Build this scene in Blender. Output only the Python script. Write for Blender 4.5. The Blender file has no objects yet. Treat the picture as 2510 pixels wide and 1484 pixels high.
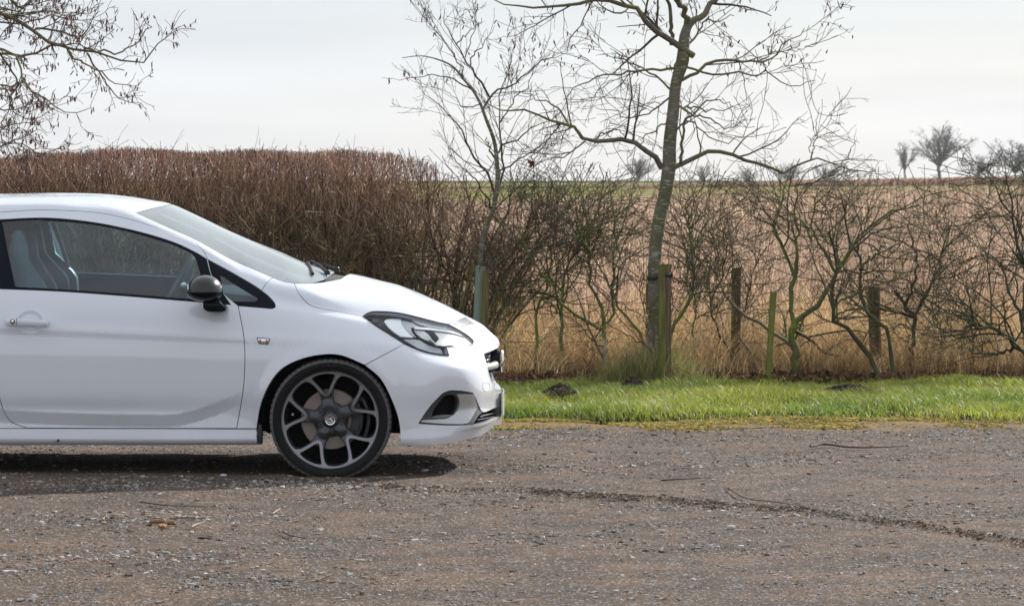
import bpy, math, random
import numpy as np
from mathutils import Vector, Matrix
from mathutils.bvhtree import BVHTree
from mathutils.geometry import delaunay_2d_cdt
RNG = np.random.default_rng(11)
random.seed(5)
sc = bpy.context.scene
COL = sc.collection
# ------------------------------------------------------------------ camera, sky, sun
F = 9412.0                       # focal length in units of the 2510-px-wide measuring picture
CAMH = 1.498
PITCH = math.atan(305.0 / F)
cam_data = bpy.data.cameras.new('camera')
cam_data.sensor_width = 36.0
cam_data.lens = 36.0 * F / 2510.0
cam_data.clip_start = 0.5
cam_data.clip_end = 6000.0
cam_data.dof.use_dof = True
cam_data.dof.focus_distance = 19.7
cam_data.dof.aperture_fstop = 14.0
cam = bpy.data.objects.new('camera', cam_data)
COL.objects.link(cam)
cam.location = (0, 0, CAMH)
cam.rotation_euler = (math.pi / 2 - PITCH, 0, 0)
sc.camera = cam

SUN_AZ = math.atan2(1.12, 1.45)          # from +Y towards +X
SUN_EL = math.radians(29.0)
world = bpy.data.worlds.new('World')
sc.world = world
world.use_nodes = True
wn = world.node_tree.nodes; wl = world.node_tree.links
wn.clear()
w_out = wn.new('ShaderNodeOutputWorld')
w_bg = wn.new('ShaderNodeBackground'); w_bg.inputs['Strength'].default_value = 0.074
sky = wn.new('ShaderNodeTexSky'); sky.sky_type = 'NISHITA'; sky.sun_disc = False
sky.sun_elevation = SUN_EL; sky.sun_rotation = SUN_AZ
sky.air_density = 1.0; sky.dust_density = 0.6; sky.ozone_density = 1.0
tc = wn.new('ShaderNodeTexCoord')
mp = wn.new('ShaderNodeMapping'); mp.inputs['Scale'].default_value = (1.6, 1.6, 14.0)
mp.inputs['Location'].default_value = (0.35, 0.2, 0.55)
nz = wn.new('ShaderNodeTexNoise'); nz.inputs['Scale'].default_value = 1.5
nz.inputs['Detail'].default_value = 5.0; nz.inputs['Roughness'].default_value = 0.55
cr = wn.new('ShaderNodeValToRGB')
cr.color_ramp.elements[0].position = 0.30; cr.color_ramp.elements[0].color = (0.72, 0.72, 0.72, 1)
cr.color_ramp.elements[1].position = 0.62; cr.color_ramp.elements[1].color = (0.90, 0.90, 0.90, 1)
mixc = wn.new('ShaderNodeMixRGB')
wl.new(tc.outputs['Generated'], mp.inputs['Vector']); wl.new(mp.outputs['Vector'], nz.inputs['Vector'])
wl.new(nz.outputs['Fac'], cr.inputs['Fac']); wl.new(cr.outputs['Color'], mixc.inputs['Fac'])
wl.new(sky.outputs['Color'], mixc.inputs['Color1'])
mp2 = wn.new('ShaderNodeMapping'); mp2.inputs['Scale'].default_value = (2.2, 2.2, 26.0); mp2.inputs['Location'].default_value = (1.3, 0.4, 0.9)
nz2 = wn.new('ShaderNodeTexNoise'); nz2.inputs['Scale'].default_value = 1.4; nz2.inputs['Detail'].default_value = 6.0
cr2 = wn.new('ShaderNodeValToRGB'); cr2.color_ramp.elements[0].position = 0.36; cr2.color_ramp.elements[0].color = (7.9, 8.35, 9.1, 1)
cr2.color_ramp.elements[1].position = 0.56; cr2.color_ramp.elements[1].color = (9.2, 9.6, 10.3, 1)
wl.new(tc.outputs['Generated'], mp2.inputs['Vector']); wl.new(mp2.outputs['Vector'], nz2.inputs['Vector']); wl.new(nz2.outputs['Fac'], cr2.inputs['Fac'])
wl.new(cr2.outputs['Color'], mixc.inputs['Color2'])
wl.new(mixc.outputs['Color'], w_bg.inputs['Color']); wl.new(w_bg.outputs['Background'], w_out.inputs['Surface'])

sun_data = bpy.data.lights.new('sun', 'SUN')
sun_data.energy = 4.7; sun_data.angle = math.radians(1.2); sun_data.color = (1.0, 0.95, 0.87)
sun = bpy.data.objects.new('sun', sun_data); COL.objects.link(sun)
sd = Vector((math.sin(SUN_AZ) * math.cos(SUN_EL), math.cos(SUN_AZ) * math.cos(SUN_EL), math.sin(SUN_EL)))
sun.rotation_euler = sd.to_track_quat('Z', 'Y').to_euler()
sun.location = (6, 30, 20)
sc.view_settings.view_transform = 'Standard'; sc.view_settings.look = 'None'
sc.view_settings.exposure = 0.42; sc.view_settings.gamma = 1.0
sc.view_settings.use_curve_mapping = False
sc.render.engine = 'CYCLES'
sc.cycles.caustics_reflective = False; sc.cycles.caustics_refractive = False
sc.cycles.max_bounces = 10; sc.cycles.transparent_max_bounces = 24

# ------------------------------------------------------------------ pixel -> world
CP, SP = math.cos(PITCH), math.sin(PITCH)
def ray(x, y):
    u = x - 1255.0; v = -(y - 742.0)
    return Vector((u, F * CP + v * SP, -F * SP + v * CP)).normalized()
def W(x, y, Y):
    d = ray(x, y); t = Y / d.y
    return Vector((d.x * t, Y, CAMH + d.z * t))
def G(x, y, z=0.0):
    d = ray(x, y); t = (z - CAMH) / d.z
    return Vector((d.x * t, d.y * t, z))

# ------------------------------------------------------------------ object helpers
def tag(o, label=None, cat=None, group=None, kind=None):
    if label: o['label'] = label
    if cat: o['category'] = cat
    if group: o['group'] = group
    if kind: o['kind'] = kind
    return o
def empty(name, loc, label, cat, group=None):
    o = bpy.data.objects.new(name, None); COL.objects.link(o)
    o.location = loc; o.empty_display_size = 0.2
    return tag(o, label, cat, group)
def link(name, me, parent=None):
    o = bpy.data.objects.new(name, me); COL.objects.link(o)
    if parent is not None:
        o.parent = parent
        o.matrix_parent_inverse = Matrix.Translation(parent.location).inverted() if parent.parent is None and parent.type == 'EMPTY' else Matrix.Identity(4)
    return o
def mesh_np(name, V, Q=None, T=None, mat=None, smooth=True, cols=None):
    """mesh from numpy arrays: V (n,3), quads Q (m,4), tris T (k,3)"""
    me = bpy.data.meshes.new(name)
    V = np.asarray(V, dtype=np.float32)
    nq = 0 if Q is None else len(Q); nt = 0 if T is None else len(T)
    me.vertices.add(len(V)); me.vertices.foreach_set('co', V.ravel())
    loops = np.concatenate([np.asarray(a, dtype=np.int32).ravel() for a in (Q, T) if a is not None and len(a)]) if nq + nt else np.zeros(0, np.int32)
    me.loops.add(len(loops)); me.loops.foreach_set('vertex_index', loops)
    me.polygons.add(nq + nt)
    st = np.concatenate([np.arange(nq) * 4, nq * 4 + np.arange(nt) * 3]).astype(np.int32)
    me.polygons.foreach_set('loop_start', st)
    me.polygons.foreach_set('loop_total', np.concatenate([np.full(nq, 4), np.full(nt, 3)]).astype(np.int32))
    me.update(calc_edges=True)
    me.polygons.foreach_set('use_smooth', np.full(nq + nt, smooth))
    if cols is not None:
        ca = me.color_attributes.new('tint', 'FLOAT_COLOR', 'POINT')
        c4 = np.ones((len(V), 4), np.float32); c4[:, :3] = cols
        ca.data.foreach_set('color', c4.ravel())
    if mat: me.materials.append(mat)
    return me

class MB:
    """collects simple solids into one mesh"""
    def __init__(s): s.v = []; s.f = []
    def add(s, V, Fc):
        n = len(s.v); s.v += [tuple(p) for p in V]; s.f += [tuple(i + n for i in f) for f in Fc]
    def box(s, c, d, rot=None):
        R = rot if rot is not None else Matrix.Identity(3)
        V = [R @ Vector((sx * d[0] / 2, sy * d[1] / 2, sz * d[2] / 2)) + Vector(c) for sx in (-1, 1) for sy in (-1, 1) for sz in (-1, 1)]
        s.add(V, [(0, 1, 3, 2), (4, 6, 7, 5), (0, 4, 5, 1), (2, 3, 7, 6), (0, 2, 6, 4), (1, 5, 7, 3)])
    def lathe(s, prof, n, c, axis=1, closed=False, rfun=None):
        """prof: (r, a) pairs; revolve around an axis through c (1 = Y)"""
        V = []
        for k in range(n):
            a = 2 * math.pi * k / n
            for j, (r, h) in enumerate(prof):
                if rfun: r = rfun(k, j, r)
                if axis == 1: V.append((c[0] + r * math.cos(a), c[1] + h, c[2] + r * math.sin(a)))
                else: V.append((c[0] + r * math.cos(a), c[1] + r * math.sin(a), c[2] + h))
        m = len(prof); Fc = []
        for k in range(n):
            k2 = (k + 1) % n
            for j in range(m - 1 if not closed else m):
                j2 = (j + 1) % m
                Fc.append((k * m + j, k2 * m + j, k2 * m + j2, k * m + j2) if axis == 1 else (k * m + j, k * m + j2, k2 * m + j2, k2 * m + j))
        s.add(V, Fc)
    def tube(s, pts, rad, n=8, cap=True):
        pts = [Vector(p) for p in pts]
        if not hasattr(rad, '__len__'): rad = [rad] * len(pts)
        V = []; prev = None
        for i, p in enumerate(pts):
            t = (pts[min(i + 1, len(pts) - 1)] - pts[max(i - 1, 0)]).normalized()
            if prev is None:
                a = t.cross(Vector((0, 0, 1)) if abs(t.z) < 0.9 else Vector((1, 0, 0))).normalized()
            else: a = (prev - t * prev.dot(t)).normalized()
            prev = a; b = t.cross(a)
            for k in range(n):
                th = 2 * math.pi * k / n
                V.append(p + (a * math.cos(th) + b * math.sin(th)) * rad[i])
        Fc = [(i * n + k, i * n + (k + 1) % n, (i + 1) * n + (k + 1) % n, (i + 1) * n + k) for i in range(len(pts) - 1) for k in range(n)]
        if cap: Fc += [tuple(range(n))[::-1], tuple((len(pts) - 1) * n + k for k in range(n))]
        s.add(V, Fc)
    def prism(s, poly, y0, y1):
        """polygon of (x, z) extruded along Y"""
        n = len(poly)
        V = [(x, y0, z) for x, z in poly] + [(x, y1, z) for x, z in poly]
        s.add(V, [(k, (k + 1) % n, n + (k + 1) % n, n + k) for k in range(n)] + [tuple(range(n))[::-1], tuple(range(n, 2 * n))])
    def build(s, name, mat, parent=None, smooth=True, angle=35, bevel=0.0):
        me = bpy.data.meshes.new(name); me.from_pydata(s.v, [], s.f); me.materials.append(mat)
        import bmesh
        bm = bmesh.new(); bm.from_mesh(me)
        bmesh.ops.recalc_face_normals(bm, faces=bm.faces)
        if bevel > 0:
            es = [e for e in bm.edges if len(e.link_faces) == 2 and e.calc_face_angle() > math.radians(30)]
            bmesh.ops.bevel(bm, geom=es, offset=bevel, segments=2, affect='EDGES', profile=0.6)
        if smooth:
            for f in bm.faces: f.smooth = True
            for e in bm.edges:
                if len(e.link_faces) == 2 and e.calc_face_angle() > math.radians(angle): e.smooth = False
        bm.to_mesh(me); bm.free()
        return link(name, me, parent)

# ------------------------------------------------------------------ materials
def mat_base(name):
    m = bpy.data.materials.new(name); m.use_nodes = True
    nt = m.node_tree; b = nt.nodes['Principled BSDF']
    return m, nt, b
def N(nt, typ, **kw):
    n = nt.nodes.new(typ)
    for k, v in kw.items():
        if k in n.inputs: n.inputs[k].default_value = v
        else: setattr(n, k, v)
    return n
def simple(name, col, rough=0.5, metal=0.0, coat=0.0, spec=0.5, noise=0.0, nscale=40.0, bump=0.0):
    m, nt, b = mat_base(name)
    b.inputs['Roughness'].default_value = rough; b.inputs['Metallic'].default_value = metal
    b.inputs['Coat Weight'].default_value = coat; b.inputs['Coat Roughness'].default_value = 0.03
    b.inputs['Specular IOR Level'].default_value = spec
    tcn = N(nt, 'ShaderNodeTexCoord'); n1 = N(nt, 'ShaderNodeTexNoise', Scale=nscale, Detail=4.0)
    nt.links.new(tcn.outputs['Object'], n1.inputs['Vector'])
    r = N(nt, 'ShaderNodeMapRange'); r.inputs['To Min'].default_value = 1 - noise; r.inputs['To Max'].default_value = 1 + noise
    nt.links.new(n1.outputs['Fac'], r.inputs['Value'])
    mx = N(nt, 'ShaderNodeVectorMath', operation='SCALE'); mx.inputs[0].default_value = col[:3]
    nt.links.new(r.outputs['Result'], mx.inputs['Scale']); nt.links.new(mx.outputs['Vector'], b.inputs['Base Color'])
    if bump:
        bp = N(nt, 'ShaderNodeBump', Strength=1.0, Distance=bump)
        nt.links.new(n1.outputs['Fac'], bp.inputs['Height']); nt.links.new(bp.outputs['Normal'], b.inputs['Normal'])
    return m
def glass(name, tint, rough=0.0, ior=1.5, sky_film=0.0):
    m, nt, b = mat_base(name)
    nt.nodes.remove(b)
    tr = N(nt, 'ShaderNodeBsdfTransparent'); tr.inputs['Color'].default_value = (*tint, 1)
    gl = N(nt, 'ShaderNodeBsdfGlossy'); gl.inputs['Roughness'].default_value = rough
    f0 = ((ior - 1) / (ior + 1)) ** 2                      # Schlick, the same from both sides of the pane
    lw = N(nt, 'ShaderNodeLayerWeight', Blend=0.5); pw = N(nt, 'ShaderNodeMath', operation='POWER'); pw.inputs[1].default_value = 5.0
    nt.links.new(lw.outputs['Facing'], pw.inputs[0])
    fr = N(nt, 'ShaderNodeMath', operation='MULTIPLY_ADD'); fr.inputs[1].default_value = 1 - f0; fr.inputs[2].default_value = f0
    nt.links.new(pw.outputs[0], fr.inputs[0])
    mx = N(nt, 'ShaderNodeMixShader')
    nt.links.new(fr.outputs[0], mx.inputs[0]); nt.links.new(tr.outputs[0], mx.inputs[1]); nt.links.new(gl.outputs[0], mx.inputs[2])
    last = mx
    if sky_film:
        df = N(nt, 'ShaderNodeBsdfDiffuse'); df.inputs['Color'].default_value = (.66, .74, .76, 1)  # pale diffuse film: bright sky reflection put into the pane's colour
        m2 = N(nt, 'ShaderNodeMixShader'); m2.inputs[0].default_value = sky_film
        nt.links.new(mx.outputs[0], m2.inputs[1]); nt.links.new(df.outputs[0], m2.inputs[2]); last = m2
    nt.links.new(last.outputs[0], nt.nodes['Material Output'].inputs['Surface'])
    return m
# ================================================================== THE CAR
YW = 19.37                      # plane of the near wheel's face
YC = YW + 0.855                 # centre line of the car
car = empty('hatchback_car', (-1.9, YC, 0), 'white three door hot hatch parked on the gravel with its nose pointing right', 'car')

def car_paint():
    m, nt, b = mat_base('white_car_paint')
    tcn = N(nt, 'ShaderNodeTexCoord')
    n1 = N(nt, 'ShaderNodeTexNoise', Scale=2.0, Detail=6.0, Roughness=0.7)
    n2 = N(nt, 'ShaderNodeTexVoronoi', Scale=90.0)
    nt.links.new(tcn.outputs['Object'], n1.inputs['Vector']); nt.links.new(tcn.outputs['Object'], n2.inputs['Vector'])
    sx = N(nt, 'ShaderNodeSeparateXYZ'); nt.links.new(tcn.outputs['Object'], sx.inputs[0])
    # road film: speckles low down on the doors and wings
    low = N(nt, 'ShaderNodeMapRange'); low.inputs['From Min'].default_value = 0.50; low.inputs['From Max'].default_value = 0.18
    nt.links.new(sx.outputs['Z'], low.inputs['Value'])
    thr = N(nt, 'ShaderNodeMapRange'); thr.inputs['From Min'].default_value = 0.10; thr.inputs['From Max'].default_value = 0.04
    nt.links.new(n2.outputs['Distance'], thr.inputs['Value'])
    n3 = N(nt, 'ShaderNodeTexNoise', Scale=14.0, Detail=3.0); nt.links.new(tcn.outputs['Object'], n3.inputs['Vector'])
    t3 = N(nt, 'ShaderNodeMapRange'); t3.inputs['From Min'].default_value = 0.42; t3.inputs['From Max'].default_value = 0.75
    nt.links.new(n3.outputs['Fac'], t3.inputs['Value'])
    mu = N(nt, 'ShaderNodeMath', operation='MULTIPLY'); nt.links.new(low.outputs[0], mu.inputs[0]); nt.links.new(thr.outputs[0], mu.inputs[1])
    mu2 = N(nt, 'ShaderNodeMath', operation='MULTIPLY'); nt.links.new(mu.outputs[0], mu2.inputs[0]); nt.links.new(t3.outputs[0], mu2.inputs[1])
    film = N(nt, 'ShaderNodeMath', operation='MULTIPLY'); nt.links.new(low.outputs[0], film.inputs[0]); nt.links.new(n1.outputs['Fac'], film.inputs[1])
    fs = N(nt, 'ShaderNodeMath', operation='MULTIPLY'); fs.inputs[1].default_value = 0.5; nt.links.new(film.outputs[0], fs.inputs[0])
    ad = N(nt, 'ShaderNodeMath', operation='MAXIMUM'); nt.links.new(mu2.outputs[0], ad.inputs[0]); nt.links.new(fs.outputs[0], ad.inputs[1])
    mx = N(nt, 'ShaderNodeMixRGB'); mx.inputs['Color1'].default_value = (0.75, 0.785, 0.85, 1); mx.inputs['Color2'].default_value = (0.26, 0.21, 0.17, 1)
    nt.links.new(ad.outputs[0], mx.inputs['Fac']); nt.links.new(mx.outputs[0], b.inputs['Base Color'])
    b.inputs['Roughness'].default_value = 0.28
    b.inputs['Coat Weight'].default_value = 1.0; b.inputs['Coat Roughness'].default_value = 0.02; b.inputs['Coat IOR'].default_value = 1.7
    return m
M_PAINT = car_paint()
M_BLACK = simple('gloss_black_trim', (0.004, 0.006, 0.012), 0.10, spec=0.12)
M_SEAL = simple('black_rubber', (0.012, 0.012, 0.013), 0.55, spec=0.3)
M_PLASTIC = simple('dark_grey_plastic', (0.022, 0.023, 0.026), 0.55, noise=0.15, nscale=120, bump=0.0004)
M_CAVITY = simple('matt_black_cavity', (0.006, 0.006, 0.006), 0.9, spec=0.1)
M_SILVER = simple('satin_silver_paint', (0.72, 0.72, 0.73), 0.28, metal=0.3, coat=0.3)
M_GUN = simple('gunmetal_grey_paint', (0.13, 0.135, 0.145), 0.32, metal=0.6, coat=0.4)
M_CHROME = simple('chrome', (0.82, 0.83, 0.85), 0.07, metal=1.0)
M_GLASS = glass('side_window_glass', (0.62, 0.82, 0.90), 0.0, 1.9)
M_WSCREEN = glass('windscreen_glass', (0.66, 0.76, 0.77), 0.03, 2.5, sky_film=0.34)  # raised index and pale film paint in the reflected sky
M_LENS = glass('headlight_lens', (0.93, 0.95, 0.96), 0.0, 1.5)
M_LAMPWHITE = simple('lamp_diffuser_white', (0.66, 0.70, 0.74), 0.25, coat=0.5)
M_LAMPSILVER = simple('lamp_reflector_silver', (0.42, 0.43, 0.44), 0.2, metal=0.75, coat=0.3, noise=.12, nscale=30)
M_AMBER = simple('amber_lens', (0.45, 0.12, 0.02), 0.15, coat=0.5)
M_SEAT = simple('grey_leather', (0.17, 0.185, 0.185), 0.38, noise=0.12, nscale=60, bump=0.0006)
M_CABIN = simple('cabin_dark_cloth', (0.09, 0.11, 0.12), 0.8, noise=0.1)
M_ROOFLINER = simple('roof_lining', (0.10, 0.11, 0.11), 0.9)

NOSE0 = 985.0
def K(*keys): return keys
ROWS = [
 # sill bottom edge
 K((-715,1040,0),(-712,1042,.45),(-690,1050,.72),(-640,1070,.80),(-413,1088,.82),(0,1089,.83),(400,1088.5,.835),(630,1088,.835),(807,1090,.84),(985,1093,.85),(1027,1092.5,.845),(1097,1086,.78),(1150,1076,.66),(1180,1067,.54),(1198,1055,.42),(1224,1041,.20),(1229,1039,0)),
 K((-718,1020,0),(-716,1022,.45),(-694,1035,.74),(-640,1055,.83),(-413,1072,.85),(0,1074,.856),(400,1075,.86),(630,1075,.86),(807,1077,.862),(985,1077,.866),(1030,1074,.852),(1100,1066,.78),(1155,1054,.66),(1186,1045,.54),(1207,1036,.40),(1227,1028,.19),(1231,1026,0)),
 K((-720,980,0),(-718,985,.45),(-696,1000,.75),(-640,1025,.84),(-413,1045,.852),(0,1048,.852),(400,1050,.852),(630,1050,.852),(807,1050,.858),(985,1050,.862),(1030,1049,.846),(1100,1048,.775),(1160,1042,.665),(1192,1034,.53),(1209,1026,.40),(1228,1018,.19),(1231.5,1015,0)),
 K((-722,930,0),(-720,938,.45),(-698,950,.76),(-640,975,.845),(-413,1000,.85),(0,1008,.846),(400,1010,.848),(630,1010,.85),(807,1010,.858),(985,1010,.862),(1030,1008,.845),(1100,1005,.765),(1158,1000,.65),(1188,997,.52),(1206,994,.39),(1224,991,.19),(1228,990,0)),
 K((-722,880,0),(-720,885,.45),(-698,900,.77),(-640,925,.85),(-413,955,.86),(0,966,.862),(400,968,.862),(630,968,.862),(807,968,.866),(985,968,.866),(1035,966,.85),(1100,963,.775),(1155,960,.665),(1188,958,.53),(1208,955,.39),(1225,954,.19),(1229,953,0)),
 K((-718,800,0),(-715,805,.45),(-695,820,.77),(-640,850,.85),(-413,870,.866),(0,878,.868),(400,882,.868),(650,885,.866),(807,888,.866),(900,893,.868),(985,898,.862),(1050,902,.83),(1110,904,.76),(1150,905,.66),(1178,906,.53),(1196,906,.40),(1213,908,.20),(1218,908,0)),
 K((-712,740,0),(-708,745,.45),(-690,760,.76),(-640,785,.84),(-413,792,.856),(0,795,.858),(400,806,.856),(600,815,.852),(725,820,.848),(807,824,.845),(900,832,.838),(985,846,.812),(1052,864,.752),(1100,869,.68),(1140,867,.58),(1170,864,.47),(1192,862,.35),(1212,858,.17),(1221,856,0)),
 K((-700,680,0),(-696,685,.45),(-680,692,.72),(-620,697,.78),(-413,698,.805),(-200,700,.812),(0,709,.815),(200,718,.815),(400,734,.815),(580,750,.812),(675,762,.81),(725,768,.806),(807,778,.79),(890,788,.765),(985,808,.71),(1060,824,.64),(1115,833,.56),(1150,840,.46),(1180,846,.34),(1207,850,.16),(1223,852,0)),
 K((-665,560,0),(-660,566,.40),(-640,572,.60),(-560,562,.635),(-413,548,.645),(-200,540,.65),(0,537,.655),(113,533.5,.655),(226,543.4,.657),(338,566,.662),(423,591,.67),(476,615,.68),(507,633,.69),(564,664,.71),(620,697,.735),(657,722,.752),(700,737,.755),(740,744,.75),(807,757,.73),(890,773,.69),(985,774,.60),(1060,792,.53),(1110,805,.46),(1150,820,.36),(1183,834,.24),(1208,845,.10),(1224.5,848,0)),
 K((-640,530,0),(-636,533,.35),(-615,535,.50),(-560,520,.53),(-413,506,.545),(-200,500,.555),(0,496,.56),(113,494,.56),(197,499,.56),(333,521,.565),(423,562,.585),(479,587,.60),(564,634,.625),(620,659,.64),(668,680,.655),(721,694,.675),(760,704,.665),(807,719,.645),(890,737,.59),(985,751,.51),(1060,769,.43),(1110,788,.36),(1150,805,.28),(1183,821,.18),(1207,836,.08),(1225,843,0)),
 K((-630,515,0),(-626,516,.2),(-600,512,.29),(-560,500,.29),(-413,490,.29),(-200,484,.30),(0,480,.30),(113,477.5,.30),(226,479,.30),(333,491,.30),(423,518,.31),(479,543,.31),(564,584,.32),(620,608,.33),(668,628,.33),(721,650,.33),(778,669,.33),(830,681,.33),(890,695,.32),(985,719,.29),(1060,745,.24),(1110,769,.195),(1150,790,.145),(1183,809,.09),(1207,827,.04),(1224.5,839,0)),
 K((-628,508,0),(-610,504,0),(-560,495,0),(-413,484,0),(-200,478,0),(0,474.5,0),(113,472.5,0),(226,473.5,0),(310,480.5,0),(367,489.5,0),(423,501.5,0),(479,527,0),(536,554.5,0),(620,592,0),(680,617,0),(734,640,0),(778,656,0),(822,667,0),(860,670,0),(894,677,0),(946,690,0),(998,706,0),(1049,727,0),(1101,751,0),(1140,771.5,0),(1178,791.5,0),(1205,816,0),(1219,829,0),(1223.5,835,0)),
]
def pchip(x, y, xi):
    """monotone cubic interpolation; y (n,d)"""
    x = np.asarray(x, float); y = np.asarray(y, float)
    if y.ndim == 1: y = y[:, None]
    h = np.diff(x)[:, None]; d = np.diff(y, axis=0) / h
    m = np.zeros_like(y)
    w1 = 2 * h[1:] + h[:-1]; w2 = h[1:] + 2 * h[:-1]
    a, b = d[:-1], d[1:]
    ok = (a * b) > 0
    with np.errstate(divide='ignore', invalid='ignore'):
        hm = (w1 + w2) / (w1 / np.where(ok, a, 1) + w2 / np.where(ok, b, 1))
    m[1:-1] = np.where(ok, hm, 0)
    m[0] = d[0]; m[-1] = d[-1]
    xi = np.clip(xi, x[0], x[-1])
    k = np.clip(np.searchsorted(x, xi, side='right') - 1, 0, len(x) - 2)
    t = ((xi - x[k]) / (x[k + 1] - x[k]))[:, None]; hh = (x[k + 1] - x[k])[:, None]
    return ((1 + 2 * t) * (1 - t) ** 2) * y[k] + t * (1 - t) ** 2 * hh * m[k] + t * t * (3 - 2 * t) * y[k + 1] + t * t * (t - 1) * hh * m[k + 1]
def akima(x, y, xi):
    x = np.asarray(x, float); y = np.asarray(y, float)
    d = np.diff(y, axis=0) / np.diff(x)[:, None]
    de = np.vstack([3 * d[0] - 2 * d[1], 2 * d[0] - d[1], d, 2 * d[-1] - d[-2], 3 * d[-1] - 2 * d[-2]])
    w1 = np.abs(de[3:] - de[2:-1]) + 1e-6; w2 = np.abs(de[1:-2] - de[:-3]) + 1e-6
    m = (w1 * de[1:-2] + w2 * de[2:-1]) / (w1 + w2)
    k = np.clip(np.searchsorted(x, xi, side='right') - 1, 0, len(x) - 2)
    h = (x[k + 1] - x[k])[:, None]; t = ((xi - x[k]) / (x[k + 1] - x[k]))[:, None]
    return ((1 + 2 * t) * (1 - t) ** 2) * y[k] + t * (1 - t) ** 2 * h * m[k] + t * t * (3 - 2 * t) * y[k + 1] + t * t * (t - 1) * h * m[k + 1]
XN = W(985, 850, YC - .85).x; XR = W(-600, 850, YC - .8).x
NL, RL = 1.15, 0.55
U0, U1 = XR - RL, XN + NL
NU, SUB = 420, 14
UG = np.linspace(U0, U1, NU)
RC = []
for rk in ROWS:
    P = np.array([[*W(x, y, YC - w)] for x, y, w in rk]); P[:, 1] = YC - P[:, 1]      # X, w, Z
    X = P[:, 0]; u = X.copy()
    # nose
    i0 = [i for i in range(len(rk)) if X[i] <= XN + 0.06][-1] if False else max(i for i in range(len(rk)) if rk[i][0] <= 985 or False)
    if rk[i0][0] > 900:
        seg = np.r_[0, np.cumsum(np.hypot(np.hypot(np.diff(X[i0:]), np.diff(P[i0:, 1])), np.diff(P[i0:, 2])))]
    else: seg = np.r_[0, np.cumsum(np.hypot(np.hypot(np.diff(X[i0:]), np.diff(P[i0:, 1])), np.diff(P[i0:, 2])))]
    u[i0:] = X[i0] + seg / seg[-1] * (U1 - X[i0])
    j0 = min(i for i in range(len(rk)) if rk[i][0] >= -600)
    seg = np.r_[0, np.cumsum(np.hypot(np.diff(X[:j0 + 1][::-1]), np.diff(P[:j0 + 1, 1][::-1])))]
    u[:j0 + 1] = (X[j0] - seg / seg[-1] * (X[j0] - U0))[::-1]
    C = akima(u, P, UG)
    C[:, 1] = np.maximum(C[:, 1], 0); RC.append(C)
RC = np.array(RC)                                   # rows, NU, 3
NR = len(RC)
ext = np.concatenate([RC, RC[-2::-1][:3] * np.array([1, -1, 1])], axis=0)   # mirrored rows beyond the centre line
TG = np.linspace(0, NR - 1, (NR - 1) * SUB + 1)
tt = np.arange(len(ext), dtype=float)
S = akima(tt, ext.reshape(len(ext), -1), TG).reshape(len(TG), NU, 3)
for _ in range(6):                                   # light fairing
    E = np.concatenate([S, (S[-2:-3:-1] * np.array([1, -1, 1]))], axis=0)
    S[1:] = 0.25 * E[:-2] + 0.5 * E[1:-1] + 0.25 * E[2:]
    S[:, 1:-1] = 0.25 * S[:, :-2] + 0.5 * S[:, 1:-1] + 0.25 * S[:, 2:]
S[-1, :, 1] = 0; S[:, -1, 1] = 0; S[:, 0, 1] = 0
NT = len(TG)
def ev(u, t, A=None):
    A = S if A is None else A
    a = np.clip((np.asarray(u) - U0) / (U1 - U0) * (NU - 1), 0, NU - 1.0001); b = np.clip(np.asarray(t) * SUB, 0, NT - 1.0001)
    i = a.astype(int); j = b.astype(int); fa = (a - i)[..., None]; fb = (b - j)[..., None]
    return (A[j, i] * (1 - fa) + A[j, i + 1] * fa) * (1 - fb) + (A[j + 1, i] * (1 - fa) + A[j + 1, i + 1] * fa) * fb
gu = np.gradient(S, axis=1); gt = np.gradient(S, axis=0)
gt[-1] = (S[-1] - S[-2]) * np.array([0, 1, 0]) + np.array([0, -1e-9, 0])
NRM = np.cross(gu, gt); NRM /= np.maximum(np.linalg.norm(NRM, axis=2, keepdims=True), 1e-12)
if NRM[5 * SUB, NU // 2, 1] < 0: NRM = -NRM           # w component outwards
NRM[-1, :, 1] = 0
def toworld(P): return np.stack([P[..., 0], YC - P[..., 1], P[..., 2]], axis=-1)
SW = toworld(S).reshape(-1, 3)
ii, jj = np.meshgrid(np.arange(NU - 1), np.arange(NT - 1))
ii = ii.ravel(); jj = jj.ravel()
quads = np.stack([jj * NU + ii, jj * NU + ii + 1, (jj + 1) * NU + ii + 1, (jj + 1) * NU + ii], axis=1)
BV = BVHTree.FromPolygons(SW.tolist(), quads.tolist(), all_triangles=False)
CAMP = Vector((0, 0, CAMH))
def px2uv(x, y):
    d = ray(x, y); o = CAMP + d * 15.0
    loc, nor, idx, dist = BV.ray_cast(o, d)
    if loc is None:
        q = CAMP + d * (YC - .4) / d.y
        loc, nor, idx, dist = BV.find_nearest(q)
    j, i = divmod(idx, NU - 1)
    p = np.array(loc); A, B, C, D = SW[j * NU + i], SW[j * NU + i + 1], SW[(j + 1) * NU + i + 1], SW[(j + 1) * NU + i]
    a, b = .5, .5
    for _ in range(8):
        q = (A * (1 - a) + B * a) * (1 - b) + (D * (1 - a) + C * a) * b
        du = (B - A) * (1 - b) + (C - D) * b; dv = (D - A) * (1 - a) + (C - B) * a
        r = p - q; M = np.array([[du @ du, du @ dv], [du @ dv, dv @ dv]]) + np.eye(2) * 1e-14
        s = np.linalg.solve(M, [du @ r, dv @ r]); a = float(np.clip(a + s[0], -.2, 1.2)); b = float(np.clip(b + s[1], -.2, 1.2))
    return (U0 + (i + a) / (NU - 1) * (U1 - U0), (j + b) / SUB)
def cuv(x):                      # point on the centre line (top row) at picture column x
    xs = np.array([SW[(NT - 1) * NU + i] for i in range(NU)])
    pxs = 1255 + xs[:, 0] / xs[:, 1] * F
    return (float(np.interp(x, pxs, UG)), NR - 1.0)
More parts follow.
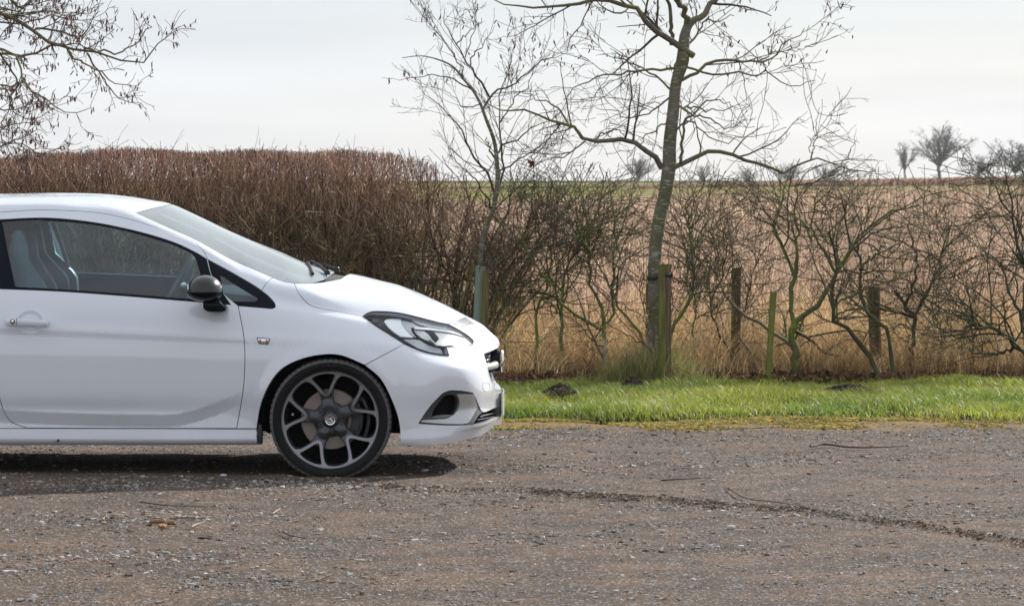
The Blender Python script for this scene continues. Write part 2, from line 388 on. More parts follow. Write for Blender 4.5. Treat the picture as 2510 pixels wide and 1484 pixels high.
def fuv(y):                      # point on the centre line of the front end (last column) at picture row y
    q = SW.reshape(NT, NU, 3)[:, -1]
    py = 437.0 + (CAMH - q[:, 2]) / q[:, 1] * F
    o = np.argsort(py)
    return (U1, float(np.interp(y, py[o], (np.arange(NT) / SUB)[o])))
def catmull(pts, n=6):
    P = [np.array(p, float) for p in pts]
    if len(P) < 3: return [tuple(p) for p in P]
    out = []
    for i in range(len(P) - 1):
        p0 = P[max(i - 1, 0)]; p1 = P[i]; p2 = P[i + 1]; p3 = P[min(i + 2, len(P) - 1)]
        L = np.linalg.norm(p2 - p1); m1 = (p2 - p0); m2 = (p3 - p1)
        m1 = m1 / max(np.linalg.norm(p2 - p1) + np.linalg.norm(p1 - p0), 1e-6) * L
        m2 = m2 / max(np.linalg.norm(p3 - p2) + np.linalg.norm(p2 - p1), 1e-6) * L
        k = int(max(2, min(n * 3, L / 6)))
        for s in range(k):
            t = s / k
            out.append(tuple((2 * t ** 3 - 3 * t * t + 1) * p1 + (t ** 3 - 2 * t * t + t) * m1 + (-2 * t ** 3 + 3 * t * t) * p2 + (t ** 3 - t * t) * m2))
    out.append(tuple(P[-1])); return out
def loop_uv(segs):
    """segs: list of point lists (px, smoothed inside each list), ('c', x..) or ('f', y..) markers"""
    uv = []
    for s in segs:
        if isinstance(s[0], str):
            if s[0] == 'c': uv += [(*cuv(x), 1) for x in np.linspace(s[1], s[2], max(2, int(abs(s[2] - s[1]) / 10)))]
            elif s[0] == 'f': uv += [(*fuv(y), 2) for y in np.linspace(s[1], s[2], max(2, int(abs(s[2] - s[1]) / 5)))]
            elif s[0] == 'uv': uv += [(a, b, 0) for a, b in s[1:]]
        else: uv += [(*px2uv(x, y), 0) for x, y in catmull(s)]
    out = []
    for p in uv:
        if not out or math.hypot(p[0] - out[-1][0], (p[1] - out[-1][1]) * .1) > 1e-4: out.append(p)
    if math.hypot(out[0][0] - out[-1][0], (out[0][1] - out[-1][1]) * .1) < 1e-4: out.pop()
    return out
def inset(loop, d):
    if d == 0: return [(u, t) for u, t, _ in loop]
    n = len(loop); U = np.array([p[0] for p in loop]); T = np.array([p[1] for p in loop])
    area = 0.5 * np.sum(U * np.roll(T, -1) - np.roll(U, -1) * T)
    sg = 1 if area > 0 else -1
    e = 1e-3
    Pu = (ev(U + e, T) - ev(U - e, T)) / (2 * e); Pt = (ev(U, T + e * 10) - ev(U, T - e * 10)) / (20 * e)
    P = ev(U, T)
    nu = np.cross(Pu, Pt); nu /= np.maximum(np.linalg.norm(nu, axis=1, keepdims=True), 1e-9)
    out = []
    for k in range(n):
        a = P[k] - P[k - 1]; b = P[(k + 1) % n] - P[k]
        a = a / max(np.linalg.norm(a), 1e-9); b = b / max(np.linalg.norm(b), 1e-9)
        na = np.cross(nu[k], a) * sg; nb = np.cross(nu[k], b) * sg
        fl = [loop[k - 1][2], loop[k][2], loop[(k + 1) % n][2]]
        if fl[0] and fl[1] and fl[0] == fl[1]: na = na * 0
        if fl[1] and fl[2] and fl[2] == fl[1]: nb = nb * 0
        c = na + nb; L = np.linalg.norm(c)
        if L < 1e-6: out.append((U[k], T[k])); continue
        c = c / L * d / max(0.5, np.dot(c / L, na if np.linalg.norm(na) > .1 else nb))
        M = np.array([[Pu[k] @ Pu[k], Pu[k] @ Pt[k]], [Pu[k] @ Pt[k], Pt[k] @ Pt[k]]]) + np.eye(2) * 1e-10
        s = np.linalg.solve(M, [Pu[k] @ c, Pt[k] @ c])
        du, dt = np.clip(s[0], -.02, .02), np.clip(s[1], -.15, .15)
        t2 = T[k] + dt; u2 = U[k] + du
        if fl[1] == 1: t2 = T[k]
        if fl[1] == 2: u2 = U[k]
        out.append((u2, t2))
    return out
def inside(poly, q):
    x, y = q[:, 0], q[:, 1]; c = np.zeros(len(q), bool); n = len(poly)
    for k in range(n):
        x1, y1 = poly[k]; x2, y2 = poly[(k + 1) % n]
        if y1 == y2: continue
        c ^= ((y1 > y) != (y2 > y)) & (x < (x2 - x1) * (y - y1) / (y2 - y1) + x1)
    return c
# sculpted details pressed into the side of the body, as functions of the side view
_cr = np.array([(-700, 985), (-300, 992), (0, 1005), (130, 1011), (260, 1015), (400, 1017), (440, 1014), (480, 1004), (520, 991), (560, 974), (600, 955), (640, 930)], float)
WCX, WCY = 811.0, 1028.0
def sculpt(P, Nn):
    """P (n,3) = X,w,Z ; returns displaced P"""
    Y = YC - P[:, 1]
    px = 1255 + P[:, 0] / Y * F; py = 437 + (CAMH - P[:, 2]) / Y * F
    side = np.clip((Nn[:, 1] - .3) / .4, 0, 1) * (P[:, 1] > .55)
    cy = np.interp(px, _cr[:, 0], _cr[:, 1]); d = py - cy
    fade = np.clip((640 - px) / 160, 0, 1); fade = fade * fade * (3 - 2 * fade)
    up = 0.013 * np.exp(-np.clip(-d, 0, None) / 55.0)
    dn = up.copy()
    below = (0.013 - 0.021 * np.clip(d / 30.0, 0, 1)) * np.exp(-np.clip(d - 30, 0, None) / 40.0)
    h = np.where(d < 0, up, below) * fade
    r = np.hypot(px - WCX, (py - WCY))
    rr = np.clip((r - 168) / 36.0, 0, 1)
    ang = (py < 1040)
    h = h + 0.010 * (1 - rr * rr * (3 - 2 * rr)) * np.clip((1046 - py) / 70, 0, 1) * np.clip((985 - px) / 60, 0, 1) * np.clip((px - 560) / 30, 0, 1)
    # pocket behind the door handle
    e = np.hypot((px - 73) / 31.0, (py - 788) / 25.0)
    s = np.clip((1.12 - e) / .4, 0, 1); h = h - 0.008 * s * s * (3 - 2 * s)
    # shoulder line along the door handle
    sl = 800 + (px) * 0.045
    h = h + 0.005 * np.exp(-((py - sl) / 13.0) ** 2) * (px < 985) * (px > -650)
    # small crease over the fog lamp
    Q = P.copy(); Q[:, 1] += h * side
    return Q
def panel(name, segs, mat, gap=0.0018, holes=(), off=0.0, wall=0.012, parent=None, mirror=True, du=0.03, dt=0.12, sc_on=True, join_mirror=False, holegap=None, bulge=0.0, dense=(), lines=(), ntilt=0.0):
    lp = loop_uv(segs); outer = inset(lp, gap)
    hs = []
    for h in holes:
        hl = loop_uv(h)
        g = gap if holegap is None else holegap
        hh = inset(hl, -g)
        hs.append(hh)
    pts = [tuple(p) for p in outer]; edges = []
    n = len(pts); edges += [(k, (k + 1) % n) for k in range(n)]
    for h in hs:
        m = len(pts); pts += [tuple(p) for p in h]; k = len(h)
        edges += [(m + q, m + (q + 1) % k) for q in range(k)]
    A = np.array(outer); lo, hi = A.min(0), A.max(0)
    for ln in lines:
        l_ = [px2uv(x, y) for x, y in ln]; l_ = np.array(l_); l_ = l_[inside(outer, l_)]
        m = len(pts); pts += [tuple(p) for p in l_]; edges += [(m + k, m + k + 1) for k in range(len(l_) - 1)]
    gu_, gt_ = np.meshgrid(np.arange(lo[0], hi[0], du), np.arange(lo[1], hi[1], dt))
    gu_ = gu_ + (np.arange(gu_.shape[0]) % 2)[:, None] * du * .5
    q = np.stack([gu_.ravel(), gt_.ravel()], 1)
    for (dx_, dy_, rx_, ry_, k_) in dense:
        c0 = px2uv(dx_, dy_); c1 = px2uv(dx_ + rx_, dy_); c2 = px2uv(dx_, dy_ - ry_)
        ru, rt = abs(c1[0] - c0[0]), abs(c2[1] - c0[1])
        a_, b_ = np.meshgrid(np.arange(-ru, ru, du / k_), np.arange(-rt, rt, dt / k_))
        e_ = np.stack([a_.ravel(), b_.ravel()], 1); e_ = e_[(e_[:, 0] / ru) ** 2 + (e_[:, 1] / rt) ** 2 < 1] + np.array(c0)
        q = q[((q[:, 0] - c0[0]) / ru) ** 2 + ((q[:, 1] - c0[1]) / rt) ** 2 >= 1]; q = np.vstack([q, e_])
    q = q[inside(outer, q)]
    for h in hs: q = q[~inside(h, q)]
    B = np.array(pts)                                # keep interior points off the borders
    sc2 = np.array([1, .1]); B2 = B * sc2
    keep = []
    for c in range(0, len(q), 2000):
        dd = ((q[c:c + 2000, None] * sc2 - B2[None]) ** 2).sum(2).min(1); keep.append(dd > (du * .3) ** 2)
    if keep: q = q[np.concatenate(keep)]
    pts += [tuple(p) for p in q]
    vs, es, fs, ov, oe, of = delaunay_2d_cdt([Vector((p[0], p[1] * .1)) for p in pts], edges, [], 0, 1e-7)
    V2 = np.array([(v.x, v.y * 10) for v in vs]); Fc = np.array([f for f in fs if len(f) == 3])
    cen = V2[Fc].mean(1); ok = inside(outer, cen)
    for h in hs: ok &= ~inside(h, cen)
    Fc = Fc[ok]
    used = np.unique(Fc); rm = -np.ones(len(V2), int); rm[used] = np.arange(len(used)); V2 = V2[used]; Fc = rm[Fc]
    P = ev(V2[:, 0], V2[:, 1]); Nn = ev(V2[:, 0], V2[:, 1], NRM); Nn /= np.linalg.norm(Nn, axis=1, keepdims=True)
    cl = (V2[:, 1] > NR - 1 - 1e-5) | (V2[:, 0] > U1 - 1e-6)
    P[cl, 1] = 0; Nn[cl, 1] = 0; Nn /= np.linalg.norm(Nn, axis=1, keepdims=True)
    if sc_on:
        P1 = sculpt(P, Nn)
        e = 0.004                                    # normals of the sculpted surface by finite differences
        ua, ub = ev(V2[:, 0] + e, V2[:, 1]), ev(V2[:, 0] - e, V2[:, 1]); ta, tb = ev(V2[:, 0], V2[:, 1] + e * 8), ev(V2[:, 0], V2[:, 1] - e * 8)
        sa = [sculpt(z, Nn) for z in (ua, ub, ta, tb)]
        Nd = np.cross(sa[0] - sa[1], sa[2] - sa[3]); L = np.linalg.norm(Nd, axis=1, keepdims=True)
        Nd = Nd / np.maximum(L, 1e-12); Nd *= np.sign(np.sum(Nd * Nn, axis=1, keepdims=True) + 1e-9)
        bad = (L[:, 0] < 1e-9) | (np.sum(Nd * Nn, axis=1) < .3) | cl
        Nd[bad] = Nn[bad]; P, Nn = P1, Nd
    P = P + Nn * off
    if ntilt: Nn = Nn + np.array([0.15, 0, ntilt]); Nn /= np.linalg.norm(Nn, axis=1, keepdims=True)
    if bulge:
        c = P.mean(0); R = np.linalg.norm(P - c, axis=1); P = P + Nn * (bulge * (1 - (R / R.max()) ** 2))[:, None]
    # walls turned inwards along every border that is not on the centre line
    ed = {}
    for f in Fc:
        for a, b in ((f[0], f[1]), (f[1], f[2]), (f[2], f[0])):
            if (b, a) in ed: ed.pop((b, a))
            else: ed[(a, b)] = 1
    be = [(a, b) for (a, b) in ed if not (cl[a] and cl[b])]
    nv = len(P); idx = sorted({v for e_ in be for v in e_}); m1 = {v: nv + k for k, v in enumerate(idx)}; m2 = {v: nv + len(idx) + k for k, v in enumerate(idx)}
    Wt = P[idx]; Wb = P[idx] - Nn[idx] * wall
    allV = np.vstack([P, Wt, Wb]) if wall > 0 else P
    T = [tuple(f) for f in Fc]; Q = []
    if wall > 0: Q = [(m1[b], m1[a], m2[a], m2[b]) for a, b in be]
    Wd = toworld(allV)
    def mk(Vw, flip, nm, seam=None):
        TT = np.array(T); QQ = np.array(Q) if Q else None
        if flip: TT = TT[:, ::-1]; QQ = QQ[:, ::-1] if Q else None
        return TT, QQ
    # orient: world face normals must agree with outward normals
    nw = np.stack([Nn[:, 0], -Nn[:, 1], Nn[:, 2]], 1)
    a, b, c = Wd[Fc[:, 0]], Wd[Fc[:, 1]], Wd[Fc[:, 2]]
    fn = np.cross(b - a, c - a); s0 = np.sum(fn * nw[Fc[:, 0]]) < 0
    TT, QQ = mk(Wd, s0, name)
    if s0 is False and Q: pass
    Mv = Wd.copy(); Mv[:, 1] = 2 * YC - Mv[:, 1]; nwm = nw * np.array([1, -1, 1])
    def finish(V, T_, Q_, NV, nreal, nm):
        me = mesh_np(nm, V, Q_, T_, mat)
        nn = np.zeros((len(V), 3)); nn[:nreal] = NV
        # wall normals: average of their quads
        if Q_ is not None and len(Q_):
            fa = np.cross(V[Q_[:, 1]] - V[Q_[:, 0]], V[Q_[:, 2]] - V[Q_[:, 0]])
            for k in range(4): np.add.at(nn, Q_[:, k], fa)
        L = np.linalg.norm(nn, axis=1, keepdims=True); nn = np.where(L > 1e-9, nn / np.maximum(L, 1e-9), [0, 0, 1])
        me.normals_split_custom_set_from_vertices(nn.tolist())
        return me
    if join_mirror:
        # weld the two halves along the centre line
        nA = len(Wd); order = np.arange(nA)
        mapm = np.arange(nA) + nA
        onc = np.zeros(nA, bool); onc[:nv] = cl & (np.abs(P[:, 1]) < 1e-4)
        mapm[onc] = order[onc]
        V = np.vstack([Wd, Mv])
        T2 = np.vstack([TT, mapm[TT][:, ::-1]]); Q2 = np.vstack([QQ, mapm[QQ][:, ::-1]]) if QQ is not None else None
        NV = np.zeros((2 * nA, 3)); NV[:nv] = nw; NV[nA:nA + nv] = nwm
        me = mesh_np(name, V, Q2, T2, mat)
        nn = NV.copy()
        if Q2 is not None:
            fa = np.cross(V[Q2[:, 1]] - V[Q2[:, 0]], V[Q2[:, 2]] - V[Q2[:, 0]])
            for k in range(4): np.add.at(nn, Q2[:, k], fa)
        L = np.linalg.norm(nn, axis=1, keepdims=True); nn = np.where(L > 1e-9, nn / np.maximum(L, 1e-9), [0, 0, 1])
        me.normals_split_custom_set_from_vertices(nn.tolist())
        return [link(name, me, parent or car)]
    me = finish(Wd, TT, QQ, nw, nv, name); out = [link(name, me, parent or car)]
    if mirror:
        me2 = finish(Mv, TT[:, ::-1], QQ[:, ::-1] if QQ is not None else None, nwm, nv, name)
        out.append(link(name, me2, (parent if not isinstance(parent, (list, tuple)) else parent[1]) or car))
    return out

# ---- shared seam lines, in picture coordinates
ROOFSHUT = [(-230, 536), (-100, 526), (0, 520), (85, 514.6), (169, 516), (254, 523), (338, 542.8), (423, 571.6), (479, 594)]
DITCH = [(-560, 521), (-300, 503), (0, 497), (113, 494), (197, 499), (333, 521.5)]
WSEDGE = [(333, 521.5), (423, 562), (479, 587), (564, 634), (620, 659), (668, 680)]
WSEDGE2 = [(668, 680), (695, 690), (721, 694.5)]
HOODREAR = [(721, 694.5), (765, 694), (801, 690), (835, 683.5)]
HOODSHUT = [(721, 694.5), (731.5, 716), (749.6, 739.3), (770, 751), (804, 758.7), (842.6, 765), (890.4, 774.7)]
LAMPTOP = [(890.4, 774.7), (902, 767), (920, 763.8), (972, 767), (1023.5, 778), (1075, 791), (1096, 794.8)]
LAMPTOP2 = [(1096, 794.8), (1121.7, 807.7), (1145, 822), (1158, 833), (1160.4, 838.5), (1157.8, 845)]
LAMPBOT = [(1157.8, 845), (1125, 846.5), (1093, 847.8)]
LAMPBOT2 = [(1093, 847.8), (1095, 857), (1099.7, 871.5)]
LAMPBOT3 = [(1099.7, 871.5), (1078, 869.5), (1049, 864.6), (1022, 856), (991, 842.5)]
LAMPREAR = [(991, 842.5), (959, 822), (920, 797.5), (890.4, 774.7)]
HOODFRONT = [(1096, 794.8), (1105, 791), (1115, 787.5), (1130, 782.5), (1141, 777.5)]
ARCHF = [(982, 1090), (982, 1073), (977, 1029), (962.5, 985), (933, 928), (894.3, 893.8)]
ARCHR = [(894.3, 893.8), (839, 871), (797, 868), (741, 878.6), (691, 903), (659, 943), (638, 997), (629, 1049.5)]
TRI_TOP = [(509, 635), (564, 664.6), (620, 697), (657, 723.8)]
TRI_END = [(657, 723.8), (672.4, 740.8), (675, 752), (665.4, 756)]
TRI_BOT = [(665.4, 756), (620, 752), (583.7, 749)]
rev = lambda a: a[::-1]

side_frame = panel('side_frame', [DITCH, WSEDGE, [(668, 680), (651.3, 695.7), (641.4, 711.2)], [(641.4, 711.2), (620, 697), (564, 664.6), (509, 635)],
    [(509, 635), (503, 622), (496, 611), (479, 594)], rev(ROOFSHUT), [(-230, 536), (-400, 545), (-560, 570)], [(-560, 570), (-560, 521)]], M_PAINT)
roof = panel('roof', [rev(DITCH), ('c', -560, 420), [(415, 501.5), (375, 510), (333, 521.5)]], M_PAINT, gap=0.001, join_mirror=True, wall=0.006)
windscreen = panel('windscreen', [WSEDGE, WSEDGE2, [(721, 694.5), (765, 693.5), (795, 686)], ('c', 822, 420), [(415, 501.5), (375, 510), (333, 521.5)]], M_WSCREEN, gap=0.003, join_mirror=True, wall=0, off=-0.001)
hood = panel('bonnet', [HOODSHUT, LAMPTOP, HOODFRONT, ('c', 1146, 862), rev(HOODREAR)], M_PAINT, join_mirror=True, wall=0.02)
fender = panel('front_wing', [[(641.4, 711.2), (651.3, 695.7), (668, 680)], WSEDGE2, HOODSHUT, rev(LAMPREAR), [(991, 842.5), (945, 867), (894.3, 893.8)], ARCHR,
    [(629, 1049.5), (580, 1049.5)], [(580, 1049.5), (596, 955), (600.4, 881.7), (597.5, 823), (583.7, 749)], rev(TRI_BOT), rev(TRI_END), [(657, 723.8), (641.4, 711.2)]], M_PAINT, wall=0.03)
DOOR_FRONT = [(479, 594), (496, 611), (503, 622), (509, 635), (521.6, 679), (550, 720), (583.7, 749)]
DOOR_FRONT2 = [(583.7, 749), (597.5, 823), (600.4, 881.7), (596, 955), (580, 1049)]
DOOR_REAR = [(67.5, 1048.4), (29.4, 1034), (11.7, 1010.8), (-4, 960), (-25, 880), (-48, 780), (-60, 706), (-100, 600), (-150, 529)]
DLO_TOP = [(-120, 548), (-60, 540), (0, 537), (113, 533), (226, 543.4), (338, 566), (423, 591.3), (476.5, 615.3), (506.6, 633)]
DLO_BOT = [(567, 747), (457, 738), (282, 723.8), (141, 714), (0, 708.4), (-62, 706.5)]
DLO = [DLO_TOP, [(506.6, 633), (519.8, 679), (547, 718), (567, 747)], DLO_BOT, [(-62, 706.5), (-95, 620), (-120, 548)]]
door = panel('door', [[(-150, 529), (-100, 526), (0, 520), (85, 514.6), (169, 516), (254, 523), (338, 542.8), (423, 571.6), (479, 594)], DOOR_FRONT, DOOR_FRONT2, [(580, 1049), (330, 1049), (67.5, 1048.4)], DOOR_REAR],
    M_PAINT, holes=[DLO], holegap=0.0, du=0.016, dt=0.06, wall=0.02,
    dense=[(73, 788, 42, 34, 4)], lines=[[(x, np.interp(x, _cr[:, 0], _cr[:, 1])) for x in np.arange(-40, 640, 7)], [(x, 6 + np.interp(x, _cr[:, 0], _cr[:, 1])) for x in np.arange(-40, 640, 7)], [(x, np.interp(x, _cr[:, 0], _cr[:, 1]) - 6) for x in np.arange(-40, 640, 7)]])
GL = [[(4.5, 541.5), (60, 537.5), (113, 537.5), (226, 547.6), (338, 570.5), (423, 596), (470, 616.5)], [(470, 616.5), (479, 628), (486, 650), (493, 676), (503, 733.5)], [(503, 733.5), (457, 730.5), (282, 717), (141, 707.3), (37.5, 701.5)], [(37.5, 701.5), (20, 620), (4.5, 541.5)]]
win = panel('side_window', GL, M_GLASS, gap=0, wall=0, off=-0.007)
seal = panel('window_surround', DLO, M_BLACK, gap=0.0, holes=[GL], holegap=0, off=-0.004, wall=0.01, du=.02, dt=.06)
QW = [[(540, 671.7), (577, 695), (620, 721)], [(620, 721), (630, 727), (631, 734), (622, 738.5)], [(622, 738.5), (585, 738), (550, 736.6)], [(550, 736.6), (545, 705), (540, 671.7)]]
tri = panel('quarter_window_surround', [TRI_TOP, TRI_END, TRI_BOT, [(583.7, 749), (550, 745)], [(550, 745), (530, 700), (523, 679), (509, 635)]], M_BLACK, gap=0.001, holes=[QW], holegap=0, off=-0.002, du=.02, dt=.06)
qg = panel('quarter_window', QW, M_GLASS, gap=0, wall=0, off=-0.005, du=.02, dt=.06)
sill = panel('side_skirt', [[(-300, 1050), (-200, 1050), (67, 1050), (580, 1051), (628.5, 1051)], [(628.5, 1051), (631, 1087.5)], [(631, 1087.5), (400, 1088), (0, 1088.3), (-300, 1088)], [(-300, 1088), (-300, 1050)]], M_PAINT, gap=0.0006, off=0.004, wall=0.04, du=.03, dt=.06)
rq = panel('rear_quarter', [[(-150, 529), (-230, 536), (-400, 545), (-560, 570)], [(-560, 570), (-640, 600)], [(-640, 600), (-690, 700), (-705, 800), (-708, 900)], [(-708, 900), (-700, 1000), (-690, 1040), (-620, 1075)], [(-620, 1075), (-590, 1000)],
    [(-590, 1000), (-540, 910), (-490, 872), (-413, 860), (-330, 872), (-280, 915), (-238, 990), (-232, 1049)], [(-232, 1049), (67.5, 1049)], DOOR_REAR], M_PAINT, wall=0.03,
    holes=[[[(-170, 552), (-300, 556), (-420, 575)], [(-420, 575), (-440, 640), (-420, 690)], [(-420, 690), (-250, 695), (-90, 700)], [(-90, 700), (-120, 620), (-170, 552)]]])
rqg = panel('rear_side_window', [[(-170, 552), (-300, 556), (-420, 575)], [(-420, 575), (-440, 640), (-420, 690)], [(-420, 690), (-250, 695), (-90, 700)], [(-90, 700), (-120, 620), (-170, 552)]], M_BLACK, gap=0, wall=0, off=-.004)
tail = panel('tailgate', [[(-560, 521), (-560, 570), (-640, 600)], [(-640, 600), (-690, 700), (-705, 800), (-708, 900)], [(-708, 900), (-700, 1000), (-690, 1040), (-620, 1075)],
    ('uv', *[(a, 0.02) for a in np.linspace(px2uv(-620, 1080)[0], U0 + .004, 8)], *[(U0 + .004, b) for b in np.linspace(.3, NR - 1.02, 16)], *[(a, NR - 1.02) for a in np.linspace(U0 + .02, cuv(-560)[0], 8)])], M_PAINT, gap=.001, mirror=True, sc_on=False, du=.05, dt=.2)

GRILLE = [[(1186.5, 866.5), (1193, 893), (1202.6, 926.6), (1211, 947)], [(1211, 947), (1215, 951.5), (1221, 953)]]
FOG = [[(1026.5, 1036), (1043.3, 1010.4), (1058, 991), (1075.7, 972.5)], [(1075.7, 972.5), (1085, 963.5), (1097.3, 958), (1108, 956)], [(1108, 956), (1135, 958), (1159, 962)], [(1159, 962), (1166, 975), (1173, 991), (1179, 1005)],
       [(1179, 1005), (1186, 1010), (1196, 1007), (1211, 1000)]]
FOGB = [[(1211, 1021), (1192, 1032), (1159.4, 1040)], [(1159.4, 1040), (1097, 1041), (1032, 1037.5), (1026.5, 1036)]]
bumper = panel('front_bumper', [[(894.3, 893.8), (945, 867), (991, 842.5)], rev(LAMPBOT3), rev(LAMPBOT2), rev(LAMPBOT), rev(LAMPTOP2), HOODFRONT, ('c', 1146, 1223), ('f', 836, 851),
    [(1221, 852), (1212, 857), (1200, 862), (1186.5, 866.5)], *GRILLE, ('f', 953.5, 997), *[rev(s) for s in rev(FOG)], *[rev(s) for s in rev(FOGB)], ('f', 1019, 1038),
    [(1224, 1041), (1206, 1050), (1192, 1059), (1176, 1070), (1150, 1078), (1097, 1085.5), (1027, 1092), (982, 1092)], ARCHF], M_PAINT, join_mirror=True, wall=0.05, gap=0.0016, du=.02, dt=.06)
# ------------------------------------------------------------------ inner body behind the seams
und = MB()
und.prism([(XR + .05, .26), (W(-590, 1000, YC).x - .0, .26), (W(-590, 1000, YC).x, .50), (W(-500, 900, YC).x, .64), (W(-320, 900, YC).x, .64), (W(-235, 1000, YC).x, .45), (W(-235, 1000, YC).x, .215), (W(632, 1000, YC).x - .05, .215),
   (W(632, 1000, YC).x - .05, .55), (W(700, 900, YC).x, .70), (W(930, 900, YC).x, .70), (W(1000, 900, YC).x, .55), (W(1000, 900, YC).x, .22), (W(1090, 900, YC).x, .24), (W(1090, 900, YC).x, .72), (W(900, 750, YC).x, .80), (W(860, 750, YC).x, .90), (W(-560, 750, YC).x, .86), (XR + .05, .80)], YC - .77, YC + .77)
# hollow cabin tub instead of a solid block above the floor
und2 = MB()
x0, x1 = W(-560, 700, YC).x, W(640, 700, YC).x
floor_pts = (XR + .05, x1)
inner = MB()
inner.box(((XR + W(1000, 900, YC).x) / 2, YC, .235), (W(1000, 900, YC).x - XR, 1.30, .05))
inner.build('underbody', M_CAVITY, car, smooth=False)
fw = MB(); fx = W(700, 700, YC).x
fw.box((W(790, 800, YC).x + .02, YC, .56), (.04, 1.20, .62)); fw.build('bulkhead', M_CAVITY, car, smooth=False)
eng = MB(); eng.box((W(1000, 800, YC).x + .10, YC, .40), (.20, 1.06, .40)); eng.build('radiator_block', M_CAVITY, car, smooth=False, bevel=.01)
en2 = MB(); en2.box((W(850, 800, YC).x, YC, .475), (.80, 1.06, .57)); en2.build('engine_sun_block', M_CAVITY, car, smooth=False, bevel=.02)  # unseen box added under the bonnet to stop sunlight leaking onto the ground
en3 = MB(); en3.box((-.43, YC, .215), (.42, 1.10, .03)); en3.build('undertray_sun_block', M_CAVITY, car, smooth=False, bevel=.01)  # unseen sheet added behind the bumper lip against sun leaking through the grille
# door inner skins and wing liner (dark surface 2 cm behind the paint)
inner_low = panel('inner_panel', [[(-560, 690), (-62, 716), (0, 717), (282, 732), (457, 747), (583, 757)], [(583, 757), (660, 762), (700, 775), (800, 790), (880, 800)], [(880, 800), (985, 850), (985, 880), (900, 888)],
   [(900, 888), (839, 861), (797, 858), (738, 869), (684, 896), (650, 938), (630, 990), (620, 1046)], [(620, 1046), (-232, 1046)], [(-232, 1046), (-240, 990), (-283, 908), (-330, 865), (-413, 852), (-490, 865), (-560, 900)]], M_CAVITY, gap=0, off=-.024, wall=0, du=.05, dt=.2)
inner_rail = panel('inner_rail', [[(-540, 525), (-300, 509), (0, 503), (113, 500), (197, 505), (333, 527)], [(333, 527), (423, 567), (479, 591), (564, 639), (620, 664), (655, 684)], [(655, 684), (650, 690), (640, 706)],
   [(640, 706), (564, 660), (509, 630), (476, 611), (423, 588), (338, 562.5), (226, 540), (113, 529.5), (0, 533), (-150, 541)], [(-150, 541), (-420, 566), (-540, 580)]], M_CAVITY, gap=0, off=-.022, wall=0, du=.04, dt=.12)
lining = panel('roof_lining', [rev([(p[0], p[1] + 3) for p in DITCH]), ('c', -560, 412), [(405, 505), (370, 513), (333, 524.5)]], M_ROOFLINER, gap=0.0, join_mirror=True, wall=0, off=-.03)
# ------------------------------------------------------------------ scuttle, wipers
cowl = panel('scuttle_panel', [[(712, 690), (765, 692.5), (795, 686)], ('c', 818, 868), [(840, 684), (801, 692), (765, 696), (730, 697)]], M_PLASTIC, gap=0, join_mirror=True, wall=0, off=-.018, sc_on=False)
def uvp(x, y, off):
    u, t = px2uv(x, y); p = ev(u, t); n = ev(u, t, NRM); n = n / np.linalg.norm(n)
    return Vector(toworld(p + n * off))
wp = MB()
cyl = W(820, 690, YC).x
for (bx, by, tx, ty, ln) in ((-.935, YC - .42, -.60, YC + .12, 1), (-.90, YC + .18, -.62, YC + .60, 1)):
    pass
def wscreen(X, w, off=.012):
    """a point on the windscreen from world X and lateral distance w"""
    u = X; best = None
    ts = np.linspace(8.6, NR - 1, 160); P = ev(np.full(160, u), ts); k = int(np.argmin(np.abs(P[:, 1] - abs(w)) ))
    n = ev(u, ts[k], NRM); n = n / np.linalg.norm(n); q = P[k] + n * off; q[1] = math.copysign(q[1], w)
    return Vector((q[0], YC - q[1], q[2]))
for (w0, x0_, w1, x1_) in ((.30, -1.01, -.22, -1.08), (-.22, -.985, -.52, -1.10)):
    wb = MB()
    a = wscreen(x0_ + .05, w0, .008); mid = wscreen((x0_ + x1_) / 2 - .02, (w0 + w1) / 2, .026); b = wscreen(x1_, w1, .014)
    wb.tube([a, a.lerp(mid, .5) + Vector((0, 0, .008)), mid, b], [.010, .007, .006, .004], 6)
    wa = wb.build('wiper', M_SEAL, car)
    bb = MB(); c0 = wscreen(x0_ - .02, w0 + .12, .010); c1 = wscreen(x1_ - .02, w1 - .1, .010); cm = wscreen((x0_ + x1_) / 2 - .03, (w0 + w1) / 2, .012)
    bb.tube([c0, c0.lerp(cm, .5), cm, cm.lerp(c1, .5), c1], .009, 5); bl = bb.build('wiper_blade', M_SEAL, None); bl.parent = wa
    kk = MB(); kk.lathe([(0, .016), (.010, .016), (.015, .010), (.016, -.01)], 16, a, axis=2); k2 = kk.build('wiper_spindle', M_PLASTIC, None); k2.parent = wa
# ------------------------------------------------------------------ headlights
LAMP = [LAMPTOP, LAMPTOP2, LAMPBOT, LAMPBOT2, LAMPBOT3, LAMPREAR]
hl = panel('headlight', LAMP, M_BLACK, gap=0.001, off=-.022, wall=0.0, du=.015, dt=.05)
def sub(name, segs, mat, off, wall=.006, **kw):
    return panel(name, segs, mat, gap=0, off=off, wall=wall, parent=None, du=kw.pop('du', .015), dt=kw.pop('dt', .05), **kw)
parts = []
M_SMOKE = simple('smoked_grey_plastic', (.34, .36, .38), .22, metal=.4, coat=.5, noise=.25, nscale=25)
parts += [sub('lens_cover', LAMP, M_LENS, -.0015, wall=0)]
z3 = lambda x, y: ((980 + x / 3.226) * .8715, (840 + y / 3.226) * .8715)
DRL = [[z3(328, 185), z3(345, 170), z3(400, 163), z3(480, 168)], [z3(480, 168), z3(490, 215), z3(525, 265), z3(570, 310), z3(600, 332)], [z3(600, 332), z3(540, 330), z3(480, 322)], [z3(480, 322), z3(420, 280), z3(365, 232), z3(328, 185)]]
parts += [sub('indicator_reflector', DRL, M_LAMPWHITE, -.012, ntilt=.1)]
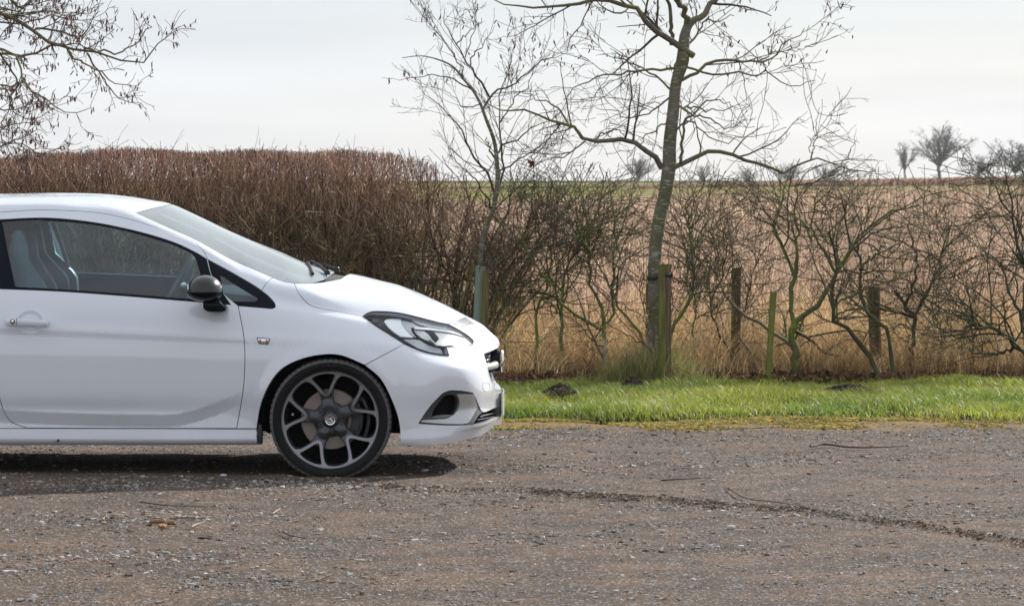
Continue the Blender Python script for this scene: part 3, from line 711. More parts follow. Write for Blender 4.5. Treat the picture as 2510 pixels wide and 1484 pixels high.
OPT = [[z3(480, 175), z3(560, 185), z3(700, 210), z3(860, 240)], [z3(860, 240), z3(740, 248), z3(640, 248), z3(575, 240)], [z3(575, 240), z3(590, 290), z3(625, 333)], [z3(625, 333), z3(570, 300), z3(510, 240), z3(480, 175)]]
parts += [sub('optic_panel', OPT, M_LAMPSILVER, -.014, ntilt=.1)]
UPR = [[z3(575, 170), z3(700, 186), z3(830, 222), z3(895, 234), z3(955, 258)], [z3(955, 258), z3(1010, 284), z3(1060, 320)], [z3(1060, 320), z3(1000, 300), z3(900, 272), z3(740, 246)], [z3(740, 246), z3(640, 215), z3(575, 176)]]
parts += [sub('upper_reflector', UPR, M_SMOKE, -.009)]
MAIN = [[z3(600, 252), z3(700, 258), z3(860, 278), z3(960, 292)], [z3(960, 292), z3(1040, 325), z3(1100, 365), z3(1130, 395)], [z3(1130, 395), z3(1134, 405), z3(1125, 416)], [z3(1125, 416), z3(1000, 420), z3(880, 422), z3(810, 414)],
        [z3(810, 414), z3(760, 380), z3(690, 350), z3(655, 330), z3(610, 285), z3(600, 252)]]
parts += [sub('main_reflector', MAIN, M_LAMPSILVER, -.010, ntilt=.12)]
PROJ = [[z3(618, 290), z3(660, 285), z3(710, 300), z3(745, 330)], [z3(745, 330), z3(770, 365), z3(800, 405)], [z3(800, 405), z3(760, 398), z3(700, 370), z3(655, 335), z3(618, 290)]]
parts += [sub('projector_lens', PROJ, M_LENS, -.006)]
DK = [[z3(690, 275), z3(770, 280), z3(800, 310), z3(830, 350)], [z3(830, 350), z3(810, 375), z3(790, 385)], [z3(790, 385), z3(760, 340), z3(735, 305), z3(690, 275)]]
parts += [sub('bulb_shroud', DK, M_BLACK, -.0085)]
BLADE = [[z3(600, 250), z3(720, 256), z3(860, 276)], [z3(860, 276), z3(980, 300), z3(1060, 340)], [z3(1060, 340), z3(980, 312), z3(860, 288), z3(700, 272), z3(608, 266)], [z3(608, 266), z3(600, 250)]]
parts += [sub('daylight_strip', BLADE, M_LAMPWHITE, -.004, ntilt=.1)]
LOWB = [[z3(770, 372), z3(800, 402), z3(860, 408), z3(1000, 408), z3(1122, 402)], [z3(1122, 402), z3(1130, 412), z3(1122, 420)], [z3(1122, 420), z3(1000, 424), z3(850, 422), z3(800, 416)], [z3(800, 416), z3(740, 360), z3(770, 372)]]
parts += [sub('chrome_edge', LOWB, M_LAMPSILVER, -.0035, ntilt=.15)]
LOW = [[z3(508, 352), z3(600, 352), z3(660, 362)], [z3(660, 362), z3(720, 400), z3(790, 425), z3(845, 440), z3(872, 486)], [z3(872, 486), z3(800, 478), z3(720, 458), z3(640, 430)], [z3(640, 430), z3(570, 390), z3(508, 352)]]
parts += [sub('side_reflector', LOW, M_SMOKE, -.012)]
for pr in parts:
    for a, h in zip(pr, hl): a.parent = h; a.matrix_parent_inverse = Matrix.Identity(4)
#
lo_ = MB()
for sg_ in (1, -1):
    Pl = [uvp(x, y, .0030) for seg in LAMP for x, y in catmull(seg)]
    if sg_ < 0: Pl = [Vector((p.x, 2 * YC - p.y, p.z)) for p in Pl]
    lo_ = MB(); lo_.tube(Pl, .0028, 5, cap=False); lq_ = lo_.build('lamp_seal', M_SEAL, None); lq_.parent = hl[0 if sg_ > 0 else 1]
# slot between bonnet and grille
VENT = [[(1111, 793.5), (1127, 785), (1142, 778.5)], [(1142, 778.5), (1154, 786), (1164, 792.5)], [(1164, 792.5), (1152, 795), (1139, 801)], [(1139, 801), (1124, 797), (1111, 793.5)]]
panel('nose_slot', VENT, M_GUN, gap=0, off=.0015, wall=.004, du=.015, dt=.05)
VS = [[(1131, 797), (1146, 789), (1156, 789)], [(1156, 789), (1146, 793), (1134, 799)], [(1134, 799), (1131, 797)]]
panel('slot_louvre', VS, M_PLASTIC, gap=0, off=.003, wall=.002, du=.015, dt=.05)
# ------------------------------------------------------------------ fog lamp opening and lower intake
M_FOGSUR = simple('satin_dark_grey_trim', (.040, .043, .048), .3, coat=.3)
fogo = panel('fog_lamp_recess', [*[s for s in FOG], ('f', 1000, 1019), *FOGB], M_CAVITY, gap=-0.002, off=-.045, wall=0, join_mirror=True, du=.02, dt=.06, sc_on=False)
FP = [[(1026.5, 1036), (1043.3, 1010.4), (1058, 991), (1075.7, 972.5)], [(1075.7, 972.5), (1085, 963.5), (1097.3, 958), (1108, 956)], [(1108, 956), (1135, 958), (1156, 961.5)], [(1156, 961.5), (1150, 990), (1140, 1020), (1130, 1040)], [(1130, 1040), (1097, 1041), (1032, 1037.5), (1026.5, 1036)]]
PK = [[z3(765, 1060), z3(775, 1020), z3(830, 945), z3(870, 895)], [z3(870, 895), z3(905, 872), z3(960, 872)], [z3(960, 872), z3(985, 885), z3(1000, 920), z3(1003, 960)], [z3(1003, 960), z3(985, 1010), z3(940, 1068)], [z3(940, 1068), z3(860, 1072), z3(765, 1066)]]
panel('fog_lamp_surround', FP, M_FOGSUR, gap=.002, off=-.012, wall=.02, holes=[PK], holegap=0, du=.02, dt=.06, sc_on=False)
PK2 = [[z3(770, 1064), z3(840, 1052), z3(905, 1048), z3(952, 1050)], [z3(952, 1050), z3(938, 1070)], [z3(938, 1070), z3(860, 1078), z3(765, 1072)], [z3(765, 1072), z3(770, 1064)]]
panel('pocket_lip', PK2, M_GUN, gap=0, off=-.008, wall=.006, du=.02, dt=.06, sc_on=False)
SB = [[z3(985, 866), z3(1060, 862), z3(1135, 862)], [z3(1135, 862), z3(1150, 905), z3(1166, 955)], [z3(1166, 955), z3(1168, 985), z3(1150, 1025), z3(1115, 1085)], [z3(1115, 1085), z3(1095, 1115), z3(1068, 1130), z3(1020, 1134)], [z3(1020, 1134), z3(850, 1130), z3(658, 1116)], [z3(658, 1116), z3(662, 1104), z3(680, 1097)],
      [z3(680, 1097), z3(800, 1092), z3(900, 1082), z3(955, 1050)], [z3(955, 1050), z3(992, 1005), z3(1008, 955), z3(1003, 905), z3(985, 866)]]
panel('silver_blade', SB, simple('satin_aluminium_paint', (.50, .50, .51), .22, metal=.55, coat=.4), gap=0, off=.001, wall=.018, du=.015, dt=.04, sc_on=False)
GT = [[z3(1145, 880), z3(1160, 900), z3(1180, 945), z3(1210, 1000)], [z3(1210, 1000), z3(1235, 1012), z3(1300, 998)], [z3(1300, 998), z3(1210, 1035), z3(1180, 1065), z3(1160, 1100), z3(1130, 1140)], [z3(1130, 1140), z3(1072, 1142)], [z3(1072, 1142), z3(1120, 1090), z3(1160, 1025), z3(1176, 985), z3(1172, 950), z3(1145, 880)]]
panel('intake_trim', GT, M_GUN, gap=0, off=-.004, wall=.012, du=.015, dt=.04, sc_on=False)
for (ya, yb, xa) in ((1010.5, 1013.5, 1183), (1019, 1021, 1176)):
    sl = panel('intake_slat', [[(xa, ya + 7), (1190, ya + 4), (1202, ya + 2), (1211, ya)], ('f', ya - 1, yb - 1), [(1211, yb), (1202, yb + 2), (1190, yb + 5), (xa, yb + 8)]], M_GUN, gap=0, off=-.012, wall=.02, join_mirror=True, du=.02, dt=.05, sc_on=False)
# ------------------------------------------------------------------ grille
gr_back = panel('grille', [[(1221, 852), (1212, 857), (1200, 862), (1186.5, 866.5)], *GRILLE, ('f', 953.5, 851)], M_CAVITY, gap=-.002, off=-.085, wall=0, join_mirror=True, du=.03, dt=.08, sc_on=False)[0]
gm = MB()
GPOLY = [(1186.5, 866.5), (1193, 893), (1202.6, 926.6), (1211, 947), (1216, 953), (1230, 953), (1230, 848), (1221, 852), (1212, 857), (1200, 862)]
bar = lambda z: abs(z)
zc0 = W(1220, 953, YC).z; zc1 = W(1220, 852, YC).z
sidelim = lambda z: np.interp(z, [W(1200, y, YC - .4).z for y in (950, 926.6, 893, 866.5)], [.10, .30, .40, .44])
row = 0; z = zc0 + .012
M_SCALE = simple('bright_grille_edging', (.20, .205, .21), .4)
while z < zc1 - .01:
    lim = sidelim(z); n = 0
    for k in range(-14, 15):
        w = (k + (.5 if row % 2 else 0)) * .034
        if abs(w) > lim - .018: continue
        if abs(z - (zc0 + (zc1 - zc0) * .45)) < .025: continue
        u_, t_ = U1 - abs(w) / .86 * .9, None
        # a scale: a U-shaped wire standing on the curved grille surface
        def surf(w_, z_):
            w_a = abs(w_); X = -.098 - .46 * w_a ** 2 - .10 * w_a - .10 * max(0, (zc0 + .06 - z_))*0
            return Vector((X - .012, YC - w_, z_))
        pts = []
        for a in np.linspace(-1, 1, 7):
            th = a * math.pi / 2
            pts.append(surf(w + .0145 * math.sin(th) * 1.0, z - .011 * math.cos(th) + .004 * abs(a)) + Vector((.006 * math.cos(th), 0, 0)))
        pts = [pts[0] + Vector((0, 0, .010))] + pts + [pts[-1] + Vector((0, 0, .010))]
        gm.tube(pts, .0019, 4, cap=False)
    z += .0175; row += 1
gmo = gm.build('grille_scales', M_SCALE, None); gmo.parent = gr_back; gmo['kind'] = 'stuff'
# winged bar and round badge
gb = MB(); pts = []; rr_ = []
zb = W(1210, 896, YC - .2).z
for w in np.linspace(-.42, .42, 25):
    wa_ = abs(w); pts.append(Vector((-.082 - .40 * wa_ ** 2 - .06 * wa_, YC - w, zb - .004 * wa_))); rr_.append(.021 - .012 * (wa_ / .42) ** 2)
gb.tube(pts, rr_, 12); gbo = gb.build('grille_bar', M_SILVER, car)
zb2 = W(1231, 884, YC).z
bd = MB(); bd.v = []
def disc_x(mb, c, prof, n=40):
    V = []; m = len(prof)
    for k in range(n):
        a = 2 * math.pi * k / n
        for r, h in prof: V.append((c[0] + h, c[1] + r * math.cos(a), c[2] + r * math.sin(a)))
    mb.add(V, [(k * m + j, ((k + 1) % n) * m + j, ((k + 1) % n) * m + j + 1, k * m + j + 1) for k in range(n) for j in range(m - 1)])
disc_x(bd, (-.056, YC, zb2), [(.0001, .006), (.040, .004), (.047, .010), (.053, .012), (.058, .008), (.060, .004), (.059, .000)])
badge = bd.build('badge', M_CHROME, car)
bh = MB(); disc_x(bh, (-.10, YC, zb2), [(.0001, .036), (.052, .036), (.062, .02), (.066, -.04)]); bho = bh.build('badge_housing', M_BLACK, None); bho.parent = badge
def emblem(mb, org, ex, ey, ez, R):
    """an S-shaped winged figure holding a flag, in relief; ex, ey span the disc, ez points out"""
    P = lambda x, y, h: org + ex * (x * R) + ey * (y * R) + ez * (h * R)
    mb.tube([P(.62, .30, .02), (P(.42, .52, .04)), P(.12, .55, .06), P(.02, .25, .08), P(.20, -.05, .10), P(.45, -.22, .10), P(.50, -.50, .08), P(.20, -.62, .06), P(-.15, -.52, .05), P(-.45, -.50, .04)], [R * q for q in (.03, .07, .11, .14, .17, .18, .16, .12, .08, .04)], 8)
    mb.tube([P(-.62, .35, .04), P(-.66, -.10, .05), P(-.50, -.48, .04)], R * .05, 6)
    mb.add([P(-.60, .38, .05), P(-.22, .48, .06), P(-.24, .10, .06), P(-.62, .02, .05)], [(0, 1, 2, 3)])
em = MB(); emblem(em, Vector((-.050, YC, zb2)), Vector((0, 1, 0)), Vector((0, 0, 1)), Vector((1, 0, 0)), .045); emo = em.build('emblem', M_CHROME, None); emo.parent = badge
# number plate
npz0, npz1 = W(1230, 1019, YC - .26).z, W(1230, 964, YC - .26).z
pl = MB()
for k in range(24):
    wA, wB = -.26 + k * .52 / 24, -.26 + (k + 1) * .52 / 24
    xa, xb = -.040 - .10 * wA * wA, -.040 - .10 * wB * wB
    pl.add([(xa, YC - wA, npz0), (xb, YC - wB, npz0), (xb, YC - wB, npz1), (xa, YC - wA, npz1), (xa - .006, YC - wA, npz0), (xb - .006, YC - wB, npz0), (xb - .006, YC - wB, npz1), (xa - .006, YC - wA, npz1)],
           [(0, 1, 2, 3), (4, 7, 6, 5), (0, 4, 5, 1), (2, 6, 7, 3)] + ([(0, 3, 7, 4)] if k == 0 else []) + ([(1, 5, 6, 2)] if k == 23 else []))
M_PLATE = simple('number_plate_white', (.70, .71, .70), .3, coat=.4)
plate = pl.build('number_plate', M_PLATE, car, angle=50)
ph = MB(); ph.box((-.082, YC, (npz0 + npz1) / 2), (.05, .44, npz1 - npz0 + .004)); ph.build('plate_holder', M_GUN, car, bevel=.006)
# ------------------------------------------------------------------ side indicator, door handle, parking sensor
IND = [[(630, 826.5), (646, 827.5), (662, 829)], [(662, 829), (660, 837), (657.5, 843.5)], [(657.5, 843.5), (646, 843), (634, 841)], [(634, 841), (632, 834), (630, 826.5)]]
ind = panel('side_indicator', IND, M_GUN, gap=0, off=.004, wall=.006, du=.01, dt=.03)
IN2 = [[(632.5, 829), (646, 830), (659, 831)], [(659, 831), (657.5, 836), (655.5, 841)], [(655.5, 841), (646, 840.6), (636, 839)], [(636, 839), (634, 834), (632.5, 829)]]
i2 = panel('indicator_lens', IN2, M_CHROME, gap=0, off=.0055, wall=.003, du=.01, dt=.03)
i3 = panel('indicator_bulb', [[(635, 831), (640, 831.3)], [(640, 831.3), (641, 840)], [(641, 840), (637.5, 839.5)], [(637.5, 839.5), (635, 831)]], M_AMBER, gap=0, off=.0065, wall=.001, du=.01, dt=.03)
i4 = panel('indicator_bulb', [[(651, 832.5), (657.5, 833)], [(657.5, 833), (655.5, 840.5)], [(655.5, 840.5), (651, 840)], [(651, 840), (651, 832.5)]], M_AMBER, gap=0, off=.0065, wall=.001, du=.01, dt=.03)
for q in (i2, i3, i4):
    for a, h in zip(q, ind): a.parent = h; a.matrix_parent_inverse = Matrix.Identity(4)
for side_ in (0, 1):
    h = MB()
    def hp(x, y, off):
        p = uvp(x, y, 0); p = Vector((p.x, YC - (YC - p.y + off), p.z))
        if side_: p = Vector((p.x, 2 * YC - p.y, p.z))
        return p
    cs = []
    xs_ = [13.5, 15, 20, 41, 70, 100, 112, 118, 120]
    tops = [783, 779.5, 778.3, 778.2, 779.5, 782, 783.5, 785.5, 789]
    bots = [792, 795.5, 796.3, 796.8, 797.2, 798.3, 798.3, 797, 792]
    V = []; n = 0
    for x, a, b in zip(xs_, tops, bots):
        e = 0.35 if x in (13.5, 120) else 1
        base = uvp(60, 800, 0)
        for (fy, o) in ((0, .016), (.04, .032 * e + .012), (.30, .042 * e + .006), (.70, .042 * e + .006), (.96, .032 * e + .012), (1, .016)):
            y = a + (b - a) * fy; X = W(x, y, YC - .87).x; Z = W(x, y, YC - .87).z
            yy = YC - .858 - o if not side_ else YC + .858 + o
            V.append((X, yy, Z))
    m = 6; k = len(xs_)
    Fc = [(i * m + j, i * m + j + 1, (i + 1) * m + j + 1, (i + 1) * m + j) for i in range(k - 1) for j in range(m - 1)] + [tuple(range(m)), tuple((k - 1) * m + j for j in range(m))[::-1]]
    h.add(V, Fc); ho = h.build('door_handle', M_PAINT, None, angle=50); ho.parent = door[side_]
    if not side_:
        lk = MB(); c = W(31, 787.5, YC - .9); c.y = YC - .858 - .049
        lk.lathe([(.0001, -.0035), (.0085, -.003), (.0105, 0), (.0105, .006)], 24, c); lo = lk.build('lock', M_CHROME, None); lo.parent = ho
        lr = MB(); lr.lathe([(.0105, -.001), (.0125, -.001), (.0125, .006)], 24, c); lro = lr.build('lock_ring', M_SEAL, None); lro.parent = ho
        sm = MB(); sm.box((W(41, 787, YC - .9).x, YC - .858 - .0475, c.z), (.0016, .006, .034)); smo = sm.build('handle_joint', M_SEAL, None); smo.parent = ho
# tow-eye cover outline on the bumper
def outline(pts, r, mat, name, off=.001):
    mb = MB(); P = [uvp(x, y, off) for x, y in catmull(pts + [pts[0]])]; mb.tube(P, r, 4, cap=False); return mb.build(name, mat, car)
outline([z3(1222, 760), z3(1262, 760), z3(1280, 775), z3(1281, 830), z3(1255, 838), z3(1228, 832), z3(1218, 800)], .0011, M_PLASTIC, 'towing_eye_cover', 0.0)
# ------------------------------------------------------------------ door mirrors
def mirror_parts(sg):
    M_CARB, nt, b = mat_base('carbon_look_shell')
    tcn = N(nt, 'ShaderNodeTexCoord'); ck = N(nt, 'ShaderNodeTexChecker', Scale=260.0)
    ck.inputs['Color1'].default_value = (.085, .082, .088, 1); ck.inputs['Color2'].default_value = (.012, .012, .014, 1)
    b.inputs['Base Color'].default_value = (.012, .0115, .014, 1)
    b.inputs['Roughness'].default_value = .25; b.inputs['Coat Weight'].default_value = .6; b.inputs['Metallic'].default_value = .4
    c = W(499, 708, YC - .99); Y0 = YC - .99
    a_ = (544 - 453.5) / 2 / F * Y0; up_ = (714 - 673.5) / F * Y0; dn_ = (739.5 - 714) / F * Y0
    cz = W(499, 714, Y0).z; cx_ = W(498.5, 714, Y0).x
    out = []
    for half, mt, nm in ((1, M_CARB, 'mirror_shell'), (-1, M_BLACK, 'mirror_lower_shell')):
        mb = MB(); V = []; nu_, nv_ = 40, 14
        for i in range(nv_ + 1):
            ph = (math.pi / 2) * i / nv_
            for k in range(nu_):
                th = 2 * math.pi * k / nu_
                x = math.cos(th); y = math.sin(th)
                rr = math.cos(ph) ** .95
                zz = math.sin(ph) ** 1.0 * (up_ if half > 0 else dn_)
                xx = x * a_ * rr + (.006 if half > 0 else .012 * math.sin(ph))
                V.append((cx_ + xx, sg * (-.99) - sg * 0 + YC + y * .115 * rr * (1.0), cz + half * zz))
        Fc = [(i * nu_ + k, i * nu_ + (k + 1) % nu_, (i + 1) * nu_ + (k + 1) % nu_, (i + 1) * nu_ + k) for i in range(nv_) for k in range(nu_)] + [tuple(range(nu_))]
        mb.add(V, Fc); out.append(mb.build(nm, mt, None, angle=60))
    ft = MB(); V = []
    secs = [((500, 740), (512, 738), (530, 738), (541, 731)), ((500.5, 750), (512, 755), (534, 753), (546, 744)), ((502, 757.5), (521, 763.4), (552, 762), (556.8, 753.5))]
    pts3 = []
    for r_, (wd) in zip(secs, (-.95, -.90, -.84)):
        for q in r_:
            p = W(q[0], q[1], YC - .93); pts3.append((p.x, p.z))
    poly = [(500, 738), (499.5, 750), (502, 757), (510, 762), (522, 763.6), (540, 763.4), (552, 761.8), (556.5, 757), (556, 752), (546, 745), (540, 736), (520, 734)]
    pp = [(W(x, y, YC - .92).x, W(x, y, YC - .92).z) for x, y in poly]
    ft.prism(pp, YC - sg * .98, YC - sg * .79); fo = ft.build('mirror_foot', M_BLACK, car, bevel=.006)
    for o in out: o.parent = fo
    gl_ = MB(); gl_.box((cx_ - a_ * .78, YC - sg * .99, cz + .008), (.004, .12, .06)); go = gl_.build('mirror_glass', M_CHROME, None, bevel=.001); go.parent = fo
    sl_ = MB(); sl_.lathe([(1.004, 0), (1.004, .003)], 40, (0, 0, 0), axis=2)
    return fo
mirror_parts(1); mirror_parts(-1)
# ------------------------------------------------------------------ wheels
TYC, TYCY = 809.5, 1028.5
M_TYRE = simple('tyre_rubber', (.007, .007, .008), .6, spec=.22, noise=.3, nscale=30)
M_TREAD = simple('dusty_tread_rubber', (.15, .142, .136), .85, spec=.2, noise=.5, nscale=70, bump=.001)
M_DISC = simple('brake_disc_iron', (.25, .205, .18), .45, metal=.5, noise=.2, nscale=18)
M_ALLOYDK = simple('anthracite_alloy', (.062, .066, .074), .36, metal=.55, coat=.25)
M_ALLOY = simple('machined_alloy_face', (.25, .25, .265), .33, metal=.55, coat=.3)
wc = W(TYC, TYCY, YW); WR = .3095; RIM = .2434
TYR_GEO = None
M_LETTER = simple('moulded_rubber_letters', (.022, .022, .024), .5)
def make_wheel(cx_, sg, name='wheel'):
    """sg = 1 near side (face towards -Y), -1 far side"""
    global TYR_GEO
    cy_ = YC - sg * .855; c = Vector((cx_, cy_, wc.z))
    w = bpy.data.objects.new('wheel', None)
    COL.objects.link(w); w.parent = car; w.location = Vector(c) - car.location
    w.rotation_euler = (0, 0, 0 if sg > 0 else math.pi)
    if TYR_GEO is None:
        made = []
        def reg(nm, mb, mat, **kw):
            o = mb.build(nm, mat, None, **kw); made.append(o); return o
        # tyre: carcass, sidewall and tread blocks
        prof = [(RIM - .006, .012), (RIM + .002, .000), (RIM + .008, -.002), (RIM + .020, -.008), (RIM + .036, -.0105), (RIM + .048, -.008), (WR - .026, -.0055), (WR - .02, -.001), (WR - .004, .009), (WR - .001, .022), (WR, .05), (WR, .19), (WR - .004, .212), (WR - .02, .224), (RIM, .222)]
        nseg = 66 * 5
        t = MB(); t.lathe(prof[:8], 160, (0, 0, 0)); reg('tyre', t, M_TYRE)
        t2 = MB()
        def rf(k, j, r):
            g = (k % 5) == 0
            if g and 1 <= j <= 4: return r - .0055
            return r
        t2.lathe([(WR - .030, -.0045), (WR - .019, -.0025), (WR - .009, .003), (WR - .002, .016), (WR, .040), (WR, .185), (WR - .004, .212), (WR - .02, .224), (RIM, .222)], nseg, (0, 0, 0), rfun=rf)
        reg('tread', t2, M_TREAD, angle=40)
        # raised lettering
        for word, a0, st, sz in (('PILOT', 104, -6.3, .019), ('MICHELIN', 253, 4.6, .015)):
            for q, chv in enumerate(word):
                cu = bpy.data.curves.new('letter', 'FONT'); cu.body = chv; cu.size = sz * 1.25; cu.extrude = .0012; cu.align_x = 'CENTER'; cu.align_y = 'CENTER'
                to = bpy.data.objects.new('letter', cu); COL.objects.link(to)
                bpy.context.view_layer.update()
                me = bpy.data.meshes.new_from_object(to.evaluated_get(bpy.context.evaluated_depsgraph_get()))
                bpy.data.objects.remove(to)
                a = math.radians(a0 + st * q); r = RIM + .036
                rot = Matrix.Rotation(math.radians(90), 4, 'X')
                roll = a - math.pi / 2 if word == 'PILOT' else a + math.pi / 2
                me.transform(Matrix.Translation((r * math.cos(a), -.0105, r * math.sin(a))) @ Matrix.Rotation(-roll, 4, 'Y') @ rot)
                me.materials.clear(); me.materials.append(M_LETTER)
                made.append(link('sidewall_letter', me))
        # rim face
        R = RIM
        def pol(a, r): return (r * R * math.cos(math.radians(a)), r * R * math.sin(math.radians(a)))
        def smooth_loop(pts, n=5):
            P = [np.array(p) for p in pts]; m = len(P); out = []
            for i in range(m):
                p0, p1, p2, p3 = P[i - 1], P[i], P[(i + 1) % m], P[(i + 2) % m]
                for s in range(n):
                    u = s / n; out.append(tuple(.5 * ((2 * p1) + (-p0 + p2) * u + (2 * p0 - 5 * p1 + 4 * p2 - p3) * u * u + (-p0 + 3 * p1 - 3 * p2 + p3) * u ** 3)))
            return out
        AX = 99.0
        small, silver, large = [], [], []
        for k in range(5):
            A = AX + 72 * k
            sp = [(-15.6, .925), (-14.6, .885), (-11.2, .76), (-6.6, .63), (-2.2, .562), (2.2, .562), (6.6, .63), (11.2, .76), (14.6, .885), (15.6, .925), (12.5, .953), (5, .966), (-5, .966), (-12.5, .953)]
            small.append(smooth_loop([pol(A - a, r) for a, r in sp]))
            sv = [(-26, 1.02), (-20.5, .90), (-16.5, .76), (-12.6, .63), (-8.8, .545), (-4.6, .497), (0, .487), (4.6, .497), (8.8, .545), (12.6, .63), (16.5, .76), (20.5, .90), (26, 1.02)]
            silver.append([pol(A - a, r) for a, r in sv])
            B = A + 36
            lg = [(-13.8, .925), (-17.2, .86), (-21.0, .72), (-23.2, .60), (-22.6, .48), (-19.5, .39), (-13, .335), (13, .335), (19.5, .39), (22.6, .48), (23.2, .60), (21.0, .72), (17.2, .86), (13.8, .925), (10, .953), (4, .966), (-4, .966), (-10, .953)]
            large.append(smooth_loop([pol(B - a, r) for a, r in lg]))
        circ = lambda r, n: [(r * R * math.cos(2 * math.pi * i / n), r * R * math.sin(2 * math.pi * i / n)) for i in range(n)]
        ring_in = circ(.962, 180); outer_c = circ(1.0, 180)
        pts = []; edges = []
        def addloop(lp, closed=True):
            m = len(pts); pts.extend(lp); n = len(lp)
            edges.extend((m + i, m + (i + 1) % n) for i in range(n if closed else n - 1))
        addloop(outer_c); addloop(circ(.972, 180))
        for lp in small + large: addloop(lp)
        for lp in silver: addloop([p for p in lp if math.hypot(*p) < .99 * R] , False)
        for rr in np.arange(.06, .98, .035):
            n = max(8, int(2 * math.pi * rr / .035)); 
            for i in range(n):
                a = 2 * math.pi * i / n; q = (rr * R * math.cos(a), rr * R * math.sin(a)); pts.append(q)
        vs, es, fs, _, _, _ = delaunay_2d_cdt([Vector(p) for p in pts], edges, [], 0, 1e-6)
        V2 = np.array([(v.x, v.y) for v in vs]); T = np.array([f for f in fs if len(f) == 3]); cen = V2[T].mean(1); ok = inside(outer_c, cen)
        for lp in small + large: ok &= ~inside(lp, cen)
        T = T[ok]; cen = cen[ok]
        rad = np.hypot(V2[:, 0], V2[:, 1]) / R
        insv = np.zeros(len(V2), bool)
        def depth(V):
            r = np.hypot(V[:, 0], V[:, 1]) / R
            ang = np.degrees(np.arctan2(V[:, 1], V[:, 0])); da = (ang - AX + 36) % 72 - 36
            base = .022 - .020 * np.clip(r, 0, 1) ** 2
            hub = np.where(r < .22, -.002, 0)
            arm = np.clip(1 - (np.abs(da) * np.clip(r, .1, 1) / 7.5) ** 2, 0, 1) * np.clip((.46 - r) / .1, 0, 1) * np.clip((r - .2) / .1, 0, 1)
            groove = .010 * np.clip((.56 - r) / .12, 0, 1) * np.clip((r - .22) / .2, 0, 1)
            return base + groove - .010 * arm
        D = depth(V2)
        issil = (np.hypot(cen[:, 0], cen[:, 1]) > .955 * R)
        for sv in silver:
            far = [p for p in sv]; issil |= inside(far, cen)
        for nm, sel, mt, dz in (('rim_face', issil, M_ALLOY, 0.0), ('rim_spokes', ~issil, M_ALLOYDK, .0025)):
            Tt = T[sel]; us = np.unique(Tt); rm = -np.ones(len(V2), int); rm[us] = np.arange(len(us)); Vv = V2[us]; Tt = rm[Tt]
            P = np.stack([Vv[:, 0], D[us] + dz, Vv[:, 1]], 1)
            ed = {}
            for f in Tt:
                for a, b in ((f[0], f[1]), (f[1], f[2]), (f[2], f[0])):
                    if (b, a) in ed: ed.pop((b, a))
                    else: ed[(a, b)] = 1
            idx = sorted({v for e_ in ed for v in e_}); nb = len(P); m1 = {v: nb + q for q, v in enumerate(idx)}
            dd = .006 if nm == 'rim_face' else .050
            Wb = P[idx].copy(); Wb[:, 1] += dd; 
            if nm == 'rim_spokes':
                pass
            mb = MB(); mb.add(P.tolist() + Wb.tolist(), [tuple(f) for f in Tt.tolist()] + [(b, a, m1[a], m1[b]) for a, b in ed])
            reg(nm, mb, mt, angle=30)
        # dark walls of the spoke openings
        wl_ = MB()
        for lp in small + large:
            P = np.array(lp); d = depth(P); n = len(P); c_ = P.mean(0)
            P2 = P + (c_ - P) * .10
            V = [(p[0], q + .001, p[1]) for p, q in zip(P, d)] + [(p[0], q + .038, p[1]) for p, q in zip(P2, d)]
            wl_.add(V, [(i, (i + 1) % n, n + (i + 1) % n, n + i) for i in range(n)])
        reg('spoke_walls', wl_, M_ALLOYDK)
        bl = MB(); bl.lathe([(R * .999, -.001), (R * .985, .03), (R * .95, .05), (R * .93, .19), (R * .99, .21)], 96, (0, 0, 0)); reg('rim_barrel', bl, M_ALLOYDK)
        lp_ = MB(); lp_.lathe([(R * .999, -.0005), (R * 1.012, -.004), (R * 1.02, .002)], 120, (0, 0, 0)); reg('rim_lip', lp_, M_ALLOY)
        ds = MB(); ds.lathe([(.085, .070), (.090, .066), (.150, .066), (.154, .070), (.154, .092), (.085, .092)], 90, (0, 0, 0)); reg('brake_disc', ds, M_DISC)
        sh_ = MB(); sh_.lathe([(.0001, .13), (.225, .13), (.228, .20)], 48, (0, 0, 0)); reg('dust_shield', sh_, M_CAVITY)
        hb = MB(); hb.lathe([(.0001, .045), (.080, .045), (.088, .060), (.088, .12)], 60, (0, 0, 0)); reg('hub', hb, M_PLASTIC)
        for sp_ in ((.148, -.002, .040, .13), (.128, -.055, .028, .05)):
            pass
        cal = MB()
        for (rr0, rr1, a0, a1, y0, y1) in ((.105, .188, -32, 34, .048, .066), (.160, .200, -34, 36, .048, .125), (.115, .150, -24, -4, .036, .050), (.115, .150, 6, 26, .036, .050)):
            poly = [(rr0 * math.cos(math.radians(a)), rr0 * math.sin(math.radians(a))) for a in np.linspace(a0, a1, 8)] + [(rr1 * math.cos(math.radians(a)), rr1 * math.sin(math.radians(a))) for a in np.linspace(a1, a0, 8)]
            cal.prism(poly, y0, y1)
        reg('brake_caliper', cal, M_PLASTIC, bevel=.003)
        for k in range(5):
            a = math.radians(AX + 36 + 72 * k); q = Vector((.060 * math.cos(a), .016, .060 * math.sin(a)))
            bt = MB(); bt.lathe([(.0001, -.004), (.009, -.003), (.0105, .002), (.0105, .012)], 6 if k else 12, q); reg('wheel_bolt', bt, M_PLASTIC, angle=30)
            cup = MB(); cup.lathe([(.0185, .004), (.0165, .006), (.016, .020), (.0001, .021)], 24, q); reg('bolt_recess', cup, M_CAVITY)
        cp = MB(); cp.lathe([(.0001, .004), (.019, .0035), (.0225, .0015), (.0255, .0015), (.0275, .004), (.0285, .010)], 40, (0, 0, 0)); cap = reg('centre_cap', cp, M_CHROME)
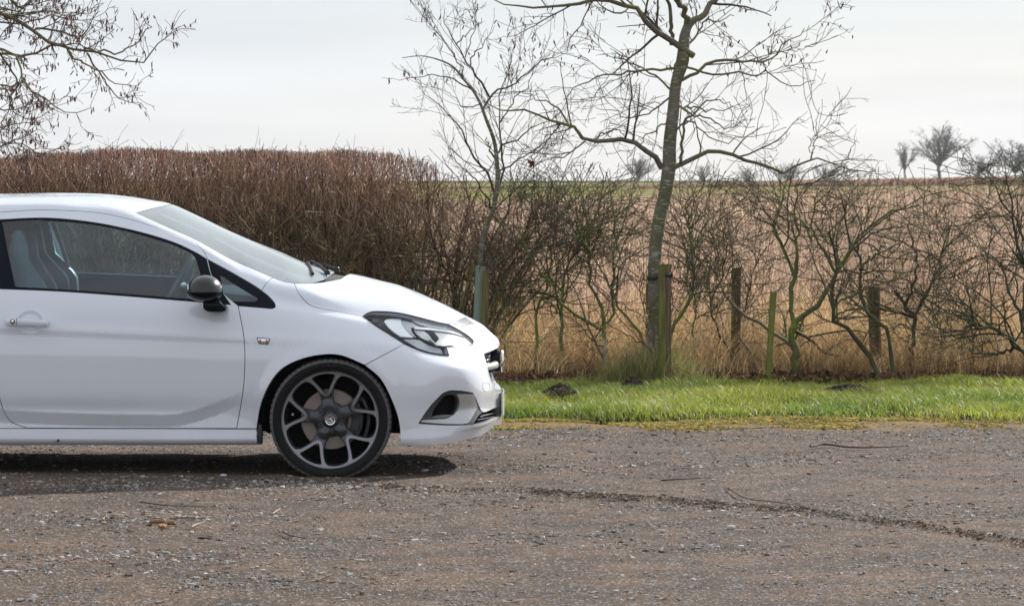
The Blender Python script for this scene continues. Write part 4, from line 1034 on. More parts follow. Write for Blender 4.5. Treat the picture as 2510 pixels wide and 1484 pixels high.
        fld = MB(); fld.lathe([(.0001, .0030), (.020, .0026), (.0215, .0024)], 40, (0, 0, 0)); reg('cap_field', fld, M_GUN)
        cc = MB(); cc.lathe([(.028, .006), (.036, .010), (.042, .020)], 40, (0, 0, 0)); reg('cap_collar', cc, M_ALLOYDK)
        e = MB(); emblem(e, Vector((0, .0035, 0)), Vector((1, 0, 0)), Vector((0, 0, 1)), Vector((0, -1, 0)), .021); reg('cap_emblem', e, M_CHROME)
        vv = MB(); vv.tube([(.195 * math.cos(math.radians(172)), .03, .195 * math.sin(math.radians(172))), (.19 * math.cos(math.radians(172)), .012, .19 * math.sin(math.radians(172)))], [.006, .004], 8); reg('valve', vv, M_SILVER)
        for o in made: o.parent = w
        TYR_GEO = [(o.name.split('.')[0], o.data) for o in made]
    else:
        for nm, d in TYR_GEO: o = bpy.data.objects.new(nm, d); COL.objects.link(o); o.parent = w
    return w
RX = wc.x - 2.51
for x_, s_ in ((wc.x, 1), (wc.x, -1), (RX, 1), (RX, -1)): make_wheel(x_, s_)
# wheel arch liners
for (xx, r) in ((wc.x, .345), (RX, .345)):
    for s_ in (1, -1):
        a_ = MB(); V = []; n = 28
        for i in range(n + 1):
            th = math.radians(-12 + 204 * i / n)
            for y in (.845, .60, .56): V.append((xx + r * math.cos(th) * (1 if y > .57 else .2), YC - s_ * y, WR + r * math.sin(th) * (1 if y > .57 else .2)))
        a_.add(V, [(i * 3 + j, i * 3 + j + 1, (i + 1) * 3 + j + 1, (i + 1) * 3 + j) for i in range(n) for j in range(2)])
        a_.build('arch_liner', M_CAVITY, car)
# mud flap edge behind the front wheel and jacking plug
mf = MB(); q = W(636, 1060, YC - .84); mf.box((q.x, YC - .79, .205), (.022, .10, .10)); mf.build('mud_flap', M_PLASTIC, car, bevel=.004)
jp = MB(); q = W(142, 1079, YC - .87); jp.lathe([(.0001, -.002), (.006, -.002), (.007, .004)], 12, (q.x, YC - .868, q.z)); jp.build('skirt_plug', M_PLASTIC, car)
# ------------------------------------------------------------------ cabin
def zs(x, y): return ((x / 6.183) * .8715, (600 + y / 6.183) * .8715)
def seat(wc_, outline_px, pad_px):
    cy_ = YC - wc_
    o = MB(); poly = [(W(x, y, cy_).x, W(x, y, cy_).z) for x, y in outline_px]
    base = [(poly[-1][0] + .02, .62), (poly[-1][0] + .38, .60), (poly[-1][0] + .40, .45), (poly[0][0] - .02, .42)]
    for s_ in (-1, 1):
        b = MB(); y0 = cy_ + s_ * .17; b.prism(poly + base, y0, y0 + s_ * .075); bo = b.build('seat_bolster', M_SEAT, None, bevel=.022)
        if s_ == -1: root = bo; bo.name = 'seat'; bo.parent = car; bo.matrix_parent_inverse = Matrix.Translation(car.location).inverted()
        else: bo.parent = root
    b = MB(); pad = [(W(x, y, cy_).x, W(x, y, cy_).z) for x, y in pad_px]
    b.prism(pad + [(pad[-1][0] + .30, .55), (pad[-1][0] + .30, .45), (pad[0][0], .42)], cy_ - .17, cy_ + .17); po = b.build('seat_pad', M_CABIN, None, bevel=.03); po.parent = root
    return root
n_out = [(33, 690), (33.8, 647), (36, 610), (41, 575), (48, 562), (60, 560), (70, 563), (76, 578), (80, 605), (83, 630), (92, 648), (105, 668), (118, 686), (128, 705)]
n_pad = [(33, 690), (33.8, 647), (36, 610), (41, 575), (48, 560), (58, 558), (62, 575), (61, 620), (62, 660), (72, 690), (84, 712)]
seat(.37, n_out, n_pad)
f_out = [(70, 705), (68, 650), (68, 600), (74, 560), (84, 547), (98, 544), (110, 547), (117, 575), (121, 600), (127, 621), (148, 644), (169, 664), (180, 681), (182, 706)]
f_pad = [(70, 705), (68, 650), (68, 600), (74, 560), (84, 546), (94, 543), (100, 560), (100, 600), (106, 640), (118, 672), (140, 708)]
seat(-.37, f_out, f_pad)
st = MB(); c = W(462, 676, YC - .37); pts = []
ax = Vector((-.88, 0, .47)).normalized(); e1 = Vector((0, 1, 0)); e2 = ax.cross(e1).normalized()
for k in range(41):
    a = 2 * math.pi * k / 40; pts.append(W(440, 697, YC - .37) + e1 * (.185 * math.cos(a)) + e2 * (.185 * math.sin(a)))
st.tube(pts, .018, 10, cap=False)
c = W(440, 697, YC - .37)
for a in (0, math.pi, math.pi * 1.5): st.tube([c - ax * .02, c + e1 * (.18 * math.cos(a)) + e2 * (.18 * math.sin(a))], [.035, .014], 8)
st.tube([c, c - ax * .3], .03, 8); st.build('steering_wheel', M_SEAT, car, angle=60)
dsh = MB(); zt = W(560, 700, YC - .5).z
dsh.prism([(W(470, 700, YC).x, .62), (W(478, 700, YC).x, zt - .06), (W(500, 700, YC).x, zt - .02), (W(560, 700, YC).x, zt - .025), (W(640, 700, YC).x, W(640, 700, YC).z - .03), (W(770, 700, YC).x, W(770, 705, YC).z), (W(780, 700, YC).x, .62)], YC - .69, YC + .69)
dsh.build('dashboard', M_CABIN, car, bevel=.02)
for s_ in (1, -1):
    dc = MB(); 
    xa, xb = W(-560, 700, YC).x, W(500, 700, YC).x
    if s_ == -1: top0, top1 = W(-60, 656, YC + .70).z, W(423, 681, YC + .70).z
    else: top0, top1 = W(0, 712, YC - .74).z, W(500, 736, YC - .74).z
    dc.prism([(xa, .30), (xb + .15, .30), (xb + .15, top1 - .03), (xb, top1), (W(180, 665, YC + .7 if s_ == -1 else YC - .7).x, (top0 + top1) / 2 + .004), (xa, top0 + .01)], YC - s_ * .735, YC - s_ * .69)
    dc.build('door_card', M_CABIN, car, bevel=.012)
# far door pillar and belt
bp_ = MB(); p0, p1 = W(103, 543, YC + .62), W(158, 664, YC + .72); q0, q1 = W(120, 541, YC + .62), W(172, 664, YC + .72)
bp_.add([p0, q0, q1, p1, p0 + Vector((-.04, -.05, 0)), q0 + Vector((-.02, -.04, 0)), q1 + Vector((-.02, -.05, 0)), p1 + Vector((-.05, -.05, 0))], [(0, 1, 2, 3), (4, 7, 6, 5), (0, 4, 5, 1), (1, 5, 6, 2), (3, 2, 6, 7), (0, 3, 7, 4)])
bp_.build('door_pillar', M_CABIN, car)
sb = MB(); sb.tube([W(131, 546, YC + .60), W(150, 600, YC + .58), W(168, 655, YC + .56)], [.012, .012, .012], 6); sb.build('seat_belt', simple('pale_grey_webbing', (.35, .37, .37), .7), car)
rb = MB(); rb.prism([(W(-260, 700, YC).x, .45), (W(-230, 700, YC).x, .45), (W(-260, 700, YC).x, .98), (W(-290, 700, YC).x, .98)], YC - .60, YC + .60); rb.build('rear_seat', M_SEAT, car, bevel=.02)
rvm = MB(); q = W(540, 590, YC); rvm.box((q.x - .05, YC, q.z + .02), (.03, .22, .06)); rvm.build('rear_view_mirror', M_PLASTIC, car, bevel=.01)
# ================================================================== GROUND
def vnoise(x, y, seed, scale):
    r = np.random.default_rng(seed); n = 256; g = r.random((n, n))
    X = x / scale + 1000.0; Y = y / scale + 1000.0
    i = np.floor(X).astype(int); j = np.floor(Y).astype(int); fx = X - i; fy = Y - j
    fx = fx * fx * (3 - 2 * fx); fy = fy * fy * (3 - 2 * fy)
    return (g[i % n, j % n] * (1 - fx) + g[(i + 1) % n, j % n] * fx) * (1 - fy) + (g[i % n, (j + 1) % n] * (1 - fx) + g[(i + 1) % n, (j + 1) % n] * fx) * fy
RIDGE = [G(x, y) for x, y in ((700, 1188), (860, 1190), (1010, 1195), (1184, 1200), (1253, 1195), (1392, 1210), (1514, 1216), (1722, 1231), (1826, 1240), (1996, 1254), (2149, 1277), (2336, 1305), (2438, 1320), (2540, 1340), (2900, 1420))]
RIDGE = np.array([[p.x, p.y] for p in RIDGE])
YEDGE = 23.75
def edge_y(x): return YEDGE + .40 * (vnoise(x, x * 0, 3, .8) - .5) + .40 * (vnoise(x, x * 0, 4, 3.0) - .5) + .16 * (vnoise(x, x * 0, 5, .2) - .5)
def gh(x, y):
    """height of the gravel yard"""
    x = np.asarray(x, float); y = np.asarray(y, float)
    h = .020 * (vnoise(x, y * 1.6, 1, 2.2) - .5) + .010 * (vnoise(x * .5, y, 2, .5) - .5) + .005 * (vnoise(x, y, 7, .12) - .5) + .003 * (vnoise(x, y, 8, .045) - .5)
    ry = np.interp(x, RIDGE[:, 0], RIDGE[:, 1], left=RIDGE[0, 1], right=RIDGE[-1, 1])
    am = np.clip((x - RIDGE[1, 0]) / .8, 0, 1) * (.4 + .9 * vnoise(x, y, 9, .35))
    h += .011 * am * np.exp(-((y - ry) / .10) ** 2) - .006 * am * np.exp(-((y - ry + .22) / .10) ** 2)
    for wx in (wc.x, RX):                                  # the tyres press into the loose surface
        for wy in (YC - .75, YC + .75): h -= .022 * np.exp(-((x - wx) / .16) ** 4 - ((y - wy) / .17) ** 4)
    return h
def gridmesh(xs, ys, fn):
    X, Y = np.meshgrid(xs, ys); V = np.stack([X.ravel(), Y.ravel(), fn(X.ravel(), Y.ravel())], 1)
    nx, ny = len(xs), len(ys); i, j = np.meshgrid(np.arange(nx - 1), np.arange(ny - 1)); i = i.ravel(); j = j.ravel()
    return V, np.stack([j * nx + i, j * nx + i + 1, (j + 1) * nx + i + 1, (j + 1) * nx + i], 1)

def gravel_mat():
    m, nt, b = mat_base('gravel_and_dirt')
    L = nt.links.new
    tcn = N(nt, 'ShaderNodeTexCoord'); P = tcn.outputs['Object']
    mpn = N(nt, 'ShaderNodeMapping'); mpn.inputs['Scale'].default_value = (.85, 1.0, 1); L(P, mpn.inputs[0])
    big = N(nt, 'ShaderNodeTexNoise', Scale=2.2, Detail=9.0, Roughness=.72); L(mpn.outputs[0], big.inputs[0])
    rb = N(nt, 'ShaderNodeValToRGB'); e = rb.color_ramp.elements
    e[0].position = .38; e[0].color = (.052, .038, .029, 1); e[1].position = .60; e[1].color = (.132, .082, .049, 1); q_ = rb.color_ramp.elements.new(.5); q_.color = (.088, .060, .041, 1)
    L(big.outputs[0], rb.inputs[0])
    mid = N(nt, 'ShaderNodeTexNoise', Scale=28.0, Detail=5.0, Roughness=.75); L(P, mid.inputs[0])
    m1 = N(nt, 'ShaderNodeMapRange'); m1.inputs['From Min'].default_value = .3; m1.inputs['From Max'].default_value = .7; m1.inputs['To Min'].default_value = .62; m1.inputs['To Max'].default_value = 1.32; L(mid.outputs[0], m1.inputs[0])
    v = N(nt, 'ShaderNodeTexVoronoi', Scale=95.0); L(P, v.inputs[0])
    sep = N(nt, 'ShaderNodeSeparateColor'); L(v.outputs['Color'], sep.inputs[0])
    m2 = N(nt, 'ShaderNodeMapRange'); m2.inputs['To Min'].default_value = .72; m2.inputs['To Max'].default_value = 1.28; L(sep.outputs[0], m2.inputs[0])
    v2 = N(nt, 'ShaderNodeTexVoronoi', Scale=230.0); L(P, v2.inputs[0]); sep2 = N(nt, 'ShaderNodeSeparateColor'); L(v2.outputs['Color'], sep2.inputs[0])
    m3 = N(nt, 'ShaderNodeMapRange'); m3.inputs['To Min'].default_value = .6; m3.inputs['To Max'].default_value = 1.4; L(sep2.outputs[0], m3.inputs[0])
    a = N(nt, 'ShaderNodeMath', operation='MULTIPLY'); L(m1.outputs[0], a.inputs[0]); L(m2.outputs[0], a.inputs[1])
    a2 = N(nt, 'ShaderNodeMath', operation='MULTIPLY'); L(a.outputs[0], a2.inputs[0]); L(m3.outputs[0], a2.inputs[1])
    sc_ = N(nt, 'ShaderNodeVectorMath', operation='SCALE'); L(rb.outputs[0], sc_.inputs[0]); L(a2.outputs[0], sc_.inputs['Scale'])
    # grey grit mixed in
    gr = N(nt, 'ShaderNodeMapRange'); gr.inputs['From Min'].default_value = .90; gr.inputs['From Max'].default_value = .94; L(sep.outputs[1], gr.inputs[0])
    mg = N(nt, 'ShaderNodeMixRGB'); mg.inputs['Color2'].default_value = (.26, .265, .28, 1); L(gr.outputs[0], mg.inputs[0]); L(sc_.outputs[0], mg.inputs[1])
    # moss along the grass edge
    sx = N(nt, 'ShaderNodeSeparateXYZ'); L(P, sx.inputs[0])
    em = N(nt, 'ShaderNodeMapRange'); em.inputs['From Min'].default_value = YEDGE - 1.75; em.inputs['From Max'].default_value = YEDGE - .25; L(sx.outputs['Y'], em.inputs[0])
    mn = N(nt, 'ShaderNodeTexNoise', Scale=5.0, Detail=7.0, Roughness=.7); L(mpn.outputs[0], mn.inputs[0])
    ms = N(nt, 'ShaderNodeMath', operation='MULTIPLY_ADD'); ms.inputs[1].default_value = 2.4; L(mn.outputs[0], ms.inputs[0]); L(em.outputs[0], ms.inputs[2])
    mm = N(nt, 'ShaderNodeMapRange'); mm.inputs['From Min'].default_value = 1.75; mm.inputs['From Max'].default_value = 2.25; mm.inputs['To Max'].default_value = .85; L(ms.outputs[0], mm.inputs[0])
    mcol = N(nt, 'ShaderNodeValToRGB'); e = mcol.color_ramp.elements; e[0].position = .35; e[0].color = (.11, .085, .03, 1); e[1].position = .62; e[1].color = (.34, .19, .012, 1); L(mid.outputs[0], mcol.inputs[0])
    mx = N(nt, 'ShaderNodeMixRGB'); mcs = N(nt, 'ShaderNodeVectorMath', operation='SCALE'); L(mcol.outputs[0], mcs.inputs[0]); L(a2.outputs[0], mcs.inputs['Scale']); L(mm.outputs[0], mx.inputs[0]); L(mg.outputs[0], mx.inputs[1]); L(mcs.outputs[0], mx.inputs[2])
    L(mx.outputs[0], b.inputs['Base Color']); b.inputs['Roughness'].default_value = .9; b.inputs['Specular IOR Level'].default_value = .25
    hs = N(nt, 'ShaderNodeMath', operation='ADD'); L(v.outputs['Distance'], hs.inputs[0]); L(mid.outputs[0], hs.inputs[1])
    bp = N(nt, 'ShaderNodeBump', Strength=1.0, Distance=.006); L(hs.outputs[0], bp.inputs['Height']); L(bp.outputs[0], b.inputs['Normal'])
    return m
M_GRAVEL = gravel_mat()
def axis(*parts): return np.unique(np.round(np.concatenate([np.arange(a, b, s) for a, b, s in parts]), 5))
xs = axis((-80, -8, 4), (-8, -4.2, .12), (-4.2, 4.2, .028), (4.2, 8, .12), (8, 80.1, 4)); ys = axis((-60, 8, 3), (8, 12.8, .2), (12.8, 24.3, .036))
V, Q = gridmesh(xs, ys, lambda x, y: gh(x, y) - .05 * np.clip((y - edge_y(x)) / .1, 0, 1))
tag(link('gravel_yard', mesh_np('gravel_yard', V, Q, mat=M_GRAVEL)), kind='structure')
def tint_mat(name, rough=.8, spec=.3, transl=0.0, noise=0.0):
    m, nt, b = mat_base(name); at = N(nt, 'ShaderNodeAttribute', attribute_name='tint')
    nt.links.new(at.outputs['Color'], b.inputs['Base Color']); b.inputs['Roughness'].default_value = rough; b.inputs['Specular IOR Level'].default_value = spec
    if transl:
        tr = N(nt, 'ShaderNodeBsdfTranslucent'); nt.links.new(at.outputs['Color'], tr.inputs['Color'])
        mx = N(nt, 'ShaderNodeMixShader'); mx.inputs[0].default_value = transl
        nt.links.new(b.outputs[0], mx.inputs[1]); nt.links.new(tr.outputs[0], mx.inputs[2]); nt.links.new(mx.outputs[0], nt.nodes['Material Output'].inputs['Surface'])
    return m
M_STONE = tint_mat('broken_stone', .85, .3)
CUBE = np.array([(x, y, z) for x in (-1, 1) for y in (-1, 1) for z in (-1, 1)], float)
CUBQ = np.array([(0, 1, 3, 2), (4, 6, 7, 5), (0, 4, 5, 1), (2, 3, 7, 6), (0, 2, 6, 4), (1, 5, 7, 3)])
def stones(P, size, cols, flat=.6, rng=RNG):
    n = len(P); V = CUBE[None] * (0.3 + .7 * rng.random((n, 8, 3))); V = V * (size[:, None, None] * .5) * (.7 + .6 * rng.random((n, 1, 3))) * np.array([1, 1, flat])
    a = rng.random(n) * 6.283; c, s = np.cos(a)[:, None], np.sin(a)[:, None]
    X = V[..., 0] * c - V[..., 1] * s; Y = V[..., 0] * s + V[..., 1] * c; t = (rng.random(n) - .5)[:, None] * .8
    Z = V[..., 2] + X * t * .5
    V = np.stack([X, Y, Z], 2) + P[:, None]
    Q = (CUBQ[None] + (np.arange(n) * 8)[:, None, None]).reshape(-1, 4)
    return V.reshape(-1, 3), Q, np.repeat(cols, 8, 0)
n = 150000
y = 13.0 + 10.9 * RNG.random(n) ** 1.0; x = (RNG.random(n) - .5) * 2 * (.14 * y + .5)
mask = vnoise(x * .5, y, 21, .45) * .6 + vnoise(x, y, 22, .15) * .4
pile = np.exp(-((x - G(770, 1190).x) / .50) ** 2 - ((y - G(770, 1192).y) / .28) ** 2) + .6 * np.exp(-((x - G(480, 1265).x) / .55) ** 2 - ((y - G(480, 1265).y) / .3) ** 2) + .5 * np.exp(-((x - G(330, 1370).x) / .6) ** 2 - ((y - G(330, 1370).y) / .35) ** 2) + .35 * np.exp(-((y - 22.3) / .6) ** 2)
keep = RNG.random(n) < np.clip((mask - .50) * 2.6, .05, .75) + pile * .9
x, y = x[keep], y[keep]; n = len(x); pl_ = pile[keep]
sz = np.exp(RNG.normal(math.log(.0088), .50, n)) * (1 + .35 * np.clip(pl_, 0, 1)); sz = np.clip(sz, .004, .032)
g_ = RNG.random(n); base = np.where((g_ < .10)[:, None], np.array([.06, .05, .045]), np.where((g_ < .55)[:, None], np.array([.27, .25, .235]), np.where((g_ < .8)[:, None], np.array([.26, .20, .15]), np.array([.46, .44, .42])))) * (.55 + .85 * RNG.random((n, 1)))
base = np.where(pl_[:, None] > .35, base * 1.12, base)
V, Q, C = stones(np.stack([x, y, gh(x, y) + sz * .08], 1), sz, base, .42)
tag(link('gravel', mesh_np('gravel', V, Q, mat=M_STONE, smooth=False, cols=C)), 'loose grey and tan stone chippings strewn over the dirt yard', 'gravel', kind='stuff')
# crumbs of dried mud on the tyre track ridge
n = 6000
k = RNG.random(n); xx = RIDGE[1, 0] + k * (4.3 - RIDGE[1, 0]); ry = np.interp(xx, RIDGE[:, 0], RIDGE[:, 1])
am = (.26 + 1.2 * (vnoise(xx, ry, 31, .22) > .42) * vnoise(xx, ry, 33, .12)); kp = RNG.random(n) < am; xx, ry = xx[kp], ry[kp]; n = len(xx)
yy = ry + RNG.normal(0, .075, n) + .07 * (vnoise(xx, ry, 34, .3) - .5); sz = np.clip(np.exp(RNG.normal(math.log(.0075), .45, n)), .003, .020)
C0 = np.array([.15, .105, .070]) * (.55 + .8 * RNG.random((n, 1)))
V, Q, C = stones(np.stack([xx, yy, gh(xx, yy) + sz * .2], 1), sz, C0, .8)
tag(link('mud_crumbs', mesh_np('mud_crumbs', V, Q, mat=M_STONE, smooth=False, cols=C)), 'line of crumbled brown mud along the tyre track', 'mud', kind='stuff')
# single stones one can point to
def ico_stone(name, px, py, wpx, col, label, group='larger stones lying on the gravel', asp=.62):
    import bmesh
    p = G(px, py); s = wpx / F * p.y
    bm = bmesh.new(); bmesh.ops.create_icosphere(bm, subdivisions=2, radius=.5)
    r = random.Random(int(px * 7 + py))
    dirs = [Vector((r.gauss(0, 1), r.gauss(0, 1), r.gauss(0, 1))).normalized() for _ in range(9)]
    for v in bm.verts:
        d = v.co.normalized(); k = 1.0
        for q in dirs:
            t = d.dot(q)
            if t > .62: k = min(k, .62 / t + .06)
        v.co = Vector((d.x * k * .5 * s, d.y * k * .42 * s, d.z * k * .5 * s * asp))
    me = bpy.data.meshes.new(name); bm.to_mesh(me); bm.free()
    ca = me.color_attributes.new('tint', 'FLOAT_COLOR', 'POINT')
    for i in range(len(me.vertices)):
        f = .85 + .3 * r.random(); ca.data[i].color = (col[0] * f, col[1] * f, col[2] * f, 1)
    me.materials.append(M_STONE); o = link(name, me); o.location = (p.x, p.y, float(gh(p.x, p.y)) + s * asp * .34)
    return tag(o, label, 'stone', group)
GS, TS, WS = (.26, .26, .28), (.34, .25, .19), (.46, .44, .42)
for a in [(547, 1170, 21, WS, 'pale angular stone in the car shadow left of the front tyre'), (234, 1261, 14, WS, 'whitish blocky stone left of the long thin stick'), (271, 1259, 15, GS, 'grey rounded stone just right of a white blocky one'),
          (337, 1254, 11, WS, 'small white stone right below the left end of the long stick'), (87, 1302, 13, TS, 'tan stone near the left edge of the yard'), (102, 1315, 14, GS, 'grey stone stuck beside a tan one near the left edge'),
          (647, 1350, 17, TS, 'tan stone at the end of a short row below the front wheel'), (599, 1345, 16, GS, 'flat grey stone at the start of a short row below the front wheel'), (606, 1226, 10, TS, 'small brown stone below the chippings left of the wheel'),
          (1078, 1196, 18, TS, 'smooth tan stone in the mud ridge below the bumper'), (946, 1334, 13, GS, 'dark grey stone alone in the dirt below the bumper'), (897, 1409, 14, TS, 'rounded tan stone near the bottom edge in the middle'),
          (1346, 1308, 16, TS, 'flat beige stone in the open dirt right of the middle'), (1623, 1300, 18, WS, 'white lumpy stone below the mud ridge on the right'), (1549, 1319, 12, GS, 'round grey stone left of the white lumpy one'),
          (1790, 1294, 27, WS, 'long pale stone lying under the mud ridge on the right'), (1753, 1140, 11, GS, 'dark square stone far right of the bumper'), (1363, 1127, 13, GS, 'dark stone on the wet patch in front of the car'),
          (2272, 1239, 16, GS, 'grey stone above the mud ridge near the right edge'), (2146, 1270, 12, GS, 'small dark stone sitting on the mud ridge at the right'), (1972, 1289, 12, WS, 'light stone just under the mud ridge below the curved twig'), (2359, 1175, 12, GS, 'pointed grey stone right of the long stick end'),
          (675, 1426, 17, GS, 'blue grey stone near the bottom left below the wheel'), (1680, 1108, 13, GS, 'grey stone on the far side of the yard right of the car')]:
    ico_stone('stone', *a)
# ================================================================== STICKS AND LITTER
M_TWIGDK = simple('dark_wet_twig', (.045, .032, .025), .8, noise=.3, nscale=90)
M_STRAW = simple('dry_straw', (.42, .33, .21), .7, noise=.2)
def gpt(x, y, dz=.007): p = G(x, y); return Vector((p.x, p.y, float(gh(p.x, p.y)) + dz))
def stick(pts, r0, mat, label, name='stick', cat='stick', group='sticks and twigs lying on the gravel'):
    P = [gpt(x, y, 0) for x, y in catmull(pts, 4)]; zm = np.mean([p.z for p in P]) + .010
    for p in P: p.z = zm + r0
    mb = MB(); mb.tube(P, list(np.linspace(r0, r0 * .4, len(P))), 6); o = mb.build(name, mat); return tag(o, label, cat, group)
stick([(344, 1238), (400, 1246), (460, 1249), (521, 1250)], .0035, M_TWIGDK, 'long thin dark stick lying left of the front wheel')
stick([(417, 1281), (455, 1278.5), (503, 1280)], .0035, M_TWIGDK, 'short straight dark twig above the brown wood chips')
stick([(694, 1308), (712, 1317), (744, 1323)], .0045, M_TWIGDK, 'curved dark twig alone below the front wheel')
stick([(486, 1328), (505, 1329), (522, 1331)], .0055, M_TWIGDK, 'stubby dark twig below the brown wood chips')
stick([(470, 1300), (485, 1292), (502, 1289)], .003, M_STRAW, 'pale straw right of the brown wood chips', cat='straw')
stick([(668, 1266), (680, 1259), (688, 1253)], .003, M_STRAW, 'pale bent straw below the pile of chippings', cat='straw')
stick([(254, 1286), (256, 1278), (272, 1286)], .003, M_STRAW, 'small looped straw left of the wood chips', cat='straw')
stick([(1986, 1099), (2020, 1094), (2080, 1101), (2150, 1102), (2214, 1098)], .007, M_TWIGDK, 'long dark branch lying far off on the right of the yard')
stick([(1785, 1200), (1812, 1219), (1840, 1229), (1894, 1235), (1945, 1242), (1984, 1249)], .004, simple('brown_twig', (.12, .07, .045), .7), 'long curved brown twig lying along the mud ridge')
stick([(1621, 1184), (1680, 1181), (1743, 1177)], .004, M_TWIGDK, 'thin dark stick in the gravel right of the car, nearer than the long branch')
stick([(1030, 1039), (1060, 1036)], .003, M_STRAW, 'short straw at the grass edge hidden beyond the bumper', cat='straw')
stick([(2395, 1020), (2420, 1012), (2440, 1001)], .006, simple('bleached_twig', (.42, .37, .33), .7), 'bleached twig sticking up from the verge edge at the right')
M_CHIP = simple('rotten_wood', (.23, .12, .055), .8, noise=.4, nscale=60)
for k, (cx_, cy_, ln, wd, rz, lb) in enumerate(((388, 1289, .075, .018, .1, 'dark brown wood chip lying crosswise, left of two upright ones'), (397, 1297, .06, .016, 1.25, 'short brown wood chip lying lengthwise on the gravel, left of the pair'),
        (404, 1298, .05, .014, 1.5, 'short brown wood chip lying lengthwise on the gravel, right of the pair'), (418, 1292, .05, .020, .5, 'knobbly brown wood chip at the right of the cluster'))):
    p = gpt(cx_, cy_, .012); b = MB(); q = Matrix.Rotation(rz, 3, 'Z') @ Matrix.Rotation(.08, 3, 'Y')
    b.tube([p + q @ Vector((-ln / 2, 0, -.004)), p + q @ Vector((-ln * .2, .003, 0)), p + q @ Vector((ln * .25, -.002, .002)), p + q @ Vector((ln / 2, 0, -.003))], [wd * .35, wd * .55, wd * .5, wd * .3], 6)
    tag(b.build('wood_chip', M_CHIP), lb, 'wood chip', 'broken bits of wood on the gravel')
def crumple(name, px, py, w_, h_, mat, label, cat, seed=1, z0=.0):
    r = random.Random(seed); p = G(px, py); s = w_ / F * p.y
    mb = MB(); n = 9; V = []
    for j in range(4):
        for i in range(n): V.append((p.x + (i / (n - 1) - .5) * s + r.uniform(-.1, .1) * s / n, p.y + (j / 3 - .5) * s * .35 + r.uniform(-.01, .01), float(gh(p.x, min(p.y, 23.6))) + z0 + .002 + r.random() * h_ * (1 - abs(i / (n - 1) - .5) * 1.6)))
    mb.add(V, [(j * n + i, j * n + i + 1, (j + 1) * n + i + 1, (j + 1) * n + i) for j in range(3) for i in range(n - 1)])
    return tag(mb.build(name, mat, smooth=False), label, cat)
M_PAPER = simple('wet_white_tissue', (.62, .60, .57), .8)
crumple('tissue_scrap', 1540, 1143, 38, .016, M_PAPER, 'crumpled whitish tissue lying on the dirt right of the car', 'litter', 3)
crumple('litter_scrap', 2376, 1013, 18, .03, M_PAPER, 'small white scrap of litter at the verge edge by the bleached twig', 'litter', 4, .02)
# ================================================================== VERGE
def vh(x, y):
    e = edge_y(x); t = np.clip((y - e) / .5, 0, 1)
    return -.03 + .055 * t * t * (3 - 2 * t) + .05 * (vnoise(x, y, 41, .8) - .5) * t + .02 * (vnoise(x, y, 42, .25) - .5) * t
M_SOIL = simple('dark_verge_soil', (.040, .036, .016), 1.0, spec=0.0, noise=.5, nscale=12, bump=.01)
M_LITTER = simple('brown_leaf_litter', (.070, .042, .024), 1.0, spec=0.0, noise=.7, nscale=25, bump=.02)
V, Q = gridmesh(axis((-80, -6, 3), (-6, 6, .08), (6, 80.1, 3)), axis((23.3, 28.6, .08)), vh)
tag(link('grass_verge', mesh_np('grass_verge', V, Q, mat=M_SOIL)), kind='structure')
def ribbons(P, D, L, Wd, bend, k=3, rng=RNG, zc=None):
    """n ribbons: base P (n,3), lean direction D (n,2), length L, width Wd; returns V,Q,T"""
    n = len(P); t = np.linspace(0, 1, k + 1)
    az = rng.random(n) * 6.283; sx_ = np.cos(az); sy_ = np.sin(az)
    V = np.zeros((n, 2 * k + 1, 3))
    for i, q in enumerate(t):
        c = P + np.stack([D[:, 0] * L * bend * q ** 2, D[:, 1] * L * bend * q ** 2, L * q * (1 - .35 * bend * q)], 1)
        w = Wd * (1 - q) ** .7 * .5 if i < k else 0
        if i < k:
            V[:, 2 * i] = c - np.stack([sx_ * w, sy_ * w, 0 * w], 1); V[:, 2 * i + 1] = c + np.stack([sx_ * w, sy_ * w, 0 * w], 1)
        else: V[:, 2 * k] = c
    o = (np.arange(n) * (2 * k + 1))[:, None]
    Q = np.concatenate([np.stack([o[:, 0] + 2 * i, o[:, 0] + 2 * i + 1, o[:, 0] + 2 * i + 3, o[:, 0] + 2 * i + 2], 1) for i in range(k - 1)]) if k > 1 else np.zeros((0, 4), int)
    T = np.stack([o[:, 0] + 2 * k - 2, o[:, 0] + 2 * k - 1, o[:, 0] + 2 * k], 1)
    return V.reshape(-1, 3), Q, T
M_GRASS = tint_mat('living_grass', .45, .45, .5)
M_DRY = tint_mat('dry_grass', .7, .2, .45)
n = 200000
x = -6 + 11.0 * RNG.random(n); y = 23.6 + 4.3 * RNG.random(n) ** .9; e = edge_y(x)
kp = (y > e - .04 - .22 * (RNG.random(n) ** 4)) & (RNG.random(n) < .35 + 1.2 * vnoise(x, y, 57, .22)) & (y < 27.35 + .9 * vnoise(x, 0 * x, 59, .5)) & ((x > -1.2) | (RNG.random(n) < .25)); x, y, e = x[kp], y[kp], e[kp]; n = len(x)
tall = .55 + .9 * vnoise(x, y, 51, .35) * vnoise(x, y, 52, 1.1) * 2.0
L = (.038 + .055 * RNG.random(n)) * tall * np.clip((y - e) / .35, .35, 1) * (1 - .35 * np.clip((y - 26.0) / 1.4, 0, 1)) * (1 + .5 * (vnoise(x, 0 * y, 58, .3) - .5) * (y > 26.5))
a = RNG.random(n) * 6.283; D = np.stack([np.cos(a), np.sin(a)], 1)
cg = np.array([.13, .23, .03]); cy_g = np.array([.33, .37, .05]); cd = np.array([.42, .34, .18])
u = RNG.random((n, 1)); v = np.clip(vnoise(x, y, 53, .5)[:, None] + .35 * (RNG.random((n, 1)) - .5), 0, 1)
